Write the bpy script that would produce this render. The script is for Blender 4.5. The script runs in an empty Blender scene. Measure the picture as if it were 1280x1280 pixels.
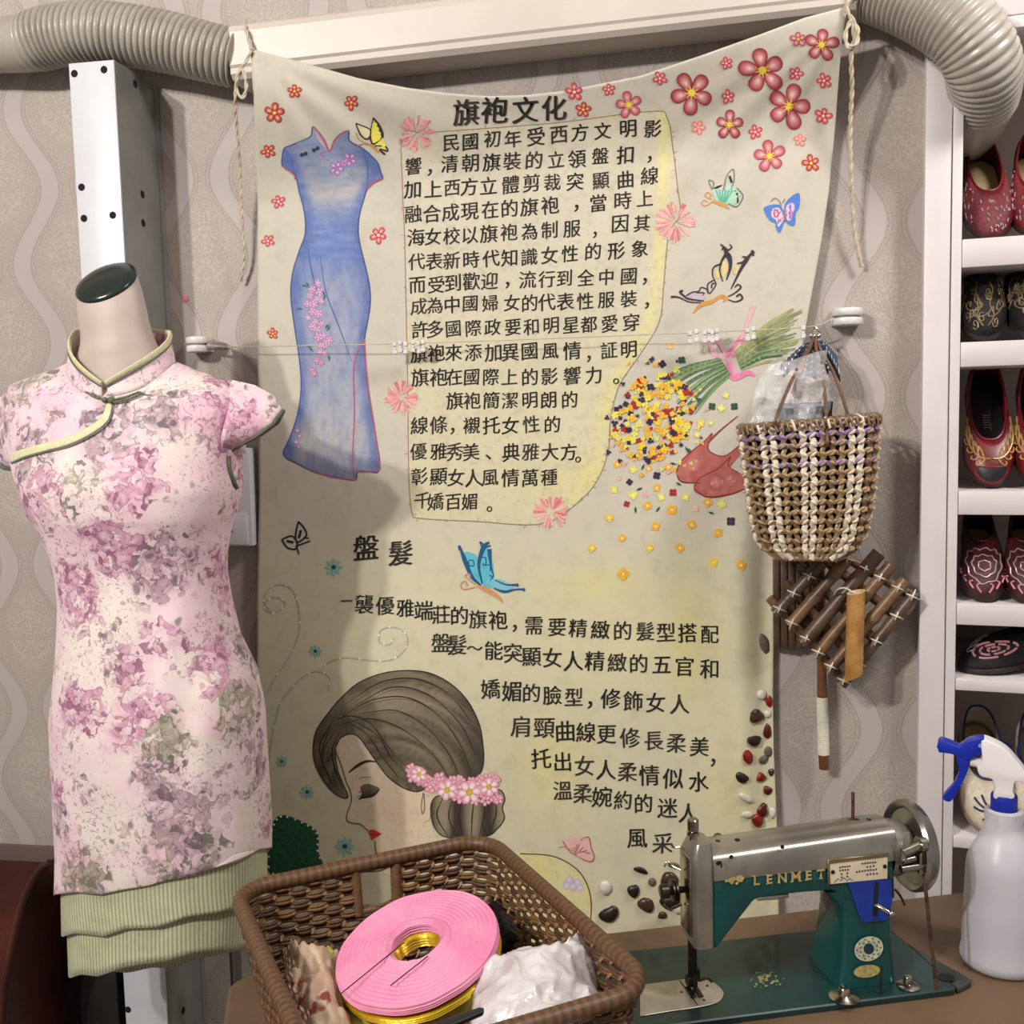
import bpy, bmesh, math, random
from math import sin, cos, pi, radians, sqrt, exp, floor, atan2, hypot
from mathutils import Vector, Matrix
from mathutils import noise as mnoise
from mathutils.bvhtree import BVHTree
from mathutils.geometry import delaunay_2d_cdt

random.seed(7)
SC = bpy.context.scene
COL = SC.collection

# ------------------------------------------------------------------ camera
F_PX = 1300.0
CAM = Vector((0.0, -1.63, 1.43))
PITCH, ROLL, YAW = radians(5.2), radians(-1.35), radians(9.5)
ROT = Matrix.Rotation(YAW, 3, 'Z') @ Matrix.Rotation(pi / 2 - PITCH, 3, 'X') @ Matrix.Rotation(ROLL, 3, 'Z')
cam_d = bpy.data.cameras.new('camera')
cam_d.sensor_width = 36.0
cam_d.lens = F_PX / 1280.0 * 36.0
cam_d.clip_start = 0.05
cam_o = bpy.data.objects.new('camera', cam_d)
cam_o.matrix_world = Matrix.Translation(CAM) @ ROT.to_4x4()
COL.objects.link(cam_o)
SC.camera = cam_o

# ------------------------------------------------------------------ world, lights, exposure
W = bpy.data.worlds.new('world')
SC.world = W
W.use_nodes = True
bg = W.node_tree.nodes['Background']
bg.inputs['Color'].default_value = (1.0, 0.965, 0.93, 1)
bg.inputs['Strength'].default_value = 0.24


def area(name, loc, target, size, power, col):
    l = bpy.data.lights.new(name, 'AREA')
    l.shape = 'DISK'
    l.size = size
    l.energy = power
    l.color = col
    o = bpy.data.objects.new(name, l)
    o.location = loc
    o.rotation_euler = (Vector(target) - Vector(loc)).to_track_quat('-Z', 'Y').to_euler()
    COL.objects.link(o)
    return o


area('ceiling_and_fill_lamp', (-1.72, -2.55, 2.62), (-0.3, 0, 1.1), 0.11, 31, (1.0, 0.955, 0.905))
area('ceiling_and_fill_lamp', (-1.30, -2.40, 2.66), (-0.3, 0, 1.1), 0.11, 21, (1.0, 0.955, 0.905))
area('ceiling_and_fill_lamp', (0.95, -0.85, 2.62), (0.25, 0, 1.1), 0.35, 15, (1.0, 0.95, 0.92))  # added fill lamp that brightens the right side
SC.view_settings.view_transform = 'Standard'
SC.view_settings.look = 'None'
SC.view_settings.gamma = 1.0
SC.view_settings.use_curve_mapping = False
SC.view_settings.exposure = 0.40


# ------------------------------------------------------------------ helpers
def ray(px, py):
    return ROT @ Vector(((px - 640) / F_PX, -(py - 640) / F_PX, -1.0))


def at(px, py, Y):
    d = ray(px, py)
    return CAM + d * ((Y - CAM.y) / d.y)


def atz(px, py, Z):
    d = ray(px, py)
    return CAM + d * ((Z - CAM.z) / d.z)


def hit(px, py, o, n):
    d = ray(px, py)
    return CAM + d * ((o - CAM).dot(n) / d.dot(n))


def lin(c):
    c = c / 255.0
    return c / 12.92 if c <= 0.04045 else ((c + 0.055) / 1.055) ** 2.4


def rgb(r, g, b):
    return (lin(r), lin(g), lin(b), 1.0)


def mixc(a, b, t):
    t = max(0.0, min(1.0, t))
    return tuple(a[i] + (b[i] - a[i]) * t for i in range(3)) + (1.0,)


def sst(a, b, x):
    t = max(0.0, min(1.0, (x - a) / (b - a)))
    return t * t * (3 - 2 * t)


def lerp(a, b, t):
    return a + (b - a) * t


def interp(tab, x):
    if x <= tab[0][0]:
        return tab[0][1:]
    for a, b in zip(tab, tab[1:]):
        if x <= b[0]:
            t = (x - a[0]) / (b[0] - a[0])
            return tuple(a[i] + (b[i] - a[i]) * t for i in range(1, len(a)))
    return tab[-1][1:]


def nz(x, y, z=0.0):
    return mnoise.noise(Vector((x, y, z)))


def spline(pts, n=8, closed=False):
    """Catmull-Rom through 2-D or 3-D points."""
    P = [tuple(p) for p in pts]
    k = len(P)
    if k < 3:
        return [tuple(lerp(P[0][i], P[1][i], j / n) for i in range(len(P[0]))) for j in range(n + 1)]
    out = []
    segs = k if closed else k - 1
    for s in range(segs):
        if closed:
            a, b, c, d = P[(s - 1) % k], P[s], P[(s + 1) % k], P[(s + 2) % k]
        else:
            b, c = P[s], P[s + 1]
            a = P[s - 1] if s > 0 else tuple(2 * b[i] - c[i] for i in range(len(b)))
            d = P[s + 2] if s + 2 < k else tuple(2 * c[i] - b[i] for i in range(len(b)))
        for j in range(n):
            t = j / n
            out.append(tuple(0.5 * (2 * b[i] + (c[i] - a[i]) * t + (2 * a[i] - 5 * b[i] + 4 * c[i] - d[i]) * t * t
                                    + (3 * b[i] - a[i] - 3 * c[i] + d[i]) * t ** 3) for i in range(len(b))))
    if not closed:
        out.append(P[-1])
    return out


class MB:
    def __init__(self):
        self.v, self.f, self.c, self.uv = [], [], [], []
        self.col = (1, 1, 1, 1)

    def add(self, p, col=None, uv=(0, 0)):
        self.v.append(tuple(p))
        self.c.append(col or self.col)
        self.uv.append(uv)
        return len(self.v) - 1

    def face(self, *ids):
        self.f.append(tuple(ids))

    def grid(self, rows, closed_u=False, cols=None, uvs=None, flip=False):
        """rows: list of equal-length point lists."""
        base = len(self.v)
        n = len(rows[0])
        for i, r in enumerate(rows):
            for j, p in enumerate(r):
                self.add(p, cols[i][j] if cols else None, uvs[i][j] if uvs else (0, 0))
        m = n if closed_u else n - 1
        for i in range(len(rows) - 1):
            for j in range(m):
                a, b = base + i * n + j, base + i * n + (j + 1) % n
                c, d = b + n, a + n
                self.f.append((d, c, b, a) if flip else (a, b, c, d))
        return base

    def cap(self, ring, flip=False, col=None):
        ids = [self.add(p, col) for p in ring]
        self.f.append(tuple(reversed(ids)) if flip else tuple(ids))

    def tube(self, pts, rad, n=8, caps=True, flat=None, col=None, closed=False, up=None):
        """pts 3-D; rad number/list; flat=(a,b) scales the section axes."""
        P = [Vector(p) for p in pts]
        k = len(P)
        R = rad if isinstance(rad, (list, tuple)) else [rad] * k
        if col is not None:
            self.col = col
        rows = []
        prev = None
        for i in range(k):
            if closed:
                t = P[(i + 1) % k] - P[i - 1]
            else:
                t = P[min(i + 1, k - 1)] - P[max(i - 1, 0)]
            if t.length < 1e-9:
                t = Vector((0, 0, 1))
            t.normalize()
            if up is not None:
                x = Vector(up).cross(t)
                if x.length < 1e-6:
                    x = t.orthogonal()
            elif prev is None:
                x = t.orthogonal()
            else:
                x = prev - t * prev.dot(t)
                if x.length < 1e-6:
                    x = t.orthogonal()
            x.normalize()
            prev = x
            y = t.cross(x)
            fa, fb = flat or (1, 1)
            rows.append([P[i] + x * (R[i] * fa * cos(2 * pi * j / n)) + y * (R[i] * fb * sin(2 * pi * j / n)) for j in range(n)])
        if closed:
            rows.append(rows[0])
        self.grid(rows, True)
        if caps and not closed:
            self.cap(rows[0], True)
            self.cap(rows[-1], False)

    def loft(self, rings, cap0=True, cap1=True):
        self.grid(rings, True)
        if cap0:
            self.cap(rings[0], True)
        if cap1:
            self.cap(rings[-1])

    def lathe(self, o, axis, prof, n=32, x=None):
        """prof: list of (radius, height) along axis from o."""
        a = Vector(axis).normalized()
        x = Vector(x).normalized() if x is not None else a.orthogonal().normalized()
        x = (x - a * x.dot(a)).normalized()
        y = a.cross(x)
        o = Vector(o)
        rows = [[o + a * h + x * (r * cos(2 * pi * j / n)) + y * (r * sin(2 * pi * j / n)) for j in range(n)] for r, h in prof]
        self.grid(rows, True)

    def box(self, o, ax, ay, az, x0, x1, y0, y1, z0, z1):
        o = Vector(o)
        ids = [self.add(o + ax * x + ay * y + az * z) for z in (z0, z1) for y in (y0, y1) for x in (x0, x1)]
        for q in ((0, 2, 3, 1), (4, 5, 7, 6), (0, 1, 5, 4), (1, 3, 7, 5), (3, 2, 6, 7), (2, 0, 4, 6)):
            self.f.append(tuple(ids[k] for k in q))

    def prism(self, front, back, sides=True):
        a = [self.add(p) for p in front]
        b = [self.add(p) for p in back]
        n = len(a)
        self.f.append(tuple(reversed(a)))
        self.f.append(tuple(b))
        for i in range(n):
            j = (i + 1) % n
            self.f.append((a[i], a[j], b[j], b[i]))

    def ell(self, o, X, Y, Z, nu=12, nv=8):
        """ellipsoid with half-axis vectors."""
        o = Vector(o)
        rows = []
        for i in range(nv + 1):
            th = pi * i / nv
            rows.append([o + X * (sin(th) * cos(2 * pi * j / nu)) + Y * (sin(th) * sin(2 * pi * j / nu)) + Z * cos(th) for j in range(nu)])
        self.grid(rows, True)

    def build(self, name, mat, parent=None, bevel=0.0, seg=2, smooth=True, angle=40, weld=False):
        me = bpy.data.meshes.new(name)
        me.from_pydata(self.v, [], self.f)
        at_ = me.color_attributes.new('Col', 'FLOAT_COLOR', 'POINT')
        buf = [x for c in self.c for x in c]
        at_.data.foreach_set('color', buf)
        uvl = me.uv_layers.new(name='UVMap')
        vi = [0] * len(me.loops)
        me.loops.foreach_get('vertex_index', vi)
        uvb = [x for i in vi for x in self.uv[i]]
        uvl.data.foreach_set('uv', uvb)
        bm = bmesh.new()
        bm.from_mesh(me)
        if weld:
            bmesh.ops.remove_doubles(bm, verts=bm.verts, dist=1e-6)
        bmesh.ops.recalc_face_normals(bm, faces=bm.faces)
        if bevel > 0:
            es = [e for e in bm.edges if len(e.link_faces) == 2 and e.calc_face_angle(0) > radians(25)]
            bmesh.ops.bevel(bm, geom=es, offset=bevel, segments=seg, profile=0.5, affect='EDGES', clamp_overlap=True)
        bm.to_mesh(me)
        bm.free()
        if smooth:
            me.polygons.foreach_set('use_smooth', [True] * len(me.polygons))
            me.set_sharp_from_angle(angle=radians(angle))
        me.materials.append(mat)
        o = bpy.data.objects.new(name, me)
        COL.objects.link(o)
        if parent is not None:
            o.parent = parent
            o.matrix_parent_inverse = parent.matrix_world.inverted()
        return o


def thing(name, label, cat, loc=(0, 0, 0), group=None):
    o = bpy.data.objects.new(name, None)
    o.empty_display_size = 0.02
    o.location = loc
    o.matrix_world = Matrix.Translation(Vector(loc))
    COL.objects.link(o)
    o['label'] = label
    o['category'] = cat
    if group:
        o['group'] = group
    return o


def tag(o, label, cat, group=None):
    o['label'] = label
    o['category'] = cat
    if group:
        o['group'] = group
    return o


def struct(o):
    o['kind'] = 'structure'
    return o


# ------------------------------------------------------------------ materials
class NT:
    def __init__(self, name):
        self.m = bpy.data.materials.new(name)
        self.m.use_nodes = True
        self.t = self.m.node_tree
        self.b = self.t.nodes['Principled BSDF']

    def n(self, typ, **kw):
        nd = self.t.nodes.new(typ)
        for k, v in kw.items():
            setattr(nd, k, v)
        return nd

    def link(self, a, b):
        self.t.links.new(a, b)

    def val(self, sock, v):
        if hasattr(v, 'is_output') or isinstance(v, bpy.types.NodeSocket):
            self.link(v, sock)
        else:
            sock.default_value = v

    def math(self, op, a, b=0.0, c=0.0, clamp=False):
        nd = self.n('ShaderNodeMath', operation=op)
        nd.use_clamp = clamp
        self.val(nd.inputs[0], a)
        self.val(nd.inputs[1], b)
        self.val(nd.inputs[2], c)
        return nd.outputs[0]

    def mix(self, f, a, b, mode='MIX'):
        nd = self.n('ShaderNodeMix', data_type='RGBA', blend_type=mode)
        self.val(nd.inputs[0], f)
        self.val(nd.inputs[6], a)
        self.val(nd.inputs[7], b)
        return nd.outputs[2]

    def ss(self, x, a, b):
        nd = self.n('ShaderNodeMapRange', interpolation_type='SMOOTHSTEP')
        self.val(nd.inputs[0], x)
        nd.inputs[1].default_value = a
        nd.inputs[2].default_value = b
        return nd.outputs[0]

    def noise(self, vec, scale, detail=3, rough=0.55, dist=0.0):
        nd = self.n('ShaderNodeTexNoise')
        if vec is not None:
            self.link(vec, nd.inputs['Vector'])
        nd.inputs['Scale'].default_value = scale
        nd.inputs['Detail'].default_value = detail
        nd.inputs['Roughness'].default_value = rough
        nd.inputs['Distortion'].default_value = dist
        return nd

    def bump(self, h, strength, dist=0.002):
        nd = self.n('ShaderNodeBump')
        nd.inputs['Strength'].default_value = strength
        nd.inputs['Distance'].default_value = dist
        self.link(h, nd.inputs['Height'])
        self.link(nd.outputs[0], self.b.inputs['Normal'])

    def obj(self):
        return self.n('ShaderNodeTexCoord').outputs['Object']


def pm(name, col, rough=0.5, metal=0.0, var=0.12, scale=30.0, bump=0.0, bscale=None, col2=None, spec=0.5, coat=0.0, trans=0.0):
    """general procedural material: base colour with noise variation and bump."""
    k = NT(name)
    oc = k.obj()
    ns = k.noise(oc, scale)
    c2 = col2 or tuple(x * (1 - 2 * var) for x in col[:3]) + (1,)
    k.link(k.mix(k.ss(ns.outputs[0], 0.35, 0.68), col, c2), k.b.inputs['Base Color'])
    k.b.inputs['Roughness'].default_value = rough
    k.b.inputs['Metallic'].default_value = metal
    k.b.inputs['Specular IOR Level'].default_value = spec
    k.b.inputs['Coat Weight'].default_value = coat
    if trans:
        k.b.inputs['Transmission Weight'].default_value = trans
    if bump:
        k.bump(k.noise(oc, bscale or scale * 6).outputs[0], bump)
    return k.m


def vcm(name, rough=0.8, var=0.10, scale=60.0, bump=0.15, bscale=900.0, metal=0.0, spec=0.3):
    """material reading the painted colour stored on the mesh."""
    k = NT(name)
    a = k.n('ShaderNodeVertexColor', layer_name='Col')
    oc = k.obj()
    ns = k.noise(oc, scale, 4)
    d = k.mix(var * 2, a.outputs[0], (0.25, 0.22, 0.18, 1), 'MULTIPLY')
    k.link(k.mix(k.ss(ns.outputs[0], 0.45, 0.75), a.outputs[0], d), k.b.inputs['Base Color'])
    k.b.inputs['Roughness'].default_value = rough
    k.b.inputs['Metallic'].default_value = metal
    k.b.inputs['Specular IOR Level'].default_value = spec
    if bump:
        k.bump(k.noise(oc, bscale, 2).outputs[0], bump, 0.001)
    return k.m


VX, VY, VZ = Vector((1, 0, 0)), Vector((0, 1, 0)), Vector((0, 0, 1))

# ================================================================== SETTING
TZ = 0.73                                   # table top height


def wallpaper():
    k = NT('wallpaper')
    oc = k.obj()
    sep = k.n('ShaderNodeSeparateXYZ')
    k.link(oc, sep.inputs[0])
    x, z = sep.outputs[0], sep.outputs[2]
    PX, PZ = 0.2404, 0.255
    xo, zo = WP_X, WP_Z
    u = k.math('DIVIDE', k.math('SUBTRACT', x, xo), PX)
    v = k.math('DIVIDE', k.math('SUBTRACT', z, zo), PZ)
    fu = k.math('FRACT', u)
    w = k.math('ABSOLUTE', k.math('SUBTRACT', fu, 0.5))       # .5 at column A, 0 at column B
    w = k.math('SUBTRACT', 0.5, w)                             # 0 at A
    cen = k.math('MULTIPLY_ADD', k.math('COSINE', k.math('MULTIPLY', v, 2 * pi)), -0.125, 0.25)
    d = k.math('ABSOLUTE', k.math('SUBTRACT', w, cen))
    band = k.math('SUBTRACT', 1.0, k.ss(d, 0.058, 0.066))
    def line(c, hw):
        return k.math('SUBTRACT', 1.0, k.ss(k.math('ABSOLUTE', k.math('SUBTRACT', d, c)), hw * 0.4, hw))
    ln = k.math('MAXIMUM', line(0.072, 0.008), line(0.098, 0.006))
    # damask motif in the columns
    def motif(fxc, v0):
        dx = k.math('SUBTRACT', fu, fxc)
        dx = k.math('SUBTRACT', dx, k.math('ROUND', dx))
        dv = k.math('SUBTRACT', k.math('FRACT', k.math('ADD', v, v0)), 0.5)
        r = k.math('SQRT', k.math('ADD', k.math('POWER', k.math('MULTIPLY', dx, 1.0), 2.0), k.math('POWER', k.math('MULTIPLY', dv, 0.62), 2.0)))
        ang = k.math('ARCTAN2', k.math('ABSOLUTE', dx), k.math('ADD', dv, 0.22))
        cv = k.n('ShaderNodeCombineXYZ')
        k.link(k.math('ABSOLUTE', dx), cv.inputs[0])
        k.link(k.math('MULTIPLY', dv, 0.9), cv.inputs[1])
        ns = k.noise(cv.outputs[0], 24, 2, 0.5, 1.2)
        rd = k.math('ABSOLUTE', k.math('SUBTRACT', ns.outputs[0], 0.5))
        leaf = k.math('SUBTRACT', 1.0, k.ss(rd, 0.02, 0.07))
        return k.math('MULTIPLY', leaf, k.math('SUBTRACT', 1.0, k.ss(r, 0.15, 0.19)))
    mo = k.math('MAXIMUM', motif(0.0, MO_A), motif(0.5, MO_A + 0.5))
    fine = k.noise(oc, 420, 3, 0.7)
    big = k.noise(oc, 3.0, 2)
    plain = k.mix(k.ss(fine.outputs[0], 0.38, 0.62), rgb(160, 149, 140), rgb(182, 171, 162))
    plain = k.mix(k.math('MULTIPLY', mo, 0.5), plain, rgb(198, 187, 178))
    c = k.mix(k.math('MULTIPLY', band, 0.9), plain, rgb(181, 170, 167))
    c = k.mix(k.math('MULTIPLY', ln, 0.4), c, rgb(148, 135, 126))
    c = k.mix(k.math('MULTIPLY', big.outputs[0], 0.18), c, rgb(150, 140, 128))
    vor = k.n('ShaderNodeTexVoronoi')
    k.link(oc, vor.inputs['Vector'])
    vor.inputs['Scale'].default_value = 260
    sp = k.math('MULTIPLY', k.math('SUBTRACT', 1.0, k.ss(vor.outputs['Distance'], 0.05, 0.12)), k.math('SUBTRACT', 1.0, band))
    c = k.mix(k.math('MULTIPLY', sp, 0.55), c, rgb(228, 220, 214))  # sparkle of the paper painted in as pale specks
    k.link(c, k.b.inputs['Base Color'])
    k.b.inputs['Roughness'].default_value = 0.55
    k.b.inputs['Specular IOR Level'].default_value = 0.35
    h = k.math('ADD', k.math('MULTIPLY', fine.outputs[0], 0.5), k.math('MULTIPLY', mo, 0.6))
    h = k.math('MULTIPLY', h, k.math('SUBTRACT', 1.0, k.math('MULTIPLY', band, 0.8)))
    h = k.math('SUBTRACT', h, k.math('MULTIPLY', ln, 0.5))
    k.bump(h, 0.35, 0.0012)
    return k.m


pA = at(252, 222, 0)
WP_X, WP_Z, MO_A = pA.x, pA.z, 0.95
M_wall = wallpaper()
WX1 = at(1153, 600, -0.05).x + 0.012        # the papered wall stops behind the shelf post

mb = MB()
mb.box((0, 0, 0), VX, VY, VZ, -2.6, WX1, 0, 0.12, 0, 2.75)
struct(mb.build('wall_back', M_wall))
M_floor = pm('floor_tile', rgb(120, 100, 82), 0.45, var=0.1, scale=8)
mb = MB()
mb.box((0, 0, 0), VX, VY, VZ, -2.6, 1.6, -3.6, 0.6, -0.1, 0)
struct(mb.build('floor', M_floor))
M_white = pm('white_paint', rgb(226, 220, 216), 0.45, var=0.03, scale=14, bump=0.03)
M_ceil = pm('ceiling_paint', rgb(225, 218, 208), 0.8, var=0.03)
mb = MB()
mb.box((0, 0, 0), VX, VY, VZ, -2.6, 1.6, -3.6, 0.6, 2.75, 2.85)
struct(mb.build('ceiling', M_ceil))

# ---------------------------------------------------------------- perforated steel upright on the wall
M_post = pm('white_enamel', rgb(208, 209, 214), 0.35, var=0.03, scale=9)
M_postside = pm('upright_side_grey', rgb(150, 150, 146), 0.42, metal=0.35, var=0.08, scale=12)  # sides coloured greyer than the front face
M_hole = pm('dark_hole', rgb(22, 20, 19), 0.9)
up = thing('slotted_upright', 'white punched steel upright running up the papered wall behind the dress form', 'post', (at(143, 600, 0).x, -0.05, 0))
XL, XR = at(103.5, 380, -0.13).x, at(159, 380, -0.13).x
UPT = at(112, 77, -0.13).z
mb = MB()
mb.box((0, 0, 0), VX, VY, VZ, XL, XR, -0.13, -0.126, 0.0, UPT)
mb.build('front_face', M_post, up, bevel=0.0012)
mb = MB()
mb.box((0, 0, 0), VX, VY, VZ, XR - 0.004, XR, -0.1258, -0.0005, 0.0, UPT)
mb.box((0, 0, 0), VX, VY, VZ, XL, XL + 0.004, -0.1258, -0.0005, 0.0, UPT)
mb.box((0, 0, 0), VX, VY, VZ, XR + 0.0001, XR + 0.0035, -0.012, -0.0005, 0.0, UPT)
mb.build('side_flange', M_postside, up)
for (px, py) in ((93, 92), (130, 87), (102, 234), (105, 273), (141, 269), (160, 1262)):
    p = at(px, py, -0.13)
    mb = MB()
    mb.lathe(p + Vector((0, 0.001, 0)), (0, -1, 0), [(0.0001, 0.0012), (0.0042, 0.0012), (0.0047, 0.0017), (0.0055, 0.0014), (0.0055, 0.0)], 20)
    mb.build('bolt_hole', M_hole, up)
nX = Vector((1, 0, 0))
for (px, py) in ((169, 105), (178, 243), (179, 279), (229, 1263)):
    p = hit(px, py, Vector((XR, 0, 0)), nX)
    mb = MB()
    mb.lathe(p, (1, 0, 0), [(0.0001, 0.0004), (0.0045, 0.0004), (0.005, 0.0008), (0.006, 0.0004), (0.006, 0.0)], 20, VZ)
    mb.build('bolt_hole', M_hole, up)

# ---------------------------------------------------------------- pipe cover run with corrugated bends
M_duct = pm('cream_plastic', rgb(206, 195, 184), 0.42, var=0.04, scale=6)
M_hose = pm('grey_hose_plastic', rgb(172, 165, 154), 0.30, var=0.10, scale=22)
duct = thing('pipe_cover', 'long cream plastic pipe cover with two grey ribbed bends along the top of the wall', 'pipe', (-0.2, -0.04, 2.02))
zb0, zb1 = at(290, 100, -0.083).z, at(1078, 10, -0.083).z
x0, x1 = at(286, 70, -0.083).x, at(1084, -10, -0.083).x
mb = MB()
prof = [(-0.002, 0.004), (-0.060, 0.0), (-0.072, 0.003), (-0.079, 0.010), (-0.080, 0.018), (-0.083, 0.022), (-0.083, 0.070), (-0.078, 0.080), (-0.066, 0.086), (-0.002, 0.086)]
r0 = [Vector((x0, y, zb0 + z)) for y, z in prof]
r1 = [Vector((x1, y, zb1 + z)) for y, z in prof]
mb.loft([r0, r1])
mb.build('straight_cover', M_duct, duct, angle=25)


def hose(path, r_fn, name, rib, amp):
    P = [Vector(p) for p in spline(path, 60)]
    L = [0.0]
    for a, b in zip(P, P[1:]):
        L.append(L[-1] + (b - a).length)
    n = int(L[-1] / rib) * 6
    pts, rad = [], []
    j = 0
    for i in range(n + 1):
        s = L[-1] * i / n
        while j < len(L) - 2 and L[j + 1] < s:
            j += 1
        t = (s - L[j]) / max(1e-9, L[j + 1] - L[j])
        pts.append(P[j].lerp(P[j + 1], t))
        a, corr = r_fn(i / n)
        rad.append(a + amp * corr * (abs(cos(pi * s / rib)) ** 0.7 - 0.6))
    mb = MB()
    mb.tube(pts, rad, 40)
    return mb.build(name, M_hose, duct, angle=70)


hose([at(296, 74, -0.05), at(262, 66, -0.055), at(200, 51, -0.06), at(125, 41, -0.065), at(70, 45, -0.06), at(28, 55, -0.055), at(-40, 58, -0.05), at(-120, 60, -0.05), at(-420, 62, -0.05)],
     lambda t: (lerp(0.0420, 0.0445, sst(0.0, 0.15, t)) if t < 0.28 else lerp(0.0445, 0.041, sst(0.28, 0.42, t)), 1.0 - sst(0.32, 0.35, t)), 'ribbed_bend', 0.0104, 0.0056)
hose([at(1074, -24, -0.05), at(1105, -16, -0.06), at(1160, 8, -0.085), at(1203, 38, -0.10), at(1228, 78, -0.085), at(1228, 118, -0.03), at(1214, 150, 0.05), at(1205, 165, 0.12)],
     lambda t: (0.048, 1.0 - sst(0.66, 0.70, t)), 'ribbed_bend', 0.0085, 0.0052)

# ---------------------------------------------------------------- wall switch box half hidden by the dress
M_switch = pm('switch_plastic', rgb(214, 212, 216), 0.4, var=0.02)
sw = thing('switch_box', 'white plastic wall switch box behind the right edge of the pink dress', 'switch', at(285, 650, 0))
a, b = at(240, 683, -0.03), at(311, 560, -0.03)
mb = MB()
mb.box((0, 0, 0), VX, VY, VZ, a.x, b.x, -0.03, -0.0005, a.z, b.z)
mb.build('housing', M_switch, sw, bevel=0.003)
c0, c1 = at(250, 681, -0.032), at(309, 642, -0.032)
mb = MB()
mb.box((0, 0, 0), VX, VY, VZ, c0.x, c1.x, -0.0335, -0.0302, c0.z, c1.z)
mb.build('rocker', M_switch, sw, bevel=0.0012)
mb = MB()
q = at(288, 664, -0.0337)
mb.box(q, VX, VY, VZ, -0.006, 0.005, -0.0006, 0.0002, -0.0006, 0.0006)
mb.box(q, VX, VY, VZ, -0.001, 0.001, -0.0006, 0.0002, -0.0018, 0.0018)
mb.build('marking', M_hole, sw)

# small pink petal stuck on the wallpaper
mb = MB()
q = at(231, 373, -0.0012)
mb.ell(q, Vector((0.0042, 0, 0.001)), Vector((0, 0.0012, 0)), Vector((-0.0015, 0, 0.0065)), 12, 8)
mb.ell(q + Vector((0.003, -0.0004, -0.002)), Vector((0.003, 0, 0.003)), Vector((0, 0.0012, 0)), Vector((-0.001, 0, 0.003)), 10, 6)
tag(mb.build('paper_petal', pm('pink_paper', rgb(225, 130, 140), 0.7)), 'tiny pink paper petal stuck on the wallpaper beside the white upright', 'petal')

# thin steel tube behind the table corner
M_steel = pm('brushed_steel', rgb(135, 132, 130), 0.32, metal=0.8, var=0.1, scale=20)
mb = MB()
q = at(295, 1215, -0.14)
mb.tube([(q.x, q.y, 0.0), (q.x, q.y, 0.30), (q.x, q.y, 0.60), (q.x, q.y, at(294, 1165, -0.14).z)], 0.0092, 16)
tag(mb.build('steel_tube', M_steel), 'upright grey steel tube below the dress hem behind the table corner', 'tube')

# ---------------------------------------------------------------- brown leather armchair at lower left
M_leather = pm('brown_leather', rgb(84, 42, 34), 0.34, var=0.25, scale=9, bump=0.12, bscale=240, spec=0.45, coat=0.0)
ch = thing('leather_armchair', 'dark brown leather armchair at the lower left below the dress form', 'chair', (at(20, 1200, -0.2).x - 0.3, -0.3, 0))
YB, YF = -0.028, -0.26
xr = at(150, 1180, YB).x
mb = MB()
front = spline([(62, 1078), (50, 1086), (35, 1110), (24, 1142), (14, 1185), (6, 1228), (0, 1290)], 5)
rings = []
for s in range(9):
    t = s / 8
    ring = []
    for (px, py) in front:
        pf = at(px, py, YF)
        k = min(1.0, (py - 1078) / 60.0)
        xb = lerp(at(78, 1063, YB).x, at(100, 1150, YB).x, k)
        zb = at(75, 1063, YB).z if py <= 1079 else lerp(at(75, 1063, YB).z, pf.z, k)
        pb = Vector((xb, YB, zb))
        b_ = 0.016 * sin(pi * t)
        ring.append(pf.lerp(pb, t) + Vector((b_, 0, b_ * (1 - k))))
    z_b = 0.16
    ring.append(Vector((ring[-1].x, ring[-1].y, z_b)))
    ring.append(Vector((xr - 0.75, lerp(YF, YB, t), z_b)))
    ring.append(Vector((xr - 0.75, lerp(YF, YB, t), ring[0].z)))
    rings.append(ring)
mb.loft(rings)
mb.build('backrest', M_leather, ch, angle=50)
edge = [at(px, py, YF - 0.002) for (px, py) in front]
mb = MB()
mb.tube(edge, 0.0055, 10)
mb.build('piping', M_leather, ch)
mb = MB()
xa = xr - 0.72
mb.box((0, 0, 0), VX, VY, VZ, xa, xr - 0.14, -0.78, YF - 0.005, 0.18, 0.42)
mb.build('seat', M_leather, ch, bevel=0.03, seg=4)
for sx in (xa + 0.04, xr - 0.18):
    for sy in (-0.72, -0.10):
        mb = MB()
        mb.tube([(sx, sy, 0), (sx, sy, 0.08), (sx, sy, 0.18)], [0.014, 0.018, 0.022], 12)
        mb.build('leg', pm('dark_wood', rgb(40, 24, 18), 0.4), ch)
# dark storage box between the armchair and the upright
mb = MB()
p0, p1 = at(96, 1170, -0.12), at(146, 1170, -0.12)
mb.box((0, 0, 0), VX, VY, VZ, p0.x, p1.x - 0.002, -0.125, -0.03, 0, at(120, 1120, -0.12).z)
tag(mb.build('storage_box', pm('black_brown_board', rgb(28, 19, 17), 0.5, var=0.2), bevel=0.004), 'black brown box between the leather armchair and the white upright', 'box')

# ---------------------------------------------------------------- work table
M_table = pm('brown_tabletop', rgb(112, 89, 67), 0.5, var=0.14, scale=5, bump=0.05, col2=rgb(95, 74, 55))
TA = radians(19.8)
TU, TV = Vector((cos(TA), sin(TA), 0)), Vector((-sin(TA), cos(TA), 0))
tb = atz(780, 1163, TZ)
tl = atz(283, 1252, TZ)
uL = (tl - tb).dot(TU)
tab = thing('sewing_table', 'brown wooden sewing table carrying the wicker basket and sewing machine', 'table', (tb.x, tb.y, 0))
uR = 0.58
D0 = -0.52


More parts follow.
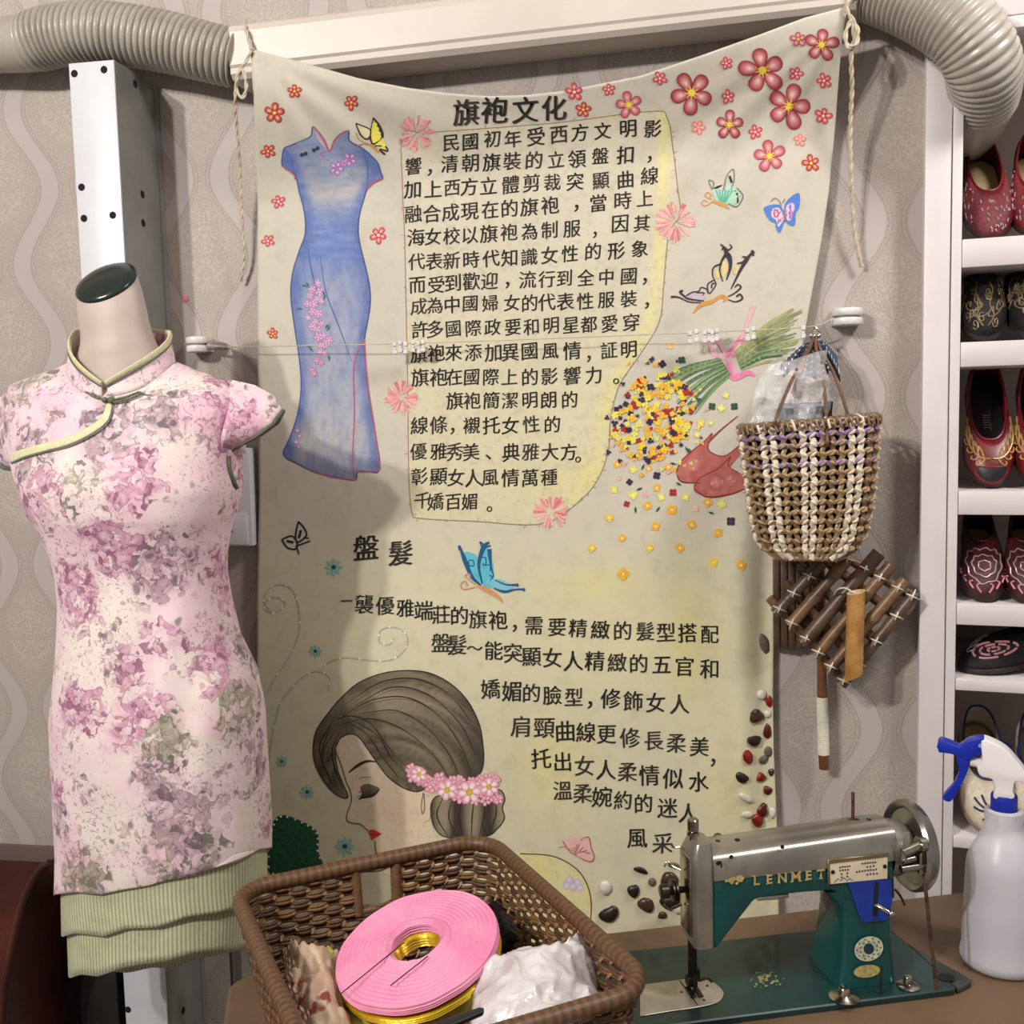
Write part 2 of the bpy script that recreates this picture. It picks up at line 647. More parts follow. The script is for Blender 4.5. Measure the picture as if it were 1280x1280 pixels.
def rrect(u0, u1, v0, v1, r, n=6):
    out = []
    for (cu, cv, a0) in ((u1 - r, v1 - r, 0), (u0 + r, v1 - r, 90), (u0 + r, v0 + r, 180), (u1 - r, v0 + r, 270)):
        for i in range(n + 1):
            a = radians(a0 + 90 * i / n)
            out.append((cu + r * cos(a), cv + r * sin(a)))
    return out


mb = MB()
pts = rrect(uL, uR, D0, 0.0, 0.03)
o0 = Vector((tb.x, tb.y, 0))
rings = []
for (ins, z) in ((0.004, TZ - 0.028), (0.0, TZ - 0.024), (0.0, TZ - 0.004), (0.004, TZ)):
    c = rrect(uL + ins, uR - ins, D0 + ins, -ins, 0.03)
    rings.append([o0 + TU * u + TV * v + VZ * z for u, v in c])
mb.loft(rings)
mb.build('tabletop', M_table, tab, angle=30)
M_leg = pm('table_leg_metal', rgb(70, 66, 62), 0.4, metal=0.6)
for u in (uL + 0.05, uR - 0.06):
    for v in (D0 + 0.05, -0.05):
        mb = MB()
        b_ = o0 + TU * u + TV * v
        mb.box(b_, TU, TV, VZ, -0.018, 0.018, -0.018, 0.018, 0, TZ - 0.0285)
        mb.build('leg', M_leg, tab, bevel=0.003)
mb = MB()
mb.box(o0, TU, TV, VZ, uL + 0.071, uR - 0.081, -0.06, -0.042, TZ - 0.11, TZ - 0.0285)
mb.build('apron', M_table, tab, bevel=0.002)

# ================================================================== PAINTED BANNER
TOPE = [(313, 61), (359, 73), (414, 88), (449, 98), (510, 110), (555, 116), (609, 120.5), (659, 119), (708, 113.5), (800, 95), (875, 70), (950, 43), (1006, 22), (1059, 8)]
LEFTE = [(61, 313), (161, 319), (255, 322), (420, 322), (622, 324), (750, 321), (900, 321), (1000, 323), (1090, 328), (1172, 330)]
RIGHTE = [(8, 1059), (64, 1051), (157, 1044), (240, 1036), (300, 1027), (360, 1016), (450, 1000), (600, 978), (700, 969), (793, 967), (867, 966), (940, 967), (1029, 971), (1172, 974)]
BOTE = [(330, 1172), (974, 1172)]


def banner_uv(s, t):
    tx = lerp(313, 1059, s)
    T = (tx, interp(TOPE, tx)[0])
    B = (lerp(330, 974, s), 1172.0)
    ly = lerp(61, 1172, t)
    Lp = (interp(LEFTE, ly)[0], ly)
    ry = lerp(8, 1172, t)
    Rp = (interp(RIGHTE, ry)[0], ry)
    x = (1 - t) * T[0] + t * B[0] + (1 - s) * Lp[0] + s * Rp[0] - ((1 - s) * (1 - t) * 313 + s * (1 - t) * 1059 + (1 - s) * t * 330 + s * t * 974)
    y = (1 - t) * T[1] + t * B[1] + (1 - s) * Lp[1] + s * Rp[1] - ((1 - s) * (1 - t) * 61 + s * (1 - t) * 8 + (1 - s) * t * 1172 + s * t * 1172)
    return x, y


def bdisp(px, py):
    """how far the cloth hangs in front of the wall (m)."""
    yl = 98 - (px - 290) * 0.114
    d = 0.020 + 0.074 * sst(170, -6, py - yl)
    rx = interp(RIGHTE, py)[0]
    t = rx - px
    k = sst(560, 720, py) * (1 - 0.5 * sst(950, 1100, py))
    d += 0.016 * k * exp(-((t - 44) / 22.0) ** 2) - 0.007 * k * exp(-((t - 12) / 13.0) ** 2)
    # soft pulls falling from the two tied corners
    a = atan2(py - 8, max(1.0, 1062 - px))
    rr = hypot(px - 1060, py - 8)
    d += 0.0020 * sin(a * 26.0) * sst(40, 160, rr) * (1 - sst(350, 800, rr)) * sst(0.35, 0.8, a)
    a2 = atan2(py - 60, max(1.0, px - 312))
    r2 = hypot(px - 312, py - 60)
    d += 0.0020 * sin(a2 * 20.0) * sst(30, 120, r2) * (1 - sst(200, 500, r2))
    d += 0.0030 * nz(px / 150.0, py / 260.0, 3.1) + 0.0012 * nz(px / 60.0, py / 120.0, 8.0)
    d += 0.006 * sst(640, 1000, py) * sin((px - 330) / 95.0) * 0.5
    return max(0.006, d)


def bpt(px, py, lift=0.0):
    return at(px, py, -bdisp(px, py) - lift)


C_CLOTH = rgb(200, 194, 179)


def cloth_col(px, py):
    c = C_CLOTH
    c = mixc(c, rgb(208, 202, 170), sst(560, 780, py) * 0.85)
    c = mixc(c, rgb(220, 212, 160), 0.45 * exp(-((px - 800) / 150) ** 2 - ((py - 800) / 60) ** 2))
    c = mixc(c, rgb(226, 218, 140), 0.5 * exp(-((px - 860) / 22) ** 2 - ((py - 800) / 80) ** 2))
    c = mixc(c, rgb(226, 214, 130), 0.45 * exp(-((px - 690) / 45) ** 2 - ((py - 955) / 60) ** 2))
    c = mixc(c, rgb(222, 210, 130), 0.45 * exp(-((px - 745) / 60) ** 2 - ((py - 730) / 25) ** 2))
    c = mixc(c, rgb(222, 212, 150), 0.40 * exp(-((px - 920) / 45) ** 2 - ((py - 1000) / 90) ** 2))
    c = mixc(c, rgb(214, 208, 176), 0.5 * exp(-((px - 480) / 160) ** 2 - ((py - 760) / 90) ** 2))
    n = nz(px / 45.0, py / 45.0, 1.7)
    return mixc(c, rgb(188, 178, 156), max(0, n) * 0.22)


M_cloth = vcm('painted_canvas', 0.9, 0.06, 40, 0.25, 1100)
M_paint = vcm('brush_paint', 0.75, 0.10, 90, 0.1, 700)
ban = thing('painted_banner', 'large beige cloth banner painted with a blue dress, flowers and rows of black writing', 'banner', tuple(bpt(640, 1172)))
mb = MB()
NS, NTT = 190, 290
rows, cols = [], []
for i in range(NTT + 1):
    r, c = [], []
    for j in range(NS + 1):
        x, y = banner_uv(j / NS, i / NTT)
        r.append(bpt(x, y))
        c.append(cloth_col(x, y))
    rows.append(r)
    cols.append(c)
mb.grid(rows, cols=cols)
cl = mb.build('cloth', M_cloth, ban, angle=180)
md = cl.modifiers.new('thickness', 'SOLIDIFY')
md.thickness = 0.0012
md.offset = -1.0 if (cl.data.polygons[0].normal.y < 0) else 1.0


class Paint:
    """flat strokes and fills of paint lying on the cloth, given in banner positions."""

    def __init__(self):
        self.m = MB()
        self.k = 0

    def lift(self):
        self.k += 1
        return 0.00082 + 0.0000022 * (self.k % 600)

    def poly(self, pts, col, step=6.0, z=None):
        z = self.lift() if z is None else z
        n = len(pts)
        fn = col if callable(col) else None
        vs = [Vector(p) for p in pts]
        es = [(i, (i + 1) % n) for i in range(n)]
        x0, x1 = min(p[0] for p in pts), max(p[0] for p in pts)
        y0, y1 = min(p[1] for p in pts), max(p[1] for p in pts)
        if x1 - x0 > step * 1.5 or y1 - y0 > step * 1.5:
            y = y0 + step / 2
            while y < y1:
                x = x0 + step / 2
                while x < x1:
                    vs.append(Vector((x + random.uniform(-.2, .2), y + random.uniform(-.2, .2))))
                    x += step
                y += step
        V, E_, Fc, _, _, _ = delaunay_2d_cdt(vs, es, [], 1, 1e-4)
        ids = [self.m.add(bpt(p.x, p.y, z), fn(p.x, p.y) if fn else col) for p in V]
        for f in Fc:
            self.m.f.append(tuple(ids[i] for i in f))

    def stroke(self, pts, w, col, n=6, z=None, smooth=True, closed=False):
        z = self.lift() if z is None else z
        P = spline(pts, n, closed) if smooth and len(pts) > 2 else ([tuple(p) for p in pts] if len(pts) > 2 else spline(pts, max(2, int(hypot(pts[1][0] - pts[0][0], pts[1][1] - pts[0][1]) / 5))))
        if closed:
            P.append(P[0])
        k = len(P)
        fn = col if callable(col) else None
        ids = []
        for i, p in enumerate(P):
            a, b = P[max(0, i - 1)], P[min(k - 1, i + 1)]
            dx, dy = b[0] - a[0], b[1] - a[1]
            L = hypot(dx, dy) or 1
            t = i / (k - 1)
            if isinstance(w, (list, tuple)):
                f = t * (len(w) - 1)
                j = min(int(f), len(w) - 2)
                ww = lerp(w[j], w[j + 1], f - j)
            else:
                ww = w
            ox, oy = -dy / L * ww / 2, dx / L * ww / 2
            c = fn(*p[:2]) if fn else col
            ids.append((self.m.add(bpt(p[0] + ox, p[1] + oy, z), c), self.m.add(bpt(p[0] - ox, p[1] - oy, z), c)))
        for a, b in zip(ids, ids[1:]):
            self.m.f.append((a[0], a[1], b[1], b[0]))

    def disc(self, x, y, r, col, edge=None, n=14, ry=None, rot=0, z=None):
        z = self.lift() if z is None else z
        c = self.m.add(bpt(x, y, z), col)
        rim = []
        for i in range(n):
            a = 2 * pi * i / n
            ex, ey = r * cos(a), (ry or r) * sin(a)
            rim.append(self.m.add(bpt(x + ex * cos(rot) - ey * sin(rot), y + ex * sin(rot) + ey * cos(rot), z), edge or col))
        for i in range(n):
            self.m.f.append((c, rim[i], rim[(i + 1) % n]))

    def petal(self, x, y, ang, r, wid, c_in, c_mid, c_edge):
        z = self.lift()
        rows = []
        n = 8
        tipx, tipy = cos(ang), sin(ang)
        ids = []
        for q, (f, c) in enumerate(((0.0, c_in), (0.45, c_mid), (0.74, mixc(c_mid, c_edge, 0.62)), (1.0, c_edge))):
            row = []
            for i in range(n * 2):
                a = 2 * pi * i / (n * 2)
                lx, ly = r * 0.56 + r * 0.46 * cos(a), wid * sin(a) * (0.8 + 0.25 * cos(a))
                lx, ly = lerp(r * 0.5, lx, f), ly * f
                row.append(self.m.add(bpt(x + lx * tipx - ly * tipy, y + lx * tipy + ly * tipx, z), c))
            ids.append(row)
        for a, b in zip(ids, ids[1:]):
            for i in range(n * 2):
                j = (i + 1) % (n * 2)
                self.m.f.append((a[i], a[j], b[j], b[i]))

    def done(self, name, label=None, mat=None):
        o = self.m.build(name, mat or M_paint, ban, angle=180)
        if label:
            o['label'] = label
        return o


# ---- writing: every line of brush characters is one painted part
LINES = []


def tr(ox, oy, s):
    return lambda pts: [(ox + a * s, oy + b * s) for a, b in pts]


A = tr(500, 100, 350 / 1280)
B = tr(480, 400, 370 / 1280)
LINES += [
    ('旗袍文化', A([(300, 147), (430, 137), (570, 135), (702, 127)]), 37, 1),
    ('民國初年受西方文明影', A([(232, 287), (320, 283), (420, 268), (515, 268), (620, 258), (725, 250), (820, 240), (925, 232), (1042, 222), (1155, 222)]), 25.5, 0),
    ('響，清朝旗裝的立領盤扣，', A([(60, 393), (135, 422), (225, 383), (320, 378), (418, 375), (512, 370), (612, 365), (712, 362), (808, 360), (915, 345), (1028, 342), (1140, 362)]), 25, 0),
    ('加上西方立體剪裁突顯曲線', A([(55, 500), (150, 497), (237, 493), (315, 487), (403, 482), (505, 478), (600, 470), (695, 467), (800, 463), (917, 460), (1030, 455), (1140, 437)]), 25, 0),
    ('融合成現在的旗袍，當時上', A([(60, 612), (145, 610), (230, 605), (318, 600), (410, 592), (500, 585), (590, 580), (685, 572), (805, 585), (905, 562), (1018, 550), (1118, 540)]), 25, 0),
    ('海女校以旗袍為制服，因其', A([(72, 718), (150, 715), (235, 712), (320, 710), (405, 702), (497, 695), (590, 692), (682, 685), (785, 680), (890, 707), (1005, 657), (1105, 655)]), 25, 0),
    ('代表新時代知識女性的形象', A([(75, 830), (155, 828), (235, 825), (325, 820), (415, 815), (498, 812), (590, 808), (682, 800), (775, 793), (882, 782), (988, 780), (1095, 770)]), 25, 0),
    ('而受到歡迎，流行到全中國，', A([(78, 937), (165, 935), (240, 927), (325, 920), (408, 918), (490, 937), (582, 912), (670, 910), (750, 905), (848, 902), (942, 900), (1045, 897), (1118, 920)]), 24.5, 0),
    ('成為中國婦女的代表性服裝，', A([(85, 1035), (158, 1030), (237, 1027), (320, 1022), (410, 1020), (510, 1018), (592, 1018), (670, 1015), (755, 1012), (845, 1010), (942, 1005), (1045, 1000), (1128, 1030)]), 24.5, 0),
    ('許多國際政要和明星都愛穿', A([(90, 1140), (160, 1138), (242, 1137), (335, 1133), (422, 1130), (515, 1130), (598, 1128), (690, 1122), (780, 1120), (862, 1117), (957, 1113), (1055, 1107)]), 24.5, 0),
    ('旗袍來添加異國風情，証明', B([(150, 148), (225, 142), (300, 140), (385, 140), (470, 140), (545, 140), (628, 135), (718, 135), (812, 132), (885, 167), (972, 130), (1058, 128)]), 25, 0),
    ('旗袍在國際上的影響力。', B([(155, 248), (235, 247), (302, 245), (378, 247), (462, 245), (542, 245), (630, 245), (715, 243), (812, 240), (905, 238), (1003, 264)]), 25, 0),
    ('旗袍簡潔明朗的', B([(305, 348), (380, 348), (462, 347), (543, 347), (630, 347), (710, 345), (802, 343)]), 25, 0),
    ('線條，襯托女性的', B([(152, 455), (235, 453), (295, 480), (378, 455), (463, 455), (545, 455), (635, 450), (727, 450)]), 25, 0),
    ('優雅秀美、典雅大方。', B([(148, 568), (235, 568), (305, 570), (375, 570), (450, 592), (548, 572), (632, 570), (717, 570), (797, 570), (838, 603)]), 25, 0),
    ('彰顯女人風情萬種', B([(152, 675), (235, 677), (310, 680), (385, 682), (457, 682), (545, 682), (630, 682), (713, 680)]), 25, 0),
    ('千嬌百媚。', B([(165, 780), (222, 785), (298, 787), (368, 785), (455, 817)]), 23.5, 0),
    ('盤髮', [(457, 684), (500, 691)], 37, 1),
    ('一襲優雅端莊的旗袍，需要精緻的髮型搭配', [(433, 751), (455, 755), (481, 757), (506, 760), (529, 763), (551, 768), (574, 769), (597, 774), (622, 775), (643, 785), (667, 782), (696, 784), (722, 785), (750, 787), (778, 788), (806, 789), (832, 790), (859, 791), (887, 793)], 27, 2),
    ('盤髮～能突顯女人精緻的五官和', [(551, 803), (571, 806), (593, 810), (617, 813), (641, 816), (664, 821), (690, 822), (716, 826), (743, 826), (771, 828), (798, 829), (827, 831), (855, 833), (886, 836)], 28, 2),
    ('嬌媚的臉型，修飾女人', [(613, 861), (639, 864), (664, 866), (690, 869), (717, 871), (737, 881), (763, 873), (791, 876), (819, 878), (849, 880)], 28, 2),
    ('肩頸曲線更修長柔美，', [(650, 908), (680, 910), (706, 914), (732, 915), (758, 918), (787, 922), (817, 926), (845, 929), (874, 933), (891, 953)], 29, 2),
    ('托出女人柔情似水', [(676, 948), (703, 952), (730, 957), (757, 962), (784, 965), (811, 969), (841, 973), (873, 977)], 29, 2),
    ('溫柔婉約的迷人', [(703, 988), (728, 992), (752, 996), (778, 1000), (804, 1004), (834, 1010), (860, 1016)], 28, 2),
    ('風采', [(796, 1048), (828, 1054)], 30, 2),
]


def glyphs(chars, offset, res=3):
    """outlines of characters from the built-in font, as flat meshes centred on the glyph."""
    tmp = []
    for ch in chars:
        cu = bpy.data.curves.new('glyph', 'FONT')
        cu.body = ch
        cu.size = 1.0
        cu.offset = offset
        cu.resolution_u = res
        o = bpy.data.objects.new('glyph', cu)
        COL.objects.link(o)
        tmp.append((ch, o, cu))
    dg = bpy.context.evaluated_depsgraph_get()
    dg.update()
    out = {}
    for ch, o, cu in tmp:
        ev = o.evaluated_get(dg)
        me = ev.to_mesh()
        vs = [(v.co.x, v.co.y) for v in me.vertices]
        fs = [tuple(p.vertices) for p in me.polygons]
        if vs:
            cx = (min(v[0] for v in vs) + max(v[0] for v in vs)) / 2
            cy = (min(v[1] for v in vs) + max(v[1] for v in vs)) / 2
            out[ch] = ([(a - cx, b - cy) for a, b in vs], fs)
        ev.to_mesh_clear()
    for ch, o, cu in tmp:
        bpy.data.objects.remove(o)
        bpy.data.curves.remove(cu)
    return out


GL = glyphs(sorted(set(''.join(l[0] for l in LINES))), 0.0)
rt = random.Random(5)
for li, (txt, pos, size, kind) in enumerate(LINES):
    pt = Paint()
    for ch, (cx, cy) in zip(txt, pos):
        vs, fs = GL[ch]
        small = ch in '，。、'
        shear = 0.10 if kind == 0 else (0.06 if kind == 1 else 0.03)
        slant = rt.uniform(-0.03, 0.05)
        sc = size * 0.94 * (0.62 if ch == '一' else (0.8 if ch == '～' else 1.0)) * rt.uniform(0.95, 1.04) * (1.05 if small else 1.0)
        rot = rt.uniform(-0.03, 0.03)
        ink = mixc(rgb(34, 30, 27), rgb(56, 49, 43), rt.random() ** 2)
        z = pt.lift()
        ids = []
        dense = {}
        for (a, b) in vs:
            wob = 0.012 * nz(a * 4 + cx, b * 4 + cy, li)
            X = a + slant * b + wob
            Y = b + shear * a + 0.012 * nz(a * 4 - cx, b * 4 + cy, li + 9)
            # brush rhythm: strokes swell to the lower right
            X *= 0.97
            x2, y2 = X * cos(rot) - Y * sin(rot), X * sin(rot) + Y * cos(rot)
            f = 0.5 + 0.5 * nz(a * 3.1 + cx * 1.3, b * 3.1, 4.0 + li)
            ids.append(pt.m.add(bpt(cx + x2 * sc, cy - y2 * sc, z), mixc(ink, rgb(84, 76, 66), max(0, f - 0.55) * 1.4)))
        nvv = len(ids)
        for f in fs:
            pt.m.f.append(tuple(ids[i] for i in f))
        # a second pass of the brush a hair to the side thickens the strokes
        for cp in range(1 if kind != 1 else 2):
            wd = sc * (0.028 if kind != 1 else 0.022 * (cp + 1))
            ids2 = []
            for i in ids:
                v = Vector(pt.m.v[i])
                ids2.append(pt.m.add(v + Vector((wd * 0.00115, -0.00008 * (cp + 1), -wd * 0.0004)), pt.m.c[i]))
            for f in fs:
                pt.m.f.append(tuple(ids2[i] for i in f))
    pt.done('brush_writing')

# ---- the stitched text patch
PATCH = [(504, 168), (503, 230), (506, 300), (508, 400), (510, 500), (511, 590), (515, 640), (527, 648), (600, 652), (657, 656), (690, 651), (720, 630), (745, 603), (760, 565), (763, 525), (774, 482), (800, 443), (824, 402), (830, 350), (836, 292), (850, 268), (847, 235), (841, 185), (834, 148), (815, 139), (700, 153), (600, 161), (530, 166)]


def patch_col(x, y):
    c = mixc(rgb(204, 197, 176), rgb(210, 203, 170), sst(250, 600, y))
    right = interp([(140, 838), (290, 834), (350, 828), (402, 820), (443, 797), (482, 771), (525, 760), (565, 756), (603, 740), (650, 700)], y)[0]
    t = right - x
    c = mixc(c, rgb(226, 216, 120), 0.6 * exp(-((t - 7) / 8.0) ** 2) * (0.35 + 0.65 * max(0, nz(3.0, y / 60.0, 2.2) + 0.55)))
    c = mixc(c, rgb(224, 214, 130), 0.4 * exp(-((y - 600 - (720 - x) * 0.3) / 22.0) ** 2) * sst(600, 740, x))
    n = nz(x / 30.0, y / 30.0, 5.0)
    return mixc(c, rgb(190, 180, 150), max(0, n) * 0.25)


pt = Paint()
pt.poly(spline(PATCH, 4, True), patch_col, 5.0, z=0.00038)
pt.stroke(PATCH, 1.1, rgb(150, 128, 96), 5, z=0.00055, closed=True)
rp = random.Random(3)
P2 = spline(PATCH, 14, True)
for i in range(0, len(P2), 3):
    x, y = P2[i]
    a = rp.uniform(0, 2 * pi)
    if rp.random() < 0.75:
        pt.stroke([(x, y), (x + 5 * cos(a), y + 5 * sin(a))], 0.7, rgb(160, 140, 108), z=0.00056)
o = pt.done('text_patch')

# ---- the long line of the blue dress
D_ = tr(340, 140, 0.375)
DRESS = [(135, 48), (150, 62), (172, 90), (192, 132), (205, 100), (225, 76), (255, 62), (257, 95), (300, 120), (330, 145), (352, 170), (362, 200), (368, 222), (340, 235), (318, 255), (303, 300), (291, 345), (287, 400), (295, 450), (310, 510), (325, 580), (327, 640), (318, 700), (308, 760), (312, 850), (322, 940), (340, 1050), (360, 1190), (320, 1198), (284, 1198), (280, 1226), (230, 1220), (180, 1210), (130, 1195), (90, 1174), (38, 1143), (58, 1090), (85, 1010), (97, 920), (92, 830), (76, 720), (63, 620), (68, 540), (92, 460), (111, 405), (108, 335), (92, 270), (80, 215), (72, 205), (36, 182), (34, 150), (40, 122), (60, 112), (118, 88), (132, 75)]
DL = [(40, 60), (120, 40), (200, 78), (270, 92), (335, 108), (405, 111), (460, 92), (540, 68), (620, 63), (720, 76), (830, 92), (920, 97), (1010, 85), (1090, 58), (1230, 36)]
DR = [(40, 255), (120, 300), (200, 350), (300, 303), (345, 291), (400, 287), (450, 295), (510, 310), (580, 325), (640, 327), (700, 318), (760, 308), (850, 312), (940, 322), (1050, 340), (1230, 362)]


def dress_col(px, py):
    x, y = (px - 340) / 0.375, (py - 140) / 0.375
    L, R_ = interp(DL, y)[0], interp(DR, y)[0]
    e = max(0.0, min(x - L, R_ - x))
    base = mixc(rgb(112, 136, 192), rgb(156, 164, 186), sst(500, 1000, y))
    if y < 500:
        base = mixc(rgb(128, 144, 184), rgb(92, 124, 196), sst(290, 400, y))
        base = mixc(base, rgb(196, 190, 184), 0.85 * exp(-((y - 265) / 42.0) ** 2) * sst(5, 60, e))
        base = mixc(base, rgb(150, 158, 176), 0.6 * exp(-((y - 190) / 40.0) ** 2) * sst(5, 50, e))
    c = mixc(rgb(66, 98, 172), base, sst(0, 46, e))
    if y > 480:
        c = mixc(c, rgb(172, 176, 190), 0.55 * sst(20, 80, e) * sst(480, 620, y))
    c = mixc(c, rgb(80, 98, 150), 0.6 * sst(1120, 1200, y))
    c = mixc(c, rgb(186, 180, 168), 0.5 * exp(-((y - 1080) / 60.0) ** 2) * sst(12, 50, e))
    c = mixc(c, rgb(150, 150, 152), 0.26)
    s = nz(x / 8.0, y / 70.0, 2.0) if y > 480 else nz(x / 70.0, y / 7.0, 2.0)
    c = mixc(c, rgb(70, 100, 170), max(0, s) * 0.5)
    return mixc(c, rgb(205, 205, 210), max(0, -s) * 0.25)


pt = Paint()
dp = spline(D_(DRESS), 3, True)
pt.poly(dp, dress_col, 4.2, z=0.0006)
PK, NAVY = rgb(178, 92, 122), rgb(50, 66, 120)
pt.stroke(dp, 1.5, rgb(70, 84, 140), 1, z=0.00064, closed=True)
pt.poly(D_([(145, 62), (160, 82), (185, 128), (168, 112), (150, 88)]), rgb(196, 160, 165), z=0.00066)
for st, w in (([(135, 48), (150, 62), (172, 90), (192, 132), (205, 100), (225, 76), (255, 62)], 2.0), ([(192, 132), (160, 138), (175, 150)], 1.0),
              ([(368, 222), (340, 235), (318, 255)], 2.4), ([(36, 182), (72, 208), (78, 225)], 1.6), ([(308, 758), (285, 800), (272, 860), (275, 1000), (270, 1120), (272, 1200), (280, 1226)], 1.8),
              ([(308, 758), (313, 850), (323, 940), (341, 1050), (360, 1190)], 1.8), ([(360, 1191), (320, 1199), (284, 1199)], 1.6), ([(280, 1227), (230, 1221), (180, 1211), (110, 1185)], 1.6)):
    pt.stroke(D_(st), w, PK, 5)
for st in ([(40, 122), (62, 150), (72, 205)], [(300, 120), (318, 180), (318, 250)], [(160, 480), (180, 600), (225, 720), (265, 830)], [(118, 440), (130, 520), (150, 600)]):
    pt.stroke(D_(st), [0.6, 1.6, 0.6], rgb(84, 104, 160), 6)
for (x, y) in ((100, 143), (112, 139), (140, 127), (152, 121)):
    pt.disc(*D_([(x, y)])[0], 2.6, rgb(38, 66, 84))
for (x, y, r, c1) in ((215, 188, 9.5, 0), (258, 158, 9.5, 1), (240, 170, 5, 0)):
    cx, cy = D_([(x, y)])[0]
    for k in range(5):
        pt.petal(cx, cy, k * 2 * pi / 5 + x, r, r * 0.36, rgb(230, 205, 225), rgb(200, 150, 205), rgb(150, 90, 160))
for st in ([(250, 195), (262, 210), (272, 214)], [(262, 190), (268, 205)], [(178, 158), (192, 163)]):
    pt.stroke(D_(st), [0.5, 2.2, 0.4], rgb(120, 158, 130), 5)
pt.done('painted_dress', 'painted blue cheongsam with pink piping')
pt = Paint()
rp = random.Random(11)
sp = [(152, 570), (135, 590), (160, 600), (128, 612), (150, 625), (140, 640), (165, 630), (120, 640), (135, 665), (155, 672), (120, 685), (145, 700), (165, 705), (150, 725), (135, 715), (172, 745), (155, 750), (180, 770), (165, 780), (190, 760), (160, 800), (175, 805), (150, 828), (165, 835), (135, 860), (140, 872), (85, 1062), (92, 1080), (80, 1100), (88, 1115)]
for (x, y) in sp:
    cx, cy = D_([(x, y)])[0]
    r = rp.uniform(4.2, 6.5) if y < 1000 else 3.2
    deep = 0.3 if y < 820 else 0.8
    for k in range(5):
        pt.petal(cx, cy, k * 2 * pi / 5 + x, r, r * 0.38, rgb(236, 214, 226), mixc(rgb(214, 172, 205), rgb(196, 130, 165), deep), mixc(rgb(176, 132, 180), rgb(168, 100, 140), deep))
    pt.disc(cx, cy, 0.9, rgb(240, 225, 230))
for (x, y, a) in ((108, 580, .3), (118, 576, 1), (172, 605, 1.2), (175, 618, 2), (92, 657, 0), (183, 715, -.8), (188, 722, -1), (122, 782, .2), (130, 792, .8), (190, 820, 1.5)):
    cx, cy = D_([(x, y)])[0]
    pt.stroke([(cx - 4 * cos(a), cy - 4 * sin(a)), (cx, cy - 0.5), (cx + 4 * cos(a), cy + 4 * sin(a))], [0.4, 2.8, 0.4], rgb(70, 112, 96), 5)
pt.done('painted_blossom', 'pink blossom spray painted down the skirt of the blue dress')

# ---- plum blossoms: each flower is one painted part
FLOW = [(864.5, 116, 27, 0), (953, 88, 29, 0), (986, 133, 28, 0), (1027, 56, 21, 0), (912, 156, 18, 0), (962, 195, 20, 1), (998, 49, 10, 1), (908, 79, 8, 2), (825, 98, 9, 2), (910, 121, 9, 2),
        (995, 92, 9, 2), (1030, 101, 10, 2), (1029, 145, 11, 2), (873, 159, 9, 3), (944, 165, 9, 2), (1000, 175, 8, 3), (1014, 204, 11, 4), (718, 115, 11, 2), (729, 137, 10, 4), (761, 112, 8, 2), (786, 131, 17, 1),
        (368, 114, 9, 4), (343, 141, 13, 4), (439, 128, 9.5, 4), (335, 189, 9, 4), (348, 252, 8.5, 2), (335, 301, 8, 2), (473, 294, 10.5, 2), (341, 417, 7, 4)]
for (x, y, r, kd) in FLOW:
    pt = Paint()
    ci, cm, ce = [(rgb(240, 208, 202), rgb(208, 134, 134), rgb(146, 28, 46)), (rgb(238, 196, 190), rgb(216, 138, 140), rgb(170, 62, 80)), (rgb(246, 220, 205), rgb(226, 120, 125), rgb(184, 50, 66)), (rgb(250, 214, 200), rgb(240, 160, 155), rgb(222, 110, 112)), (rgb(248, 214, 130), rgb(220, 110, 96), rgb(152, 40, 50))][kd]
    a0 = x * 0.7 - pi / 2
    for k in range(5):
        a = a0 + k * 2 * pi / 5
        pt.petal(x, y, a, r * (1 + 0.08 * sin(k * 3 + x)), r * 0.40, ci, cm, ce)
    if r > 15:
        for k in range(9):
            a = k * 2 * pi / 9 + x
            pt.stroke([(x, y), (x + r * .34 * cos(a), y + r * .34 * sin(a))], [2.0, 1.0], rgb(232, 205, 70))
    pt.disc(x, y, r * 0.17, rgb(240, 214, 90) if kd != 2 else rgb(250, 226, 190))
    pt.done('painted_blossom')

# ---- pink pompoms of short strokes
for (x, y, r) in ((520, 167, 23), (844, 278, 25), (502, 497, 21), (689, 640, 22)):
    pt = Paint()
    rp = random.Random(int(x))
    for k in range(58):
        a = rp.uniform(0, 2 * pi)
        r0, r1 = r * rp.uniform(0.12, 0.5), r * rp.uniform(0.75, 1.05)
        c = mixc(rgb(236, 188, 180), rgb(216, 112, 122), rp.random() ** 1.3)
        pt.stroke([(x + r0 * cos(a), y + r0 * sin(a)), (x + r1 * cos(a), y + r1 * sin(a))], [0.8, 2.2, 2.6], c)
    pt.done('painted_pompom')


# ---- butterflies
def bfly(strokes, fills, label):
    pt = Paint()
    for pts, c in fills:
        pt.poly(spline(pts, 4, True) if len(pts) > 3 else pts, c, 5.0)
    for pts, w, c in strokes:
        pt.stroke(pts, [q_ * 1.3 for q_ in w] if isinstance(w, list) else w * 1.3, c, 6)
    o = pt.done('painted_butterfly', label)


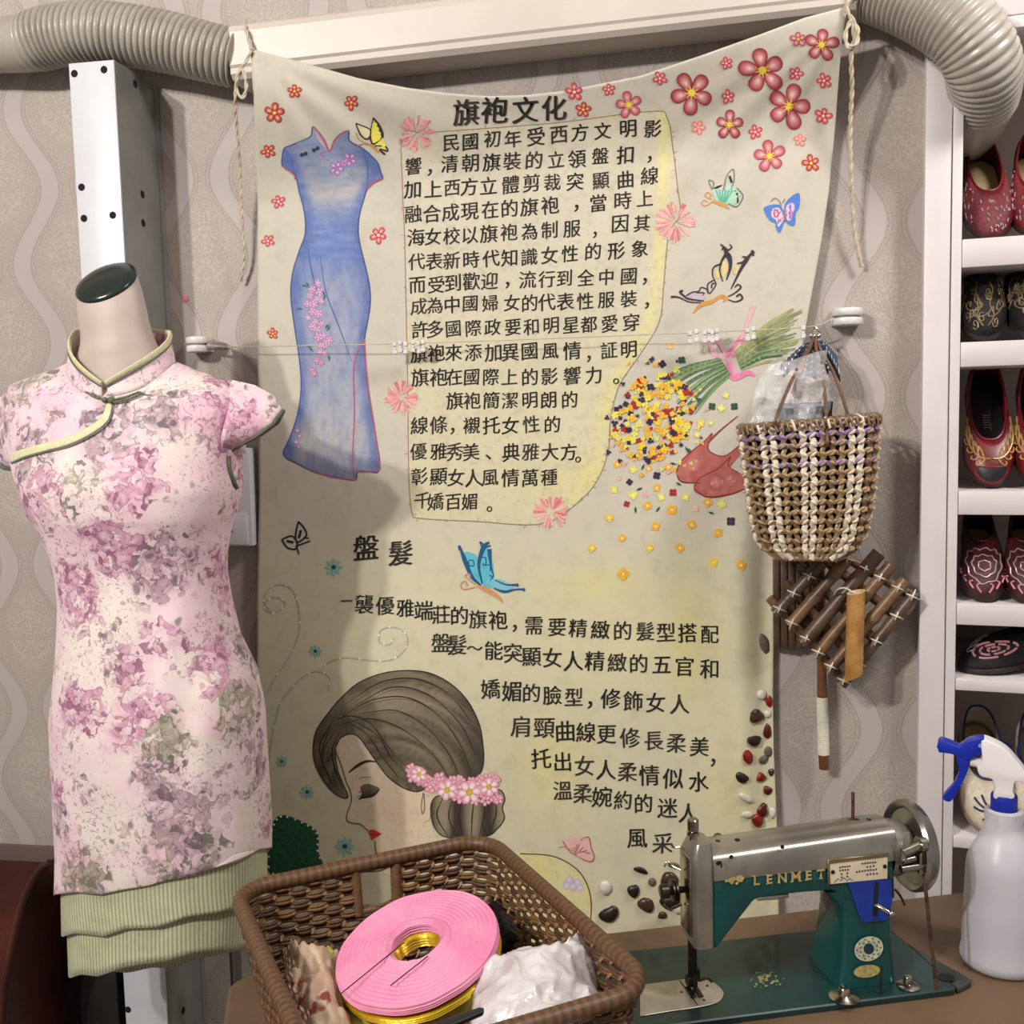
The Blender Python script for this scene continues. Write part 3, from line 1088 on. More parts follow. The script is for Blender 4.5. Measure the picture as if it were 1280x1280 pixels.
K = rgb(56, 46, 52)
q = tr(300, 40, 0.21875)
bfly([(q([(662, 522), (690, 590), (730, 612), (745, 560), (662, 522)]), 1.3, K), (q([(762, 490), (745, 590), (760, 640), (815, 600), (800, 540), (762, 490)]), 1.4, K),
      (q([(770, 650), (830, 655), (842, 680), (800, 668)]), 1.4, K), (q([(795, 672), (828, 700)]), 2.0, K), (q([(765, 495), (800, 560), (812, 600)]), [1, 3.2, 1], K), (q([(660, 575), (680, 615), (735, 640)]), 0.8, rgb(176, 130, 70)), (q([(665, 655), (700, 640), (740, 645)]), 0.8, rgb(176, 130, 70)), (q([(735, 640), (765, 660), (790, 690)]), [1, 3.0, 1], rgb(190, 140, 64))],
     [(q([(670, 530), (700, 585), (730, 605), (742, 562)]), rgb(214, 205, 160)), (q([(763, 505), (750, 590), (765, 635), (808, 598), (795, 545)]), rgb(226, 214, 90)), (q([(770, 645), (815, 605), (835, 665), (800, 665)]), rgb(222, 212, 110))], 'yellow butterfly with black wing edges')
q = tr(820, 200, 0.1875)
TEAL, OCH = rgb(96, 176, 150), rgb(206, 148, 76)
bfly([(q([(375, 195), (385, 150), (352, 135), (372, 195)]), 0.8, rgb(110, 120, 112)), (q([(450, 200), (470, 110), (515, 60), (520, 130), (500, 200)]), 0.9, rgb(110, 128, 118)), (q([(480, 290), (540, 310), (580, 240), (540, 185)]), 0.9, rgb(90, 110, 102)),
      (q([(385, 190), (410, 180), (440, 168)]), [1, 2.2, 1], K), (q([(490, 105), (505, 150)]), 2.0, K), (q([(525, 205), (555, 245)]), 2.2, K), (q([(545, 250), (545, 285)]), 1.8, K),
      (q([(375, 275), (430, 290), (492, 325)]), [1.5, 4.5, 1], OCH), (q([(372, 262), (350, 255), (328, 235), (345, 215), (368, 235), (352, 250)]), 1.0, OCH), (q([(372, 280), (330, 305), (305, 290), (320, 268), (345, 280)]), 1.0, OCH)]
     + [(q([(430 + 6 * k, 285), (400 + 22 * k, 200 - abs(k - 3) * 0)]), 1.6, TEAL) for k in range(6)],
     [(q([(378, 200), (395, 265), (470, 295), (520, 300), (560, 250), (535, 195), (500, 165), (480, 130), (455, 205), (420, 195)]), rgb(176, 208, 186))], 'green butterfly with an ochre body')
BL = rgb(84, 128, 206)
bfly([(q([(765, 278), (790, 255), (820, 270), (835, 305)]), 0.8, rgb(130, 110, 90)), (q([(845, 285), (858, 258)]), 0.8, rgb(130, 110, 90)), (q([(845, 330), (858, 370), (862, 415)]), [1, 3, 1], rgb(150, 120, 110)),
      (q([(785, 340), (805, 335), (815, 365), (795, 380), (785, 345)]), 1.6, rgb(206, 90, 110)), (q([(885, 345), (905, 340), (905, 370), (888, 362)]), 1.4, rgb(214, 120, 160)), (q([(820, 395), (830, 410)]), 2.4, rgb(206, 100, 120))],
     [(q([(718, 325), (760, 300), (825, 300), (850, 350), (855, 410), (825, 485), (800, 450), (795, 420), (755, 400)]), BL), (q([(858, 300), (900, 245), (955, 222), (955, 310), (930, 360), (925, 435), (880, 425), (866, 390)]), BL),
      (q([(775, 330), (815, 318), (842, 355), (848, 400), (815, 445), (800, 400), (770, 375)]), rgb(222, 196, 210)), (q([(868, 310), (910, 285), (925, 320), (905, 365), (900, 400), (872, 395)]), rgb(232, 186, 212))], 'blue and pink butterfly')
DK = rgb(64, 52, 62)
bfly([(q([(430, 560), (455, 585), (470, 620), (492, 660), (495, 720), (470, 800)]), [1.2, 2.6, 5.5, 3, 1.2], DK), (q([(440, 600), (455, 580), (480, 600), (505, 580), (490, 562)]), [1.4, 1.8, 1.0], DK), (q([(470, 620), (435, 680), (425, 740), (445, 810)]), [3, 1.2, 1], DK),
      (q([(440, 690), (385, 715), (378, 770), (400, 820)]), [1.8, 1.2, 1], DK), (q([(385, 800), (345, 830), (355, 890), (400, 830), (375, 825), (370, 855)]), 1.2, DK), (q([(645, 610), (600, 670), (560, 740), (500, 860)]), [1.6, 4.2, 2.6, 1.0], DK), (q([(655, 622), (640, 605), (650, 640)]), 2.2, DK), (q([(540, 690), (580, 680), (600, 650), (575, 645)]), [1.4, 2.2, 1.4], DK),
      (q([(480, 910), (520, 890), (565, 850), (545, 830), (525, 850)]), [1, 1.8, 1.2], DK), (q([(480, 930), (530, 945), (575, 925), (560, 895), (535, 912)]), [1, 1.8, 1.8], DK), (q([(100, 912), (150, 915), (220, 945), (300, 950)]), [2.2, 1.2, 1.0], DK), (q([(180, 870), (160, 880), (185, 905), (215, 925), (320, 940)]), [2.2, 2.0, 1.2], DK),
      (q([(200, 905), (245, 880), (285, 875), (300, 850), (335, 860), (350, 890)]), 1.1, DK), (q([(270, 885), (320, 885), (310, 905)]), 1.0, DK), (q([(250, 1020), (300, 965), (370, 945), (430, 910), (465, 920), (450, 945)]), [1, 4.5, 3.0, 3.8, 2.0], OCH)],
     [(q([(440, 690), (465, 675), (480, 720), (455, 780), (440, 760)]), rgb(222, 200, 140)), (q([(395, 740), (415, 730), (425, 780), (405, 790)]), rgb(222, 200, 140)), (q([(520, 710), (550, 700), (540, 760), (515, 750)]), rgb(216, 200, 140)), (q([(210, 910), (270, 890), (330, 900), (300, 938)]), rgb(196, 182, 196))], 'scrolled dark outline butterfly with an ochre body')
q = tr(480, 400, 370 / 1280)
DB, LBc = rgb(34, 88, 132), rgb(96, 184, 204)
bfly([(q([(330, 985), (350, 1040), (380, 1110), (420, 1150)]), [2, 4.5, 3.5, 1.5], DB), (q([(455, 960), (430, 985), (410, 1060), (425, 1140)]), [2, 5, 3, 1.5], DB), (q([(430, 970), (415, 960), (430, 985), (462, 975)]), 1.5, DB), (q([(455, 990), (462, 1060), (475, 1110)]), [4.5, 2.0, 1.0], DB),
      (q([(475, 1160), (520, 1175), (570, 1165), (605, 1165)]), [1.2, 2.8, 1.6, 2.0], DB), (q([(480, 1125), (530, 1145), (580, 1145)]), [1, 1.6, 2.4], DB), (q([(365, 1040), (385, 1040), (388, 1062), (370, 1062), (365, 1042)]), 1.1, DB), (q([(425, 1025), (440, 1030), (440, 1060), (425, 1055)]), 1.2, DB), (q([(445, 1060), (460, 1060), (458, 1085)]), 1.2, DB), (q([(455, 1105), (470, 1110), (460, 1125)]), 1.2, DB),
      (q([(400, 1150), (440, 1165), (490, 1195), (515, 1222)]), [2, 4.8, 4, 1], rgb(206, 150, 96)), (q([(395, 1145), (365, 1120), (350, 1105), (370, 1098), (372, 1118)]), 1.1, rgb(196, 140, 90)), (q([(395, 1155), (345, 1165), (332, 1145), (350, 1130), (362, 1150)]), 1.1, rgb(196, 140, 90)), (q([(325, 975), (328, 995)]), 2.6, DB), (q([(600, 1160), (608, 1172)]), 2.4, DB), (q([(572, 1140), (580, 1152)]), 2.4, DB)],
     [(q([(345, 1010), (395, 1015), (410, 1060), (425, 1140), (385, 1110)]), LBc), (q([(440, 985), (415, 1040), (425, 1140), (470, 1150), (470, 1050)]), LBc), (q([(440, 1130), (500, 1120), (560, 1155), (500, 1172)]), rgb(130, 190, 206))], 'large blue butterfly with an orange body')
q = tr(0, 320, 430 / 1280)
NV = rgb(32, 34, 52)
bfly([(q([(1110, 988), (1100, 1040), (1108, 1065), (1140, 1040), (1130, 1010), (1110, 988)]), 1.6, NV), (q([(1048, 1055), (1085, 1042), (1105, 1065), (1100, 1090), (1070, 1085), (1048, 1055)]), 1.6, NV), (q([(1100, 1080), (1155, 1060)]), 1.5, NV), (q([(1120, 1020), (1112, 1050)]), 2.2, NV), (q([(1066, 1060), (1092, 1066)]), 2.2, NV), (q([(1105, 1085), (1112, 1110)]), 1.4, NV), (q([(1128, 1048), (1150, 1050)]), 1.3, NV)],
     [], 'small black outline butterfly')
q = tr(500, 1050, 300 / 1280)
RO = rgb(168, 84, 92)
bfly([(q([(868, 5), (905, 60), (945, 85), (990, 110), (1025, 115), (1035, 85), (1020, 45), (1005, -15), (960, 5), (935, 50)]), 0.9, RO), (q([(845, 40), (880, 38), (920, 60)]), 0.7, rgb(176, 120, 90)), (q([(920, 40), (945, 85)]), [1, 3, 1], rgb(196, 150, 110))]
     + [(q([(930 + 14 * k, 80 - 6 * k), (960 + 18 * k, 20 + 18 * k)]), 1.0, RO) for k in range(4)],
     [(q([(870, 10), (920, -10), (1000, -10), (1020, 45), (1032, 90), (1020, 112), (985, 105), (940, 85), (905, 55)]), rgb(220, 178, 172))], 'rose pink butterfly near the basket')

# ---- bouquet of painted flowers with a pink bow
pt = Paint()
rp = random.Random(21)
G = [rgb(96, 128, 92), rgb(126, 150, 108), rgb(150, 164, 116), rgb(74, 104, 78), rgb(168, 166, 120)]
for k in range(26):
    t = k / 25
    ax, ay = lerp(826, 866, t) + rp.uniform(-4, 4), lerp(472, 520, t) + rp.uniform(-5, 5)
    bx, by = lerp(900, 914, t), lerp(448, 468, t)
    pt.stroke([(ax, ay), ((ax + bx) / 2, (ay + by) / 2 - 4), (bx, by)], [1.6, 2.6, 2.2], G[k % 4], 5)
for k in range(30):
    t = k / 29
    ax, ay = lerp(918, 926, t), lerp(440, 462, t)
    bx, by = lerp(1000, 992, t) + rp.uniform(-16, 4), lerp(384, 448, t) + rp.uniform(-4, 4)
    pt.stroke([(ax, ay), ((ax + bx) / 2, (ay + by) / 2 - 5), (bx, by)], [2.2, 3.6, 1.4], mixc(G[k % 5], rgb(176, 172, 120), 0.6 * (1 - t)), 5)
pt.done('painted_stems', 'green painted bouquet stems')
pt = Paint()
PKB, PKL = rgb(222, 130, 165), rgb(232, 168, 190)
pt.stroke([(908, 448), (892, 442), (888, 430), (898, 428), (908, 444)], 4.5, PKL, 6)
pt.stroke([(908, 446), (918, 432), (928, 420), (928, 432), (914, 446)], 4.5, PKB, 6)
pt.stroke([(910, 448), (912, 462), (918, 472), (934, 466), (944, 470)], [4, 8, 8, 3], PKB, 6)
pt.stroke([(909, 448), (916, 458), (922, 474)], [3, 7, 5], PKL, 6)
pt.stroke([(926, 424), (934, 405), (942, 382)], [3, 5, 6], rgb(222, 176, 178), 6)
pt.done('painted_bow', 'pink painted bow round the stems')
pt = Paint()
YEL, ORA, PUR, CRI, GRN, LEM = rgb(236, 204, 60), rgb(236, 176, 56), rgb(58, 44, 70), rgb(166, 44, 52), rgb(50, 84, 66), rgb(226, 220, 110)


def dots(x, y, r, c, n=4):
    for k in range(n):
        a = 2 * pi * k / n + x
        pt.disc(x + r * .55 * cos(a), y + r * .55 * sin(a), r * .5, c, n=7)


for k in range(300):
    a, rr = rp.uniform(0, 2 * pi), sqrt(rp.random())
    x, y = 818 + 50 * rr * cos(a), 522 + 56 * rr * sin(a)
    x += (y - 520) * -0.15
    dots(x, y, rp.uniform(2.2, 4.8), rp.choice([YEL, YEL, ORA, ORA, LEM, PUR, PUR, CRI, mixc(YEL, LEM, .5)]), rp.choice([3, 4, 4]))
for k in range(34):
    a, rr = rp.uniform(0, 2 * pi), rp.uniform(1.0, 1.3)
    dots(818 + 52 * rr * cos(a), 524 + 62 * rr * sin(a), rp.uniform(2, 3.5), rp.choice([PUR, LEM, GRN, ORA, rgb(230, 170, 160)]), 3)
for (x, y, c) in ((852, 450, GRN), (828, 455, PUR), (846, 462, LEM), (918, 508, GRN), (890, 508, GRN), (838, 432, rgb(230, 190, 140))):
    dots(x, y, 5, c, 4)
pt.done('painted_flower_head', 'dense bunch of tiny yellow and dark painted flowers')
pt = Paint()
qq = tr(740, 380, 370 / 1280)
for (x, y, r, c) in [(110, 692, 6, ORA), (115, 755, 4, rgb(230, 180, 160)), (95, 803, 6, LEM), (150, 865, 5, CRI), (162, 770, 5, PUR), (178, 825, 7, LEM), (180, 715, 6, LEM), (245, 712, 5, ORA), (280, 742, 6, PUR), (280, 795, 6, ORA), (232, 825, 4, rgb(238, 170, 170)), (240, 872, 7, ORA), (300, 835, 6, LEM), (350, 815, 6, CRI), (345, 890, 8, ORA), (405, 835, 6, LEM), (330, 705, 6, ORA),
                    (75, 925, 6, YEL), (275, 962, 7, ORA), (430, 955, 7, ORA), (130, 1012, 6, ORA), (250, 1055, 6, YEL), (380, 1055, 7, ORA), (545, 990, 7, ORA), (525, 1118, 7, YEL), (645, 1130, 8, ORA), (135, 1168, 9, ORA), (600, 940, 7, PUR), (560, 865, 7, LEM), (500, 858, 7, ORA), (448, 885, 5, rgb(240, 190, 170)), (560, 450, 6, LEM), (580, 395, 5, LEM), (470, 515, 6, YEL), (515, 515, 4, LEM), (405, 570, 6, YEL), (455, 565, 5, LEM), (0, 1055, 6, YEL)]:
    cx, cy = qq([(x, y)])[0]
    dots(cx, cy, r * 0.85, c, 4)
    if c in (YEL, ORA, LEM):
        pt.disc(cx, cy, 1.4, rgb(250, 240, 200))
for (x, y, a) in ((188, 890, 1.5), (285, 888, 2.2), (515, 903, .3), (375, 778, .5), (205, 800, -.4), (220, 705, 2), (350, 690, .2), (410, 628, 1)):
    cx, cy = qq([(x, y)])[0]
    pt.stroke([(cx - 4 * cos(a), cy - 4 * sin(a)), (cx, cy), (cx + 4 * cos(a), cy + 4 * sin(a))], [.5, 3, .5], GRN, 4)
pt.done('painted_petals', 'loose yellow and dark flowers falling from the bouquet')

# ---- painted red shoes
pt = Paint()
q = tr(740, 380, 370 / 1280)


def shoe_col(px, py):
    return mixc(rgb(164, 74, 72), rgb(196, 122, 112), 0.5 + 0.6 * nz(px / 9.0, py / 9.0, 2.0))


pt.poly(spline(q([(365, 730), (385, 680), (440, 630), (490, 590), (520, 560), (500, 620), (530, 650), (580, 655), (640, 610), (660, 620), (600, 700), (550, 745), (470, 772), (400, 765)]), 4, True), shoe_col)
pt.poly(spline(q([(440, 790), (470, 750), (540, 715), (580, 680), (600, 660), (590, 700), (640, 735), (680, 735), (680, 790), (600, 820), (520, 832), (455, 820)]), 4, True), shoe_col)
for oc_ in ([(365, 730), (385, 680), (440, 630), (490, 590), (520, 560), (500, 620), (530, 650), (580, 655), (640, 610)], [(440, 790), (470, 750), (540, 715), (580, 680), (600, 660), (590, 700), (640, 735)]):
    pt.stroke(q(oc_), 1.5, rgb(140, 54, 54))
pt.stroke(q([(500, 600), (540, 560), (580, 525), (630, 485)]), [3, 2, 1.4], rgb(150, 70, 66))
for (x_, y_, r_) in ((435, 695, 9), (535, 770, 10), (600, 760, 8)):
    pt.disc(*q([(x_, y_)])[0], r_, rgb(214, 150, 138), shoe_col(*q([(x_, y_)])[0]), 18)
pt.stroke(q([(365, 735), (390, 768), (470, 775)]), [1, 2.4, 1], rgb(132, 48, 50))
pt.stroke(q([(440, 800), (500, 835), (600, 822), (660, 800)]), [1, 2.4, 1], rgb(132, 48, 50))
for (x, y) in ((430, 690), (450, 680), (438, 710), (520, 775), (560, 770), (595, 755)):
    pt.disc(*q([(x, y)])[0], 3, rgb(226, 170, 160), rgb(190, 110, 104))
pt.done('painted_shoes', 'pair of red painted slippers')

# ---- the woman in profile
q = tr(280, 800, 420 / 1280)
SKIN, SKIN2 = rgb(219, 201, 174), rgb(214, 184, 156)
pt = Paint()
face = spline(q([(436, 400), (470, 352), (560, 380), (700, 520), (790, 600), (800, 740), (900, 760), (900, 900), (640, 900), (600, 862), (585, 835), (578, 800), (572, 782), (576, 765), (560, 755), (552, 745), (556, 733), (545, 722), (520, 702), (485, 696), (468, 685), (470, 660), (486, 612), (480, 570), (466, 540), (448, 480)]), 4, True)
pt.poly(face, lambda x, y: mixc(SKIN, SKIN2, 0.5 * exp(-((x - 500) / 30) ** 2 - ((y - 1015) / 22) ** 2) + 0.2 * nz(x / 20, y / 20)), 4.5, z=0.0006)
LN = rgb(84, 62, 44)
pt.stroke(q([(424, 380), (428, 430), (448, 480), (466, 540), (480, 570), (486, 612), (470, 660), (468, 685), (485, 696), (520, 702), (545, 722), (556, 733)]), 1.0, LN)
pt.stroke(q([(576, 765), (578, 800), (590, 840), (612, 862), (650, 858)]), 1.0, LN)
pt.stroke(q([(475, 505), (510, 478), (545, 462), (580, 464)]), [1.5, 4.2, 3.2, 1.2], rgb(66, 50, 36))
pt.stroke(q([(515, 530), (530, 524), (560, 522)]), [.6, 1.2, .6], rgb(120, 92, 70))
pt.poly(spline(q([(520, 560), (545, 548), (585, 560), (592, 572), (570, 592), (540, 600), (515, 606), (525, 585)]), 4, True), lambda x, y: mixc(rgb(66, 58, 50), rgb(120, 102, 84), sst(996, 982, y)))
pt.stroke(q([(592, 570), (570, 592), (540, 600), (512, 606)]), [1.6, 2.4, 1.0], rgb(40, 32, 26))
for (a, b) in (((520, 590), (508, 600)), ((530, 596), (515, 610)), ((524, 575), (514, 582))):
    pt.stroke(q([a, b]), 1.0, rgb(40, 32, 26))
pt.poly(spline(q([(552, 728), (568, 722), (598, 738), (582, 752), (562, 760), (556, 746)]), 4, True), rgb(196, 62, 58))
pt.stroke(q([(556, 744), (580, 742), (606, 736)]), [1, 1.4, .5], rgb(140, 36, 40))
pt.stroke(q([(760, 580), (752, 630), (756, 662), (764, 640), (762, 585)]), 1.0, LN)
pt.stroke(q([(785, 640), (784, 680), (765, 695)]), [.8, 1.2, .6], rgb(176, 140, 110))
pt.done('painted_face', 'pale painted face of a woman with lowered eyes and red lips')
pt = Paint()
HAIR = spline(q([(472, 600), (430, 590), (385, 545), (350, 480), (340, 420), (352, 345), (400, 275), (445, 222), (510, 165), (600, 128), (700, 116), (790, 128), (870, 172), (930, 235), (970, 315), (985, 390), (988, 470), (965, 520), (900, 545), (790, 560), (735, 578), (680, 562), (625, 522), (585, 470), (550, 420), (515, 372), (480, 358), (440, 378), (424, 420), (432, 490), (452, 545)]), 4, True)


def hair_col(px, py):
    x, y = (px - 280) * 1280 / 420, (py - 800) * 1280 / 420
    t = hypot(x - 440, (y - 360) * 1.15)
    a = atan2(y - 360, x - 440)
    rr = hypot((x - 620) / 1.08, y - 600)
    aa = atan2(y - 600, x - 620)
    s = 0.5 + 0.8 * nz(aa * 0.9 + 3, rr / 22.0, 1.0) + 0.5 * nz(aa * 1.4, rr / 8.0, 4.0)
    c = mixc(rgb(74, 66, 54), rgb(146, 132, 108), s * 0.75)
    c = mixc(c, rgb(168, 156, 128), 0.55 * exp(-((x - 640) / 170) ** 2 - ((y - 235) / 60) ** 2))
    return mixc(c, rgb(48, 43, 37), sst(830, 985, x) * 0.7 + 0.5 * sst(420, 345, x))


pt.poly(HAIR, hair_col, 4.0, z=0.0007)
HD = rgb(46, 40, 34)
pt.stroke(HAIR, 1.4, HD, 1, z=0.00076, closed=True)
for st in ([(440, 300), (560, 230), (700, 220), (820, 290), (900, 400), (940, 500)], [(450, 320), (560, 300), (680, 340), (790, 430), (860, 530)], [(430, 340), (380, 420), (400, 520), (460, 590)], [(420, 300), (365, 400), (380, 490)],
           [(480, 300), (580, 360), (640, 450), (720, 530), (760, 570)], [(470, 310), (545, 360), (600, 440), (660, 520)], [(500, 250), (640, 180), (780, 210), (900, 320), (960, 440)], [(470, 240), (600, 160), (740, 150), (860, 210), (940, 310)],
           [(520, 280), (660, 270), (780, 340), (860, 440), (900, 530)], [(430, 300), (490, 290), (560, 320), (620, 400), (700, 490)], [(405, 330), (372, 440), (410, 550)], [(440, 350), (412, 420), (425, 500), (455, 570)]):
    pt.stroke(q(st), [0.6, 2.0, 0.8], HD, 8)
    pt.stroke(q([(x + 10, y + 9) for x, y in st]), [0.4, 1.4, 0.5], rgb(96, 86, 70), 8)
bun = spline(q([(795, 610), (840, 590), (1000, 590), (1050, 570), (1070, 605), (1060, 640), (1068, 680), (1040, 720), (1000, 748), (900, 755), (835, 748), (800, 710), (788, 660)]), 4, True)
pt.poly(bun, lambda px, py: mixc(rgb(62, 55, 46), rgb(150, 138, 112), max(0, 0.5 + 0.6 * sin(((px - 280) * 3.05 - 920) * 0.055) - 0.3 * sst(1025, 1050, py))), 4.0, z=0.0007)
pt.stroke(bun, 1.3, HD, 1, z=0.00076, closed=True)
for x in (830, 870, 905, 950, 990, 1030):
    pt.stroke(q([(x + 4, 600), (x - 8 + (x - 920) * .12, 670), (x + (920 - x) * .25, 748)]), [.6, 1.8, .8], HD, 6)
pt.done('painted_hair', 'dark painted hair drawn back into a low bun')
pt = Paint()
rp = random.Random(4)
for k in range(70):
    t = k / 69
    x, y = lerp(705, 1045, t), 498 + 72 * sin(t * 2.2) + rp.uniform(-46, 52) * (.35 + .65 * t)
    cx, cy = q([(x, y)])[0]
    r = rp.uniform(5, 9)
    for j in range(5):
        pt.petal(cx, cy, j * 2 * pi / 5 + x, r, r * .42, rgb(248, 226, 230), rgb(236, 184, 196), rgb(214, 128, 150))
for (x, y, r) in ((742, 512, 10), (850, 572, 13), (935, 580, 15), (1010, 560, 12)):
    cx, cy = q([(x, y)])[0]
    for j in range(6):
        pt.petal(cx, cy, j * 2 * pi / 6 + x, r, r * .36, rgb(250, 238, 236), rgb(248, 228, 230), rgb(228, 160, 178))
    pt.disc(cx, cy, r * .3, rgb(232, 200, 70), rgb(200, 160, 60))
pt.done('painted_hair_flowers', 'pink and white flowers painted in the hair')
pt = Paint()
sh = spline([(606, 1085), (640, 1066), (662, 1066), (690, 1071), (718, 1085), (733, 1104), (739, 1130), (736, 1172), (600, 1172)], 5, True)
pt.poly(sh, lambda x, y: mixc(rgb(216, 206, 166), rgb(220, 210, 140), 0.5 + .5 * nz(x / 30, y / 30)), 6, z=0.0005)
pt.stroke([(650, 1067), (690, 1070), (718, 1084), (733, 1104), (739, 1130), (737, 1165)], 1.4, rgb(96, 72, 48), 6)
pt.done('painted_shoulder', 'yellow painted shoulder with a brown outline')

# ---- silver swirls with bead dots, and small teal flowers
SW = rgb(176, 182, 168)
q = tr(320, 640, 0.28125)
for st in ([(95, 445), (130, 410), (100, 380), (50, 390), (40, 430), (75, 450), (35, 400), (60, 340), (115, 322), (165, 350), (190, 430), (192, 530), (150, 640), (90, 730), (48, 810)],
           [(545, 575), (555, 525), (620, 512), (670, 550), (665, 605), (620, 648), (560, 662), (480, 656), (400, 648), (330, 665), (290, 700)], [(545, 580), (590, 590), (612, 560)],
           [(320, 790), (330, 740), (280, 708), (220, 725), (160, 780), (110, 850), (85, 940), (60, 1080), (50, 1250)]):
    pt = Paint()
    pt.stroke(q(st), 1.5, SW, 8)
    P_ = spline(q(st), 8)
    for k in range(4, len(P_), 9):
        pt.disc(P_[k][0], P_[k][1], 1.5, rgb(226, 232, 222), n=8)
    pt.done('painted_swirl')
for (x, y, r) in ((417, 709, 11), (394, 814, 8), (352, 952, 7), (384, 990, 9), (431, 1058, 12)):
    pt = Paint()
    for k in range(8):
        pt.petal(x, y, k * 2 * pi / 8, r, r * .22, rgb(120, 160, 150), rgb(150, 196, 180), rgb(140, 184, 176))
    pt.disc(x, y, r * .28, rgb(34, 60, 66), rgb(60, 100, 98))
    pt.done('painted_teal_flower')
pt = Paint()
for (x, y) in ((712, 1100), (722, 1103), (716, 1108), (708, 1107), (725, 1110)):
    pt.disc(x, y, 5, rgb(226, 216, 226), rgb(190, 180, 205))
pt.done('painted_white_flower')

# green beaded patch sewn near the lower left corner
pent = [(338, 1037), (350, 1019), (378, 1027), (397, 1041), (398, 1064), (401, 1090), (340, 1094), (335, 1060)]
mb = MB()
ct = (368, 1058)
NR = 5
rows = []
for k in range(NR + 1):
    f = 1 - k / NR
    rows.append([bpt(lerp(ct[0], x, f), lerp(ct[1], y, f), 0.0012 + 0.0022 * (1 - f ** 3)) for x, y in spline(pent, 4, True)])
mb.grid(rows, True)
o = mb.build('green_patch', pm('green_felt', rgb(24, 84, 56), 0.85, var=0.2, scale=120, bump=0.3), ban)
mb = MB()
for k, (x, y) in enumerate(spline(pent, 3, True)):
    c = bpt(lerp(x, ct[0], .05), lerp(y, ct[1], .05), 0.002)
    mb.ell(c, VX * .0021, VY * .0016, VZ * .0021, 8, 6)
mb.build('bead_edge', pm('pearl_bead', rgb(190, 214, 196), 0.25), o)

# shells and seeds glued along the lower right
SEEDS = [(955, 804, 6, 13, .25, 'g'), (952, 868, 6.5, 6.5, 0, 'w'), (961, 876, 4.5, 8, .2, 'r'), (945, 894, 11, 9, .3, 'b'), (959, 892, 5, 5, 0, 'w'), (959, 913, 5, 10, 0, 'd'), (943, 926, 12, 7, .1, 'k'), (960, 939, 5, 7, 0, 'g'), (935, 946, 7, 9.5, .3, 'r'), (954, 949, 7, 5, .5, 'g'),
         (927, 972, 9, 6.5, -.5, 'k'), (951, 970, 7, 6, .2, 'r'), (964, 965, 4, 5, 0, 'b'), (959, 987, 5.5, 6, .6, 'd'), (932, 997, 11, 5, -.5, 'w'), (953, 1012, 7, 10, -.3, 'd'), (947, 1025, 8, 9, .5, 'r'), (934, 1018, 7.5, 4.5, 0, 'w'), (965, 1016, 4.5, 7, 0, 'w'), (897, 1046, 7, 6, .2, 'b'), (936, 1043, 7, 4, .4, 'w'),
         (801, 1087, 10, 4, -.35, 'k'), (815, 1102, 5, 6, 0, 'g'), (836, 1098, 12, 10, .3, 'b'), (792, 1114, 8, 9, .2, 'k'), (808, 1130, 12, 9, -.6, 'b'), (838, 1127, 14, 11, .2, 'k'), (846, 1135, 6, 8, .3, 'w'), (762, 1143, 14, 10, .5, 'k'), (828, 1143, 6, 5, 0, 'b'), (842, 1081, 8, 4, -.2, 'g'), (757, 1109, 8.5, 10, 0, 'w')]
MS = {'g': pm('grey_shell', rgb(104, 92, 80), 0.5, var=0.25, scale=200), 'w': pm('white_shell', rgb(214, 206, 192), 0.35, var=0.06, scale=200), 'r': pm('red_seed', rgb(142, 34, 30), 0.3, var=0.25, scale=200), 'd': pm('dark_red_seed', rgb(92, 28, 24), 0.35, var=0.25, scale=200), 'b': pm('brown_seed', rgb(74, 48, 32), 0.35, var=0.3, scale=200), 'k': pm('black_seed', rgb(36, 26, 22), 0.4, var=0.3, scale=200)}
NMS = {'g': ('shell', 'grey brown shell'), 'w': ('shell', 'small white shell'), 'r': ('seed', 'bright red seed'), 'd': ('seed', 'dark red seed'), 'b': ('seed', 'brown seed'), 'k': ('seed', 'black seed')}
for i, (x, y, a, b, ro, kd) in enumerate(SEEDS):
    o_ = bpt(x, y, 0.0)
    ux = (bpt(x + 3, y) - o_).normalized()
    uz = (bpt(x, y - 3) - o_).normalized()
    uy = ux.cross(uz).normalized()
    s = 0.00122
    mb = MB()
    rows = []
    for iv in range(9):
        th = pi * iv / 8
        row = []
        for iu in range(14):
            ph = 2 * pi * iu / 14
            X, Z, Yd = sin(th) * cos(ph), sin(th) * sin(ph), cos(th)
            bend = 0.35 * X * X if kd in 'bkr' else 0
            lump = 1 + 0.14 * nz(X * 2 + i, Z * 2, Yd * 2)
            X2, Z2 = X * a * s * lump, (Z * b - bend * b * (1 if i % 2 else -1)) * s * lump
            if kd in 'rd':
                X2 *= (1 - 0.35 * Z)
            xr, zr = X2 * cos(ro) - Z2 * sin(ro), X2 * sin(ro) + Z2 * cos(ro)
            row.append(o_ + ux * xr + uz * zr - uy * (-Yd * min(a, b) * s * 0.55) + Vector((0, -0.002, 0)))
        rows.append(row)
    mb.grid(rows, True)
    o = mb.build(NMS[kd][0], MS[kd], ban)
    o['label'] = NMS[kd][1]

# cords that tie the two top corners
M_cord = pm('cotton_cord', rgb(204, 190, 166), 0.85, var=0.15, scale=90, bump=0.3)


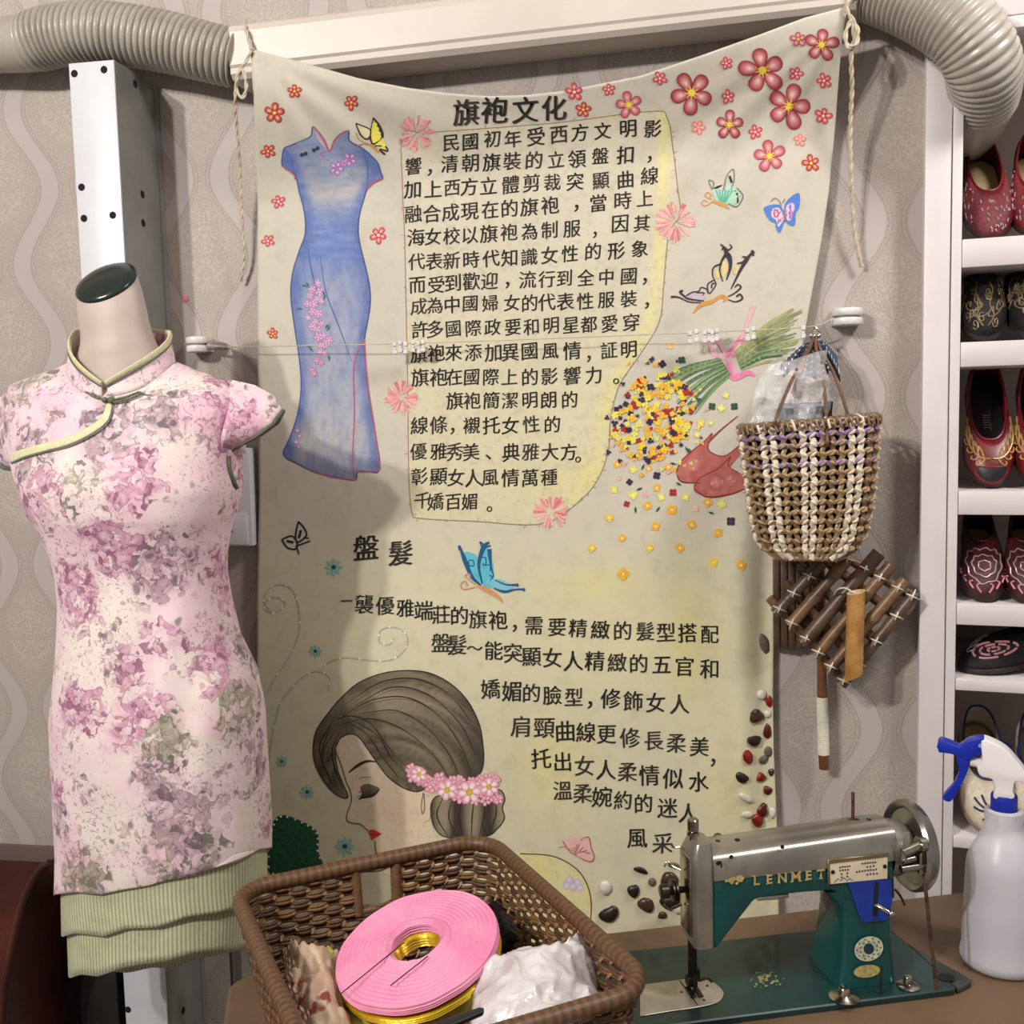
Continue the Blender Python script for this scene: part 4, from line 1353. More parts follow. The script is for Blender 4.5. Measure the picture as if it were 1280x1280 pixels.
def twisted(pts, r, n=7):
    P_ = [Vector(p) for p in spline(pts, 14)]
    mb = MB()
    L = 0
    a = []
    for i, p in enumerate(P_):
        if i:
            L += (p - P_[i - 1]).length
        a.append(L)
    for ph in (0, pi):
        pp = []
        for i, p in enumerate(P_):
            t = (P_[min(i + 1, len(P_) - 1)] - P_[max(i - 1, 0)]).normalized()
            x = t.cross(VY).normalized()
            y = t.cross(x)
            w = a[i] / 0.016 * 2 * pi / 2 + ph
            pp.append(p + x * (r * .75 * cos(w)) + y * (r * .75 * sin(w)))
        mb.tube(pp, r, n)
    return mb


twisted([bpt(314, 62, .004), at(311, 52, -.092), at(308, 38, -.088), at(306, 24, -.06)], 0.0016).build('tie_cord', M_cord, ban)
twisted([bpt(314, 63, .004), at(308, 76, -.098), at(298, 92, -.1), at(295, 110, -.1), at(303, 122, -.1), at(308, 108, -.1), at(303, 88, -.098), at(296, 104, -.096), at(294, 130, -.09), at(296, 160, -.07), at(300, 210, -.045), at(302, 260, -.03), at(305, 320, -.02), at(301, 352, -.012)], 0.0017).build('tie_cord', M_cord, ban)
twisted([bpt(1057, 10, .004), at(1062, 0, -.098), at(1070, -10, -.09), at(1078, -22, -.06)], 0.0018).build('tie_cord', M_cord, ban)
twisted([bpt(1057, 11, .004), at(1064, 22, -.1), at(1072, 38, -.1), at(1070, 55, -.1), at(1060, 58, -.1), at(1057, 42, -.1), at(1064, 28, -.1), at(1068, 48, -.096), at(1064, 70, -.09), at(1065, 110, -.07), at(1063, 160, -.05), at(1064, 220, -.035), at(1068, 290, -.02), at(1077, 334, -.012)], 0.0020).build('tie_cord', M_cord, ban)

# ================================================================== DRESS FORM
YM = -0.27
man = thing('dress_form', 'mannequin torso with a dark neck cap wearing a pink floral cheongsam dress', 'mannequin', tuple(at(190, 1215, YM)))


def floral():
    k = NT('pink_floral_cotton')
    oc = k.obj()
    wn = k.noise(oc, 22, 2)
    wv = k.n('ShaderNodeVectorMath', operation='SCALE')
    k.link(wn.outputs['Color'], wv.inputs[0])
    wv.inputs['Scale'].default_value = 0.035
    va = k.n('ShaderNodeVectorMath', operation='ADD')
    k.link(oc, va.inputs[0])
    k.link(wv.outputs[0], va.inputs[1])
    P = va.outputs[0]
    big = k.noise(oc, 7.5, 2)
    c = k.mix(k.ss(big.outputs[0], 0.38, 0.62), rgb(229, 201, 209), rgb(230, 217, 209))
    b2 = k.noise(oc, 11, 2, 0.5)
    c = k.mix(k.math('MULTIPLY', k.ss(b2.outputs['Color'], 0.5, 0.68), 0.8), c, rgb(230, 184, 200))
    # blossom clusters
    vo = k.n('ShaderNodeTexVoronoi')
    k.link(P, vo.inputs['Vector'])
    vo.inputs['Scale'].default_value = 11.0
    cl = k.math('SUBTRACT', 1.0, k.ss(vo.outputs['Distance'], 0.30, 0.66))
    pet = k.noise(P, 44, 3, 0.55, 1.4)
    hue = k.n('ShaderNodeSeparateColor')
    k.link(vo.outputs['Color'], hue.inputs[0])
    wn2 = k.noise(oc, 55, 2)
    wv2 = k.n('ShaderNodeVectorMath', operation='SCALE')
    k.link(wn2.outputs['Color'], wv2.inputs[0])
    wv2.inputs['Scale'].default_value = 0.030
    va2 = k.n('ShaderNodeVectorMath', operation='ADD')
    k.link(P, va2.inputs[0])
    k.link(wv2.outputs[0], va2.inputs[1])
    pv = k.n('ShaderNodeTexVoronoi')
    k.link(va2.outputs[0], pv.inputs['Vector'])
    pv.inputs['Scale'].default_value = 74
    pe = k.n('ShaderNodeTexVoronoi', feature='DISTANCE_TO_EDGE')
    k.link(va2.outputs[0], pe.inputs['Vector'])
    pe.inputs['Scale'].default_value = 74
    pr = k.n('ShaderNodeSeparateColor')
    k.link(pv.outputs['Color'], pr.inputs[0])
    sel = k.ss(hue.outputs[2], 0.10, 0.2)
    clm = k.math('MULTIPLY', cl, sel)
    pk = k.mix(k.ss(hue.outputs[0], 0.45, 0.65), rgb(190, 128, 160), rgb(156, 128, 138))
    pk = k.mix(k.ss(hue.outputs[1], 0.70, 0.76), pk, rgb(146, 140, 116))
    # soft wash under each spray, then single petals
    c = k.mix(k.math('MULTIPLY', k.math('MULTIPLY', clm, k.ss(pet.outputs[0], 0.36, 0.6)), 0.45), c, pk)
    petal_in = k.ss(k.math('SUBTRACT', clm, pr.outputs[0]), -0.16, 0.10)
    shade = k.ss(pv.outputs['Distance'], 0.1, 0.55)
    c = k.mix(k.math('MULTIPLY', k.math('MULTIPLY', petal_in, k.ss(pr.outputs[1], 0.42, 0.5)), k.math('MULTIPLY_ADD', shade, 0.5, 0.22)), c, pk)
    dark = k.mix(k.ss(hue.outputs[0], 0.5, 0.6), rgb(126, 64, 98), rgb(84, 74, 84))
    dark = k.mix(k.ss(hue.outputs[1], 0.70, 0.76), dark, rgb(96, 96, 78))
    c = k.mix(k.math('MULTIPLY', k.math('MULTIPLY', petal_in, k.math('MULTIPLY', k.ss(pr.outputs[2], 0.72, 0.76), k.ss(pet.outputs[0], .38, .52))), 0.72), c, dark)
    ed_ = k.math('SUBTRACT', 1.0, k.ss(pe.outputs['Distance'], 0.015, 0.09))
    brk = k.ss(k.noise(oc, 120, 2).outputs[0], 0.44, 0.56)
    c = k.mix(k.math('MULTIPLY', k.math('MULTIPLY', k.math('MULTIPLY', ed_, brk), petal_in), 0.7), c, dark)
    v2 = k.n('ShaderNodeTexVoronoi')
    k.link(P, v2.inputs['Vector'])
    v2.inputs['Scale'].default_value = 34
    lf = k.math('SUBTRACT', 1.0, k.ss(v2.outputs['Distance'], 0.13, 0.26))
    h2 = k.n('ShaderNodeSeparateColor')
    k.link(v2.outputs['Color'], h2.inputs[0])
    lfm = k.math('MULTIPLY', k.math('MULTIPLY', lf, k.ss(h2.outputs[0], 0.42, 0.5)), k.ss(pet.outputs[0], 0.40, 0.52))
    c = k.mix(k.math('MULTIPLY', lfm, 0.72), c, k.mix(k.ss(h2.outputs[1], 0.5, 0.6), rgb(110, 78, 100), rgb(112, 106, 92)))
    sm = k.noise(P, 170, 2, 0.6, 1.0)
    cl3 = k.ss(k.noise(oc, 9, 1).outputs[0], 0.46, 0.56)
    c = k.mix(k.math('MULTIPLY', k.math('MULTIPLY', k.ss(sm.outputs[0], 0.57, 0.63), cl3), 0.65), c, rgb(150, 100, 124))
    k.link(c, k.b.inputs['Base Color'])
    k.b.inputs['Roughness'].default_value = 0.6
    k.b.inputs['Sheen Weight'].default_value = 0.15
    k.b.inputs['Specular IOR Level'].default_value = 0.3
    wr = k.noise(oc, 26, 3)
    k.bump(wr.outputs[0], 0.18, 0.01)
    return k.m


def pinstripe():
    k = NT('green_pinstripe')
    uv = k.n('ShaderNodeTexCoord').outputs['UV']
    s = k.n('ShaderNodeSeparateXYZ')
    k.link(uv, s.inputs[0])
    w = k.math('SINE', k.math('MULTIPLY', s.outputs[0], 2 * pi / 0.0058))
    n = k.noise(k.obj(), 30, 3)
    base = k.mix(k.ss(n.outputs[0], .4, .7), rgb(194, 194, 158), rgb(182, 182, 148))
    k.link(k.mix(k.math('MULTIPLY', k.ss(w, -0.1, 0.7), 0.75), base, rgb(136, 140, 112)), k.b.inputs['Base Color'])
    k.b.inputs['Roughness'].default_value = 0.5
    k.b.inputs['Sheen Weight'].default_value = 0.2
    k.bump(k.noise(k.obj(), 40, 3).outputs[0], 0.25, 0.006)
    return k.m


M_floral = floral()
M_stripe = pinstripe()
M_pipe = pm('cream_piping', rgb(218, 212, 172), 0.6, var=0.06, scale=160, bump=0.3)
M_green = pm('dark_green_binding', rgb(96, 104, 84), 0.6, var=0.15, scale=100)
M_skin = pm('form_fabric', rgb(188, 172, 162), 0.55, var=0.08, scale=9, bump=0.08)
M_cap = pm('green_black_cap', rgb(44, 54, 50), 0.22, metal=0.3, var=0.1, scale=12)

# ---- body rings: (y, left, right, depth front, depth back)
ROWS = [(452, 93, 217, .050, .055), (462, 74, 240, .060, .062), (470, 48, 264, .066, .066), (480, 22, 286, .072, .070), (494, 10, 296, .078, .074), (520, 7, 300, .088, .078), (550, 9, 298, .098, .082), (580, 14, 297, .108, .084),
        (610, 24, 298, .116, .086), (640, 36, 291, .114, .086), (665, 52, 282, .104, .085), (695, 65, 277, .096, .086), (720, 70, 277, .094, .088), (750, 73, 281, .096, .092), (800, 71, 292, .104, .10), (845, 67, 314, .112, .106), (890, 62, 323, .118, .108),
        (950, 64, 327, .120, .106), (1035, 68, 333, .118, .102), (1118, 71, 332, .116, .10)]
HEM = [(60, 1112), (74, 1113), (100, 1118), (150, 1113), (180, 1118), (205, 1111), (235, 1107), (262, 1096), (291, 1092), (305, 1078), (318, 1066), (340, 1058)]


def ring(py, L, R_, df, db, n=72, wr=0.0, hem=None, dy=0.0):
    out = []
    L = L + 17 * df / .115 * sst(470, 560, py)
    for j in range(n):
        th = 2 * pi * j / n
        c, s = cos(th), sin(th)
        e = 0.86
        cx = math.copysign(abs(c) ** e, c)
        sy = math.copysign(abs(s) ** e, s)
        px = (L + R_) / 2 + (R_ - L) / 2 * cx
        y_ = py
        if hem:
            hy = interp(hem, px)[0]
            y_ = hy + dy if s > -0.05 else hy + dy - 8 * (-s)
        elif py < 520:
            y_ = py + 36 * max(0.0, s * cos(0.17) + c * sin(0.17)) ** 1.4 * (520 - py) / 68.0
        p = at(px, y_, YM)
        d = (df if s > 0 else db) * sy
        if hem:
            p.z = at(px, y_, YM - d * 0.9).z
        if wr:
            d += wr * (0.5 + 0.5 * c) * sin(px / 9.0 + y_ / 70.0) * max(0, s)
            d += 0.004 * nz(px / 34.0, y_ / 90.0, 6.0) * max(0, s) * min(1, wr / 0.004)
        out.append(p + Vector((0, -d, 0)))
    return out


def rows_to_uv(rings):
    uvs = []
    for r in rings:
        u, row = 0.0, []
        for j, p in enumerate(r):
            if j:
                u += (p - r[j - 1]).length
            row.append((u, p.z))
        uvs.append(row)
    return uvs


ys = [a[0] for a in ROWS]
rings = []
y = 452.0
while y < 1060:
    L, R_, df, db = interp(ROWS, y)
    w = 0.0045 * sst(640, 760, y) * (1 - 0.3 * sst(900, 1100, y))
    rings.append(ring(y, L, R_, df, db, wr=w))
    y += 9 if y > 500 else 4
L, R_, df, db = interp(ROWS, 1085)
NK = 6
for i in range(1, NK + 1):
    t = i / NK
    rr = ring(1118, L, R_, df, db, wr=0.0035, hem=HEM)
    last = rings[-1] if i == 1 else base_ring
    if i == 1:
        base_ring = rings[-1]
        last = base_ring
    rings.append([a.lerp(b, t) for a, b in zip(base_ring, rr)])
mb = MB()
mb.grid(rings, True, uvs=rows_to_uv(rings))
dress = mb.build('dress', M_floral, man, angle=80)
sm = dress.modifiers.new('cloth_thickness', 'SOLIDIFY')
sm.thickness = 0.0015
bvh = BVHTree.FromPolygons([Vector(v) for v in mb.v], mb.f)


def on_dress(px, py, lift=0.001):
    d = ray(px, py).normalized()
    loc, nor, idx, dist = bvh.ray_cast(CAM, d)
    if loc is None:
        return at(px, py, YM)
    return loc - d * lift


# two striped underskirt tiers
def tier(name, y0, hem, L0, R0, L1, R1, df, db, wr):
    rg = []
    for i in range(12):
        t = i / 11
        L, R_ = lerp(L0, L1, t), lerp(R0, R1, t)
        top = ring(y0, L, R_, df, db, wr=wr)
        bot = ring(y0, L, R_, df + .004 * t, db + .004 * t, wr=wr, hem=hem)
        rg.append([a.lerp(b, t) for a, b in zip(top, bot)])
    m = MB()
    m.grid(rg, True, uvs=rows_to_uv(rg))
    o = m.build(name, M_stripe, dress, angle=80)
    s_ = o.modifiers.new('cloth_thickness', 'SOLIDIFY')
    s_.thickness = 0.0012
    return o


tier('hem_tier', 1050, [(70, 1163), (82, 1164), (120, 1170), (145, 1165), (185, 1169), (210, 1159), (245, 1158), (275, 1146), (300, 1142), (330, 1130)], 75, 327, 79, 326, .1115, .098, .002)
tier('hem_tier', 1056, [(78, 1211), (90, 1212), (108, 1217), (128, 1222), (150, 1217), (175, 1219), (205, 1208), (235, 1203), (280, 1193), (306, 1189), (330, 1180)], 80, 322, 88, 312, .107, .094, .002)

# ---- neck with slanted cap
cc = at(133, 354, YM)
pxm = (cc - CAM).length / F_PX
n_cam = Vector((-0.30 * .72, 0.93 * .72, 0.70)).normalized()
n_w = (ROT @ n_cam).normalized()
maj = (ROT @ Vector((cos(radians(18)), sin(radians(18)), 0))).normalized()
maj = (maj - n_w * maj.dot(n_w)).normalized()
mnr = n_w.cross(maj)
top = [cc + maj * (35.5 * pxm * cos(2 * pi * j / 40)) + mnr * (36 * pxm * sin(2 * pi * j / 40)) for j in range(40)]
bc = at(152, 452, YM)
hx = (at(212, 452, YM) - at(96, 452, YM)).length / 2
ax_x = (at(212, 452, YM) - at(96, 452, YM)).normalized()
bot = [bc + ax_x * (hx * .93 * cos(2 * pi * j / 40)) + VY * (-.05 * sin(2 * pi * j / 40)) * -1 for j in range(40)]
# align the start of both rings: nearest rotation
best = min(range(40), key=lambda s_: sum((top[(j + s_) % 40] - cc - (bot[j] - bc)).length for j in range(0, 40, 4)))
rev = [top[-j % 40] for j in range(40)]
best2 = min(range(40), key=lambda s_: sum((rev[(j + s_) % 40] - cc - (bot[j] - bc)).length for j in range(0, 40, 4)))
e1 = sum((top[(j + best) % 40] - cc - (bot[j] - bc)).length for j in range(40))
e2 = sum((rev[(j + best2) % 40] - cc - (bot[j] - bc)).length for j in range(40))
tp = [top[(j + best) % 40] for j in range(40)] if e1 < e2 else [rev[(j + best2) % 40] for j in range(40)]
rings = []
for i in range(15):
    t = i / 14
    w = t ** 0.62
    rr = []
    for j in range(40):
        p = bot[j].lerp(tp[j], t)
        # narrow quickly above the shoulders
        cen = bc.lerp(cc, t)
        f = 1.0 - 0.20 * sin(pi * min(1, t * 1.15)) * (1 - t)
        rr.append(cen + (p - cen) * f)
    rings.append(rr)
mb = MB()
sh_ring = [bc + (p - bc) * 0.9 + Vector((0, 0, -.10)) for p in bot]
rings = [sh_ring] + rings
mb.loft(rings, True, True)
mb.build('neck', M_skin, man, angle=70)
mb = MB()
prof = [(1.02, -0.002), (1.03, 0.0015), (1.0, 0.004), (0.9, 0.0062), (0.7, 0.0085), (0.4, 0.0102), (0.15, 0.0108), (0.001, 0.011)]
rows = [[cc + (p - cc) * f + n_w * h for p in top] for f, h in prof]
mb.grid(rows, True)
mb.cap(rows[0])
mb.build('neck_cap', M_cap, man, angle=60)

# ---- stand collar with piping
def col_pt(th, h):
    """th 0 at the front opening; h 0 bottom .. 1 top."""
    f = max(0.0, cos(th))
    s = sin(th + radians(10))
    c = cos(th + radians(10))
    bpx, bpy = 153 + 63 * s, 456 + 40 * f ** 1.4
    am = min(th, 2 * pi - th)
    tpx, tpy = 151 + 58 * s, 418 + 66 * max(0.0, 1 - am / 1.75) ** 1.1 - 6 * max(0, -cos(th))
    px, py = lerp(bpx, tpx, h), lerp(bpy, tpy, h)
    p = at(px, py, YM)
    dep = lerp(.058, .051, h)
    return p + Vector((0, -dep * c - 0.012 * f ** 2, 0))


mb = MB()
ths = [lerp(radians(3), radians(357), i / 60) for i in range(61)]
mb.grid([[col_pt(t, h / 5) for t in ths] for h in range(6)])
co = mb.build('collar', M_floral, dress, angle=80)
co.modifiers.new('cloth_thickness', 'SOLIDIFY').thickness = 0.0022
mb = MB()
mb.tube([col_pt(t, 1.0) + Vector((0, -.0012 * cos(t), 0)) for t in ths], 0.0044, 10, flat=(0.55, 1.25))
mb.build('piping', M_pipe, co)
mb = MB()
mb.tube([col_pt(t, 0.82) + Vector((0, -.0028 * cos(t), 0)) for t in ths], 0.0011, 6)
mb.build('edge_cord', M_green, co)


def strip(name, pts, w, mat, lift=0.0014, parent=None, n=10, thick=0.0012):
    P_ = spline(pts, n)
    m = MB()
    rows = []
    for i, p in enumerate(P_):
        a, b = P_[max(0, i - 1)], P_[min(len(P_) - 1, i + 1)]
        dx, dy = b[0] - a[0], b[1] - a[1]
        L = hypot(dx, dy)
        ox, oy = -dy / L * w / 2, dx / L * w / 2
        rows.append([on_dress(p[0] + ox * f, p[1] + oy * f, lift + (0.0012 if abs(f) < .9 else 0)) for f in (-1, -.8, -.3, .3, .8, 1)])
    m.grid(rows)
    o = m.build(name, mat, parent or dress, angle=60)
    s_ = o.modifiers.new('thickness', 'SOLIDIFY')
    s_.thickness = thick
    return o


PL = [(138, 488), (137, 508), (130, 524), (112, 538), (85, 551), (55, 559), (30, 566), (11, 574)]
strip('placket_trim', PL, 10, M_pipe)
strip('placket_cord', [(x + 2.5, y + 5.5) for x, y in PL], 1.8, M_green, 0.003)
# frog button
mb = MB()
for st in ([(102, 483), (112, 489), (122, 496), (130, 499)], [(104, 487), (114, 494), (124, 498)], [(142, 500), (158, 496), (174, 490)], [(142, 503), (158, 499.5), (175, 493.5)]):
    mb.tube([on_dress(x, y, 0.0065) for x, y in spline(st, 6)], 0.0016, 8)
for (x, y, r) in ((131, 500, .0042), (139, 500, .0050), (175, 491.5, .0026)):
    mb.ell(on_dress(x, y, 0.008), VX * r, VY * r, VZ * r, 12, 8)
mb.build('frog_button', pm('frog_cord', rgb(112, 114, 92), 0.5, var=0.25, scale=300, bump=0.3), dress)
# dart lines

# ---- cap sleeves
def sleeve(name, ridge, hem, seam, dep):
    """ridge: shoulder point -> tip; hem: tip -> underarm; seam: shoulder -> underarm (banner-style positions)."""
    m = MB()
    N = 12
    for side in (-1, 1):
        rows = []
        for i in range(N + 1):
            t = i / N
            row = []
            sx, sy_ = interp([(k / (len(seam) - 1),) + seam[k] for k in range(len(seam))], t)
            hx_, hy_ = interp([(k / (len(hem) - 1),) + hem[k] for k in range(len(hem))], t)
            for j in range(N + 1):
                u = j / N
                rx_, ry_ = interp([(k / (len(ridge) - 1),) + ridge[k] for k in range(len(ridge))], u)
                qx, qy = lerp(sx, hx_, u), lerp(sy_, hy_, u)
                if t < 1e-6:
                    qx, qy = rx_, ry_
                bulge = dep * sin(min(1.0, t * 1.1) * pi * 0.62) * (1 - 0.75 * u ** 1.3)
                if side > 0:
                    qy -= 10 * t * u
                q_ = at(qx, qy, YM) + Vector((0, side * bulge, 0))
                if side < 0:
                    sp_ = on_dress(sx, sy_, .0005)
                    q_ = q_.lerp(sp_, (1 - u) ** 2)
                row.append(q_)
            rows.append(row)
        m.grid(rows, flip=side > 0)
    o = m.build(name, M_floral, dress, angle=80)
    o.modifiers.new('cloth_thickness', 'SOLIDIFY').thickness = 0.0018
    for side in (-1, 1):
        m = MB()
        pts_ = []
        for i in range(N + 1):
            t = i / N
            hx_, hy_ = interp([(k / (len(hem) - 1),) + hem[k] for k in range(len(hem))], t)
            bulge = dep * sin(min(1.0, t * 1.1) * pi * 0.62) * .25
            pts_.append(at(hx_, hy_ - (10 * t if side > 0 else 0), YM) + Vector((0, side * bulge, 0)))
        m.tube(pts_, 0.0034, 8)
        m.build('sleeve_binding', M_green, o)
    return o


sleeve('cap_sleeve', [(286, 474), (318, 481), (342, 494), (354, 513)], [(354, 513), (344, 530), (322, 547), (300, 559), (285, 569)], [(286, 474), (291, 500), (288, 530), (285, 569)], 0.062)
sleeve('cap_sleeve', [(50, 480), (18, 489), (-14, 502), (-32, 524)], [(-32, 524), (-22, 550), (-6, 572), (14, 584), (38, 588)], [(50, 480), (40, 510), (37, 550), (38, 588)], 0.062)
mb = MB()
mb.tube([on_dress(x, y, 0.003) for x, y in spline([(286, 570), (287, 585), (291, 598), (296, 610)], 8)], 0.003, 8)
mb.build('armhole_binding', M_green, dress)
# hidden bracket that carries the form on the white upright
mb = MB()
q0 = at(178, 690, YM + 0.03)
mb.box(Vector((q0.x, 0, q0.z)), VX, VY, VZ, -0.012, 0.012, YM + 0.03, -0.131, -0.012, 0.012)
mb.build('mounting_bracket', M_steel, man, bevel=0.002)
mb = MB()
tor = []
for yy in (470, 500, 560, 620, 700, 780, 850, 930, 1000):
    L, R_, df, db = interp(ROWS, yy)
    m_ = (L + R_) / 2
    tor.append(ring(yy, m_ + (L - m_) * .93, m_ + (R_ - m_) * .93, df * .92, db * .92, n=40))
mb.loft(tor)
mb.build('torso', M_skin, man, angle=70)

# ================================================================== CLOTHESLINE
M_wp = pm('white_plastic', rgb(222, 218, 214), 0.35, var=0.04, scale=40)
M_line = pm('line_cord', rgb(196, 188, 166), 0.6)
cline = thing('clothesline', 'thin cord stretched across the banner between two white wall pulleys', 'clothesline', tuple(at(640, 423, -.02)))


def puck(name, px, py, r, sx=1.0):
    c = at(px, py, -0.001)
    m = MB()
    # two stacked rounded discs with a slot between them
    for z0 in (-0.0125, 0.0012):
        m.lathe(c + VY * -0.022 + VZ * z0, VZ, [(r * .7, 0), (r * .95, 0.0008), (r, 0.003), (r, 0.0085), (r * .95, 0.0108), (r * .7, 0.0115), (0.0001, 0.0115)], 28, VX)
        m.lathe(c + VY * -0.022 + VZ * z0, VZ, [(0.0001, 0), (r * .7, 0)], 28, VX)
    m.lathe(c + VY * -0.022 + VZ * -.001, VZ, [(r * .6, 0), (r * .6, 0.0022)], 20, VX)
    m.box(c, VX, VY, VZ, -r * .9, r * .9, -0.016, 0.0005, -0.011, 0.0115)
    o = m.build(name, M_wp, cline, angle=35)
    return o


puck('reel', 255, 432, 0.0185)
puck('hook', 1056, 398, 0.0225)
mb = MB()
a, b = at(262, 431, -0.022), at(288, 434, -0.03)
mb.tube([a, a.lerp(b, .4), a.lerp(b, .8), b], [0.009, 0.0085, 0.0065, 0.003], 12, flat=(1, .7))
mb.build('reel_arm', pm('grey_zinc', rgb(176, 170, 160), 0.35, metal=0.5), cline)
CORD = [at(288, 434, -.034), at(330, 433, -.046), at(480, 430, -.05), at(640, 425, -.05), at(860, 416, -.05), at(1006, 409, -.05), at(1040, 399, -.034)]
mb = MB()
mb.tube(spline([tuple(p) for p in CORD], 12), 0.0008, 6)
mb.build('cord', M_line, cline)


def cord_at(px):
    best = None
    P_ = spline([tuple(p) for p in CORD], 12)
    R_T = ROT.transposed()
    for p in P_:
        v = R_T @ (Vector(p) - CAM)
        x = 640 + F_PX * v.x / -v.z
        if best is None or abs(x - px) < best[0]:
            best = (abs(x - px), Vector(p))
    return best[1]


CLIPS = [(287, 0, 'small white clip at the left end of the cord by the reel', None)]
for x in (493, 501, 507, 516, 524, 529):
    CLIPS.append((x, 1, 'small white clip in the bunch where the cord meets the text patch left edge', 'clips at the left of the text'))
for x in (862, 871):
    CLIPS.append((x, 2, 'small white clip of the pair on the cord right of the text patch', 'pair of clips right of the text'))
for x in (881, 886, 891, 896):
    CLIPS.append((x, 3, 'small white clip in the tight row of four above the painted bow', 'row of four clips'))
for x in (934, 942):
    CLIPS.append((x, 4, 'small white clip of the pair above the painted green stems', 'pair of clips over the stems'))
CLIPS.append((1004, 5, 'small white clip beside the silver hook of the hanging handbag', None))


def clip_mesh():
    m = MB()
    z0 = Vector((0, 0, 0))
    m.box(z0, VX, VY, VZ, -.0030, .0030, -.0040, .0040, -.0012, .0052)
    m.box(z0, VX, VY, VZ, -.0020, .0020, -.0022, .0022, -.0062, -.0014)
    m.box(z0, VX, VY, VZ, -.0034, .0034, -.0034, .0034, -.0130, -.0064)
    return m


clip0 = None
for i, (x, g, lab, grp) in enumerate(CLIPS):
    p = at(x, interp([(288, 434), (480, 430), (640, 425), (860, 416), (1006, 409)], x)[0], -0.05 if x > 300 else -.034)
    if clip0 is None:
        clip0 = clip_mesh().build('line_clip', M_wp, None, bevel=0.0006, seg=1)
        o = clip0
    else:
        o = clip0.copy()
        COL.objects.link(o)
    o.location = p + Vector((0, 0, -0.001 - 0.002 * (i % 2)))
    o.rotation_euler = (0, 0, 0.3 * sin(i * 2.1))
    tag(o, lab, 'clip', grp)

# ================================================================== WOVEN HANDBAG
YB_ = -0.105
bag = thing('woven_handbag', 'open weave brown rattan handbag with purple bands hanging from the cord', 'bag', tuple(at(1010, 697, YB_)))
M_rattan = vcm('glossy_rattan', 0.32, 0.12, 220, 0.15, 900, spec=0.6)
BR = [(528, 925, 1096), (560, 929, 1095), (600, 934, 1092), (640, 939, 1087), (670, 945, 1080), (686, 955, 1068), (697, 972, 1050)]
NU, NV = 34, 14
ARC = None
TAN, TAN2, PUR_, WHT, BRN = rgb(152, 124, 88), rgb(122, 96, 66), rgb(140, 112, 158), rgb(214, 200, 178), rgb(96, 74, 52)


def bag_pt(u, v, lift=0.0):
    """u 0..1 round the bag, v 0 rim .. 1 bottom."""
    py = lerp(531, 696, v)
    L, R_ = interp(BR, py)
    u = (u + 1e-9) % 1.0
    f_ = u * (len(ARC) - 1)
    i_ = min(int(f_), len(ARC) - 2)
    th = lerp(ARC[i_], ARC[i_ + 1], f_ - i_)
    D = lerp(.044, .030, v ** 2) + lift
    c, s = cos(th), sin(th)
    cx = math.copysign(abs(c) ** 0.7, c)
    sy = math.copysign(abs(s) ** 0.7, s)
    tilt = (L + R_) / 2
    px = tilt + (R_ - L) / 2 * cx
    yy = py - 7 * cx * (1 - v)          # rim climbs to the right
    p = at(px, yy, YB_)
    k = lift / max(1e-6, D)
    return p + Vector((lift * c, -D * sy, 0))


def arc_table():
    P_ = []
    for i in range(1441):
        th = 2 * pi * i / 1440
        c, s = cos(th), sin(th)
        P_.append((.105 * math.copysign(abs(c) ** .7, c), .042 * math.copysign(abs(s) ** .7, s)))
    L = [0.0]
    for a, b in zip(P_, P_[1:]):
        L.append(L[-1] + hypot(b[0] - a[0], b[1] - a[1]))
    out, j = [], 0
    for k in range(681):
        t = L[-1] * k / 680
        while j < 1439 and L[j + 1] < t:
            j += 1
        out.append(2 * pi * (j + (t - L[j]) / max(1e-9, L[j + 1] - L[j])) / 1440)
    return out


ARC = arc_table()
WC = {0, 3, 4, 8, 9, 12, 13, 16}             # white columns on the front half


def bag_tube(mbx, pts, w, col):
    mbx.tube(pts, w, 6, caps=False, col=col, flat=(1.3, .6), up=(0, 1, 0))


mb = MB()
for k in range(NU):                          # upright strands
    white = k < 17 and k in WC
    pts = []
    for i in range(NV * 4 + 1):
        v = i / (NV * 4)
        w = 0.0013 * cos(pi * v * NV + pi * k)
        zig = 0.13 / NU * sin(2 * pi * v * NV + pi * k)
        pts.append(bag_pt((k + .5) / NU + zig, v, w))
    bag_tube(mb, pts, 0.0026 if not white else 0.0031, WHT if white else (TAN if k % 2 else TAN2))
for r in range(NV + 1):                       # level strands
    v = r / NV
    pts = []
    for i in range(NU * 4):
        u = i / (NU * 4)
        w = -0.0013 * cos(pi * NU * u * 1.0 + pi * r - pi / 2)
        pts.append(bag_pt(u, min(1, max(0, v + .012 * sin(pi * u * NU + pi * r))), w))
    mb.tube(pts, 0.0026, 6, closed=True, col=PUR_ if r in (1, 4) else (mixc(PUR_, TAN, .5) if r == 2 else (TAN if r % 2 else mixc(TAN, BRN, .3))), flat=(.6, 1.3), up=(0, 0, 1))
for r in range(NV):                           # slanting strands through the openings' corners
    for k in range(NU):
        u0 = (k + .5) / NU
        v0 = r / NV
        white = k < 17 and k in WC
        c_ = WHT if white else (PUR_ if r in (0, 1) and k % 2 else TAN)
        s_ = 1 if (k + r) % 2 else -1
        mb.tube([bag_pt(u0 - .34 / NU * s_, v0 - .016, .0012), bag_pt(u0, v0, .0042), bag_pt(u0 + .34 / NU * s_, v0 + .016, .0012)], [0.0012, 0.0026, 0.0012], 6, col=c_)
bd = mb.build('woven_body', M_rattan, bag, angle=80)
mb = MB()
mb.tube([bag_pt(i / 120, 0, 0.0012 * sin(i * 1.3)) + Vector((0, 0, .004 + .0012 * cos(i * 1.3))) for i in range(120)], 0.0046, 8, closed=True, col=mixc(TAN2, BRN, .4))
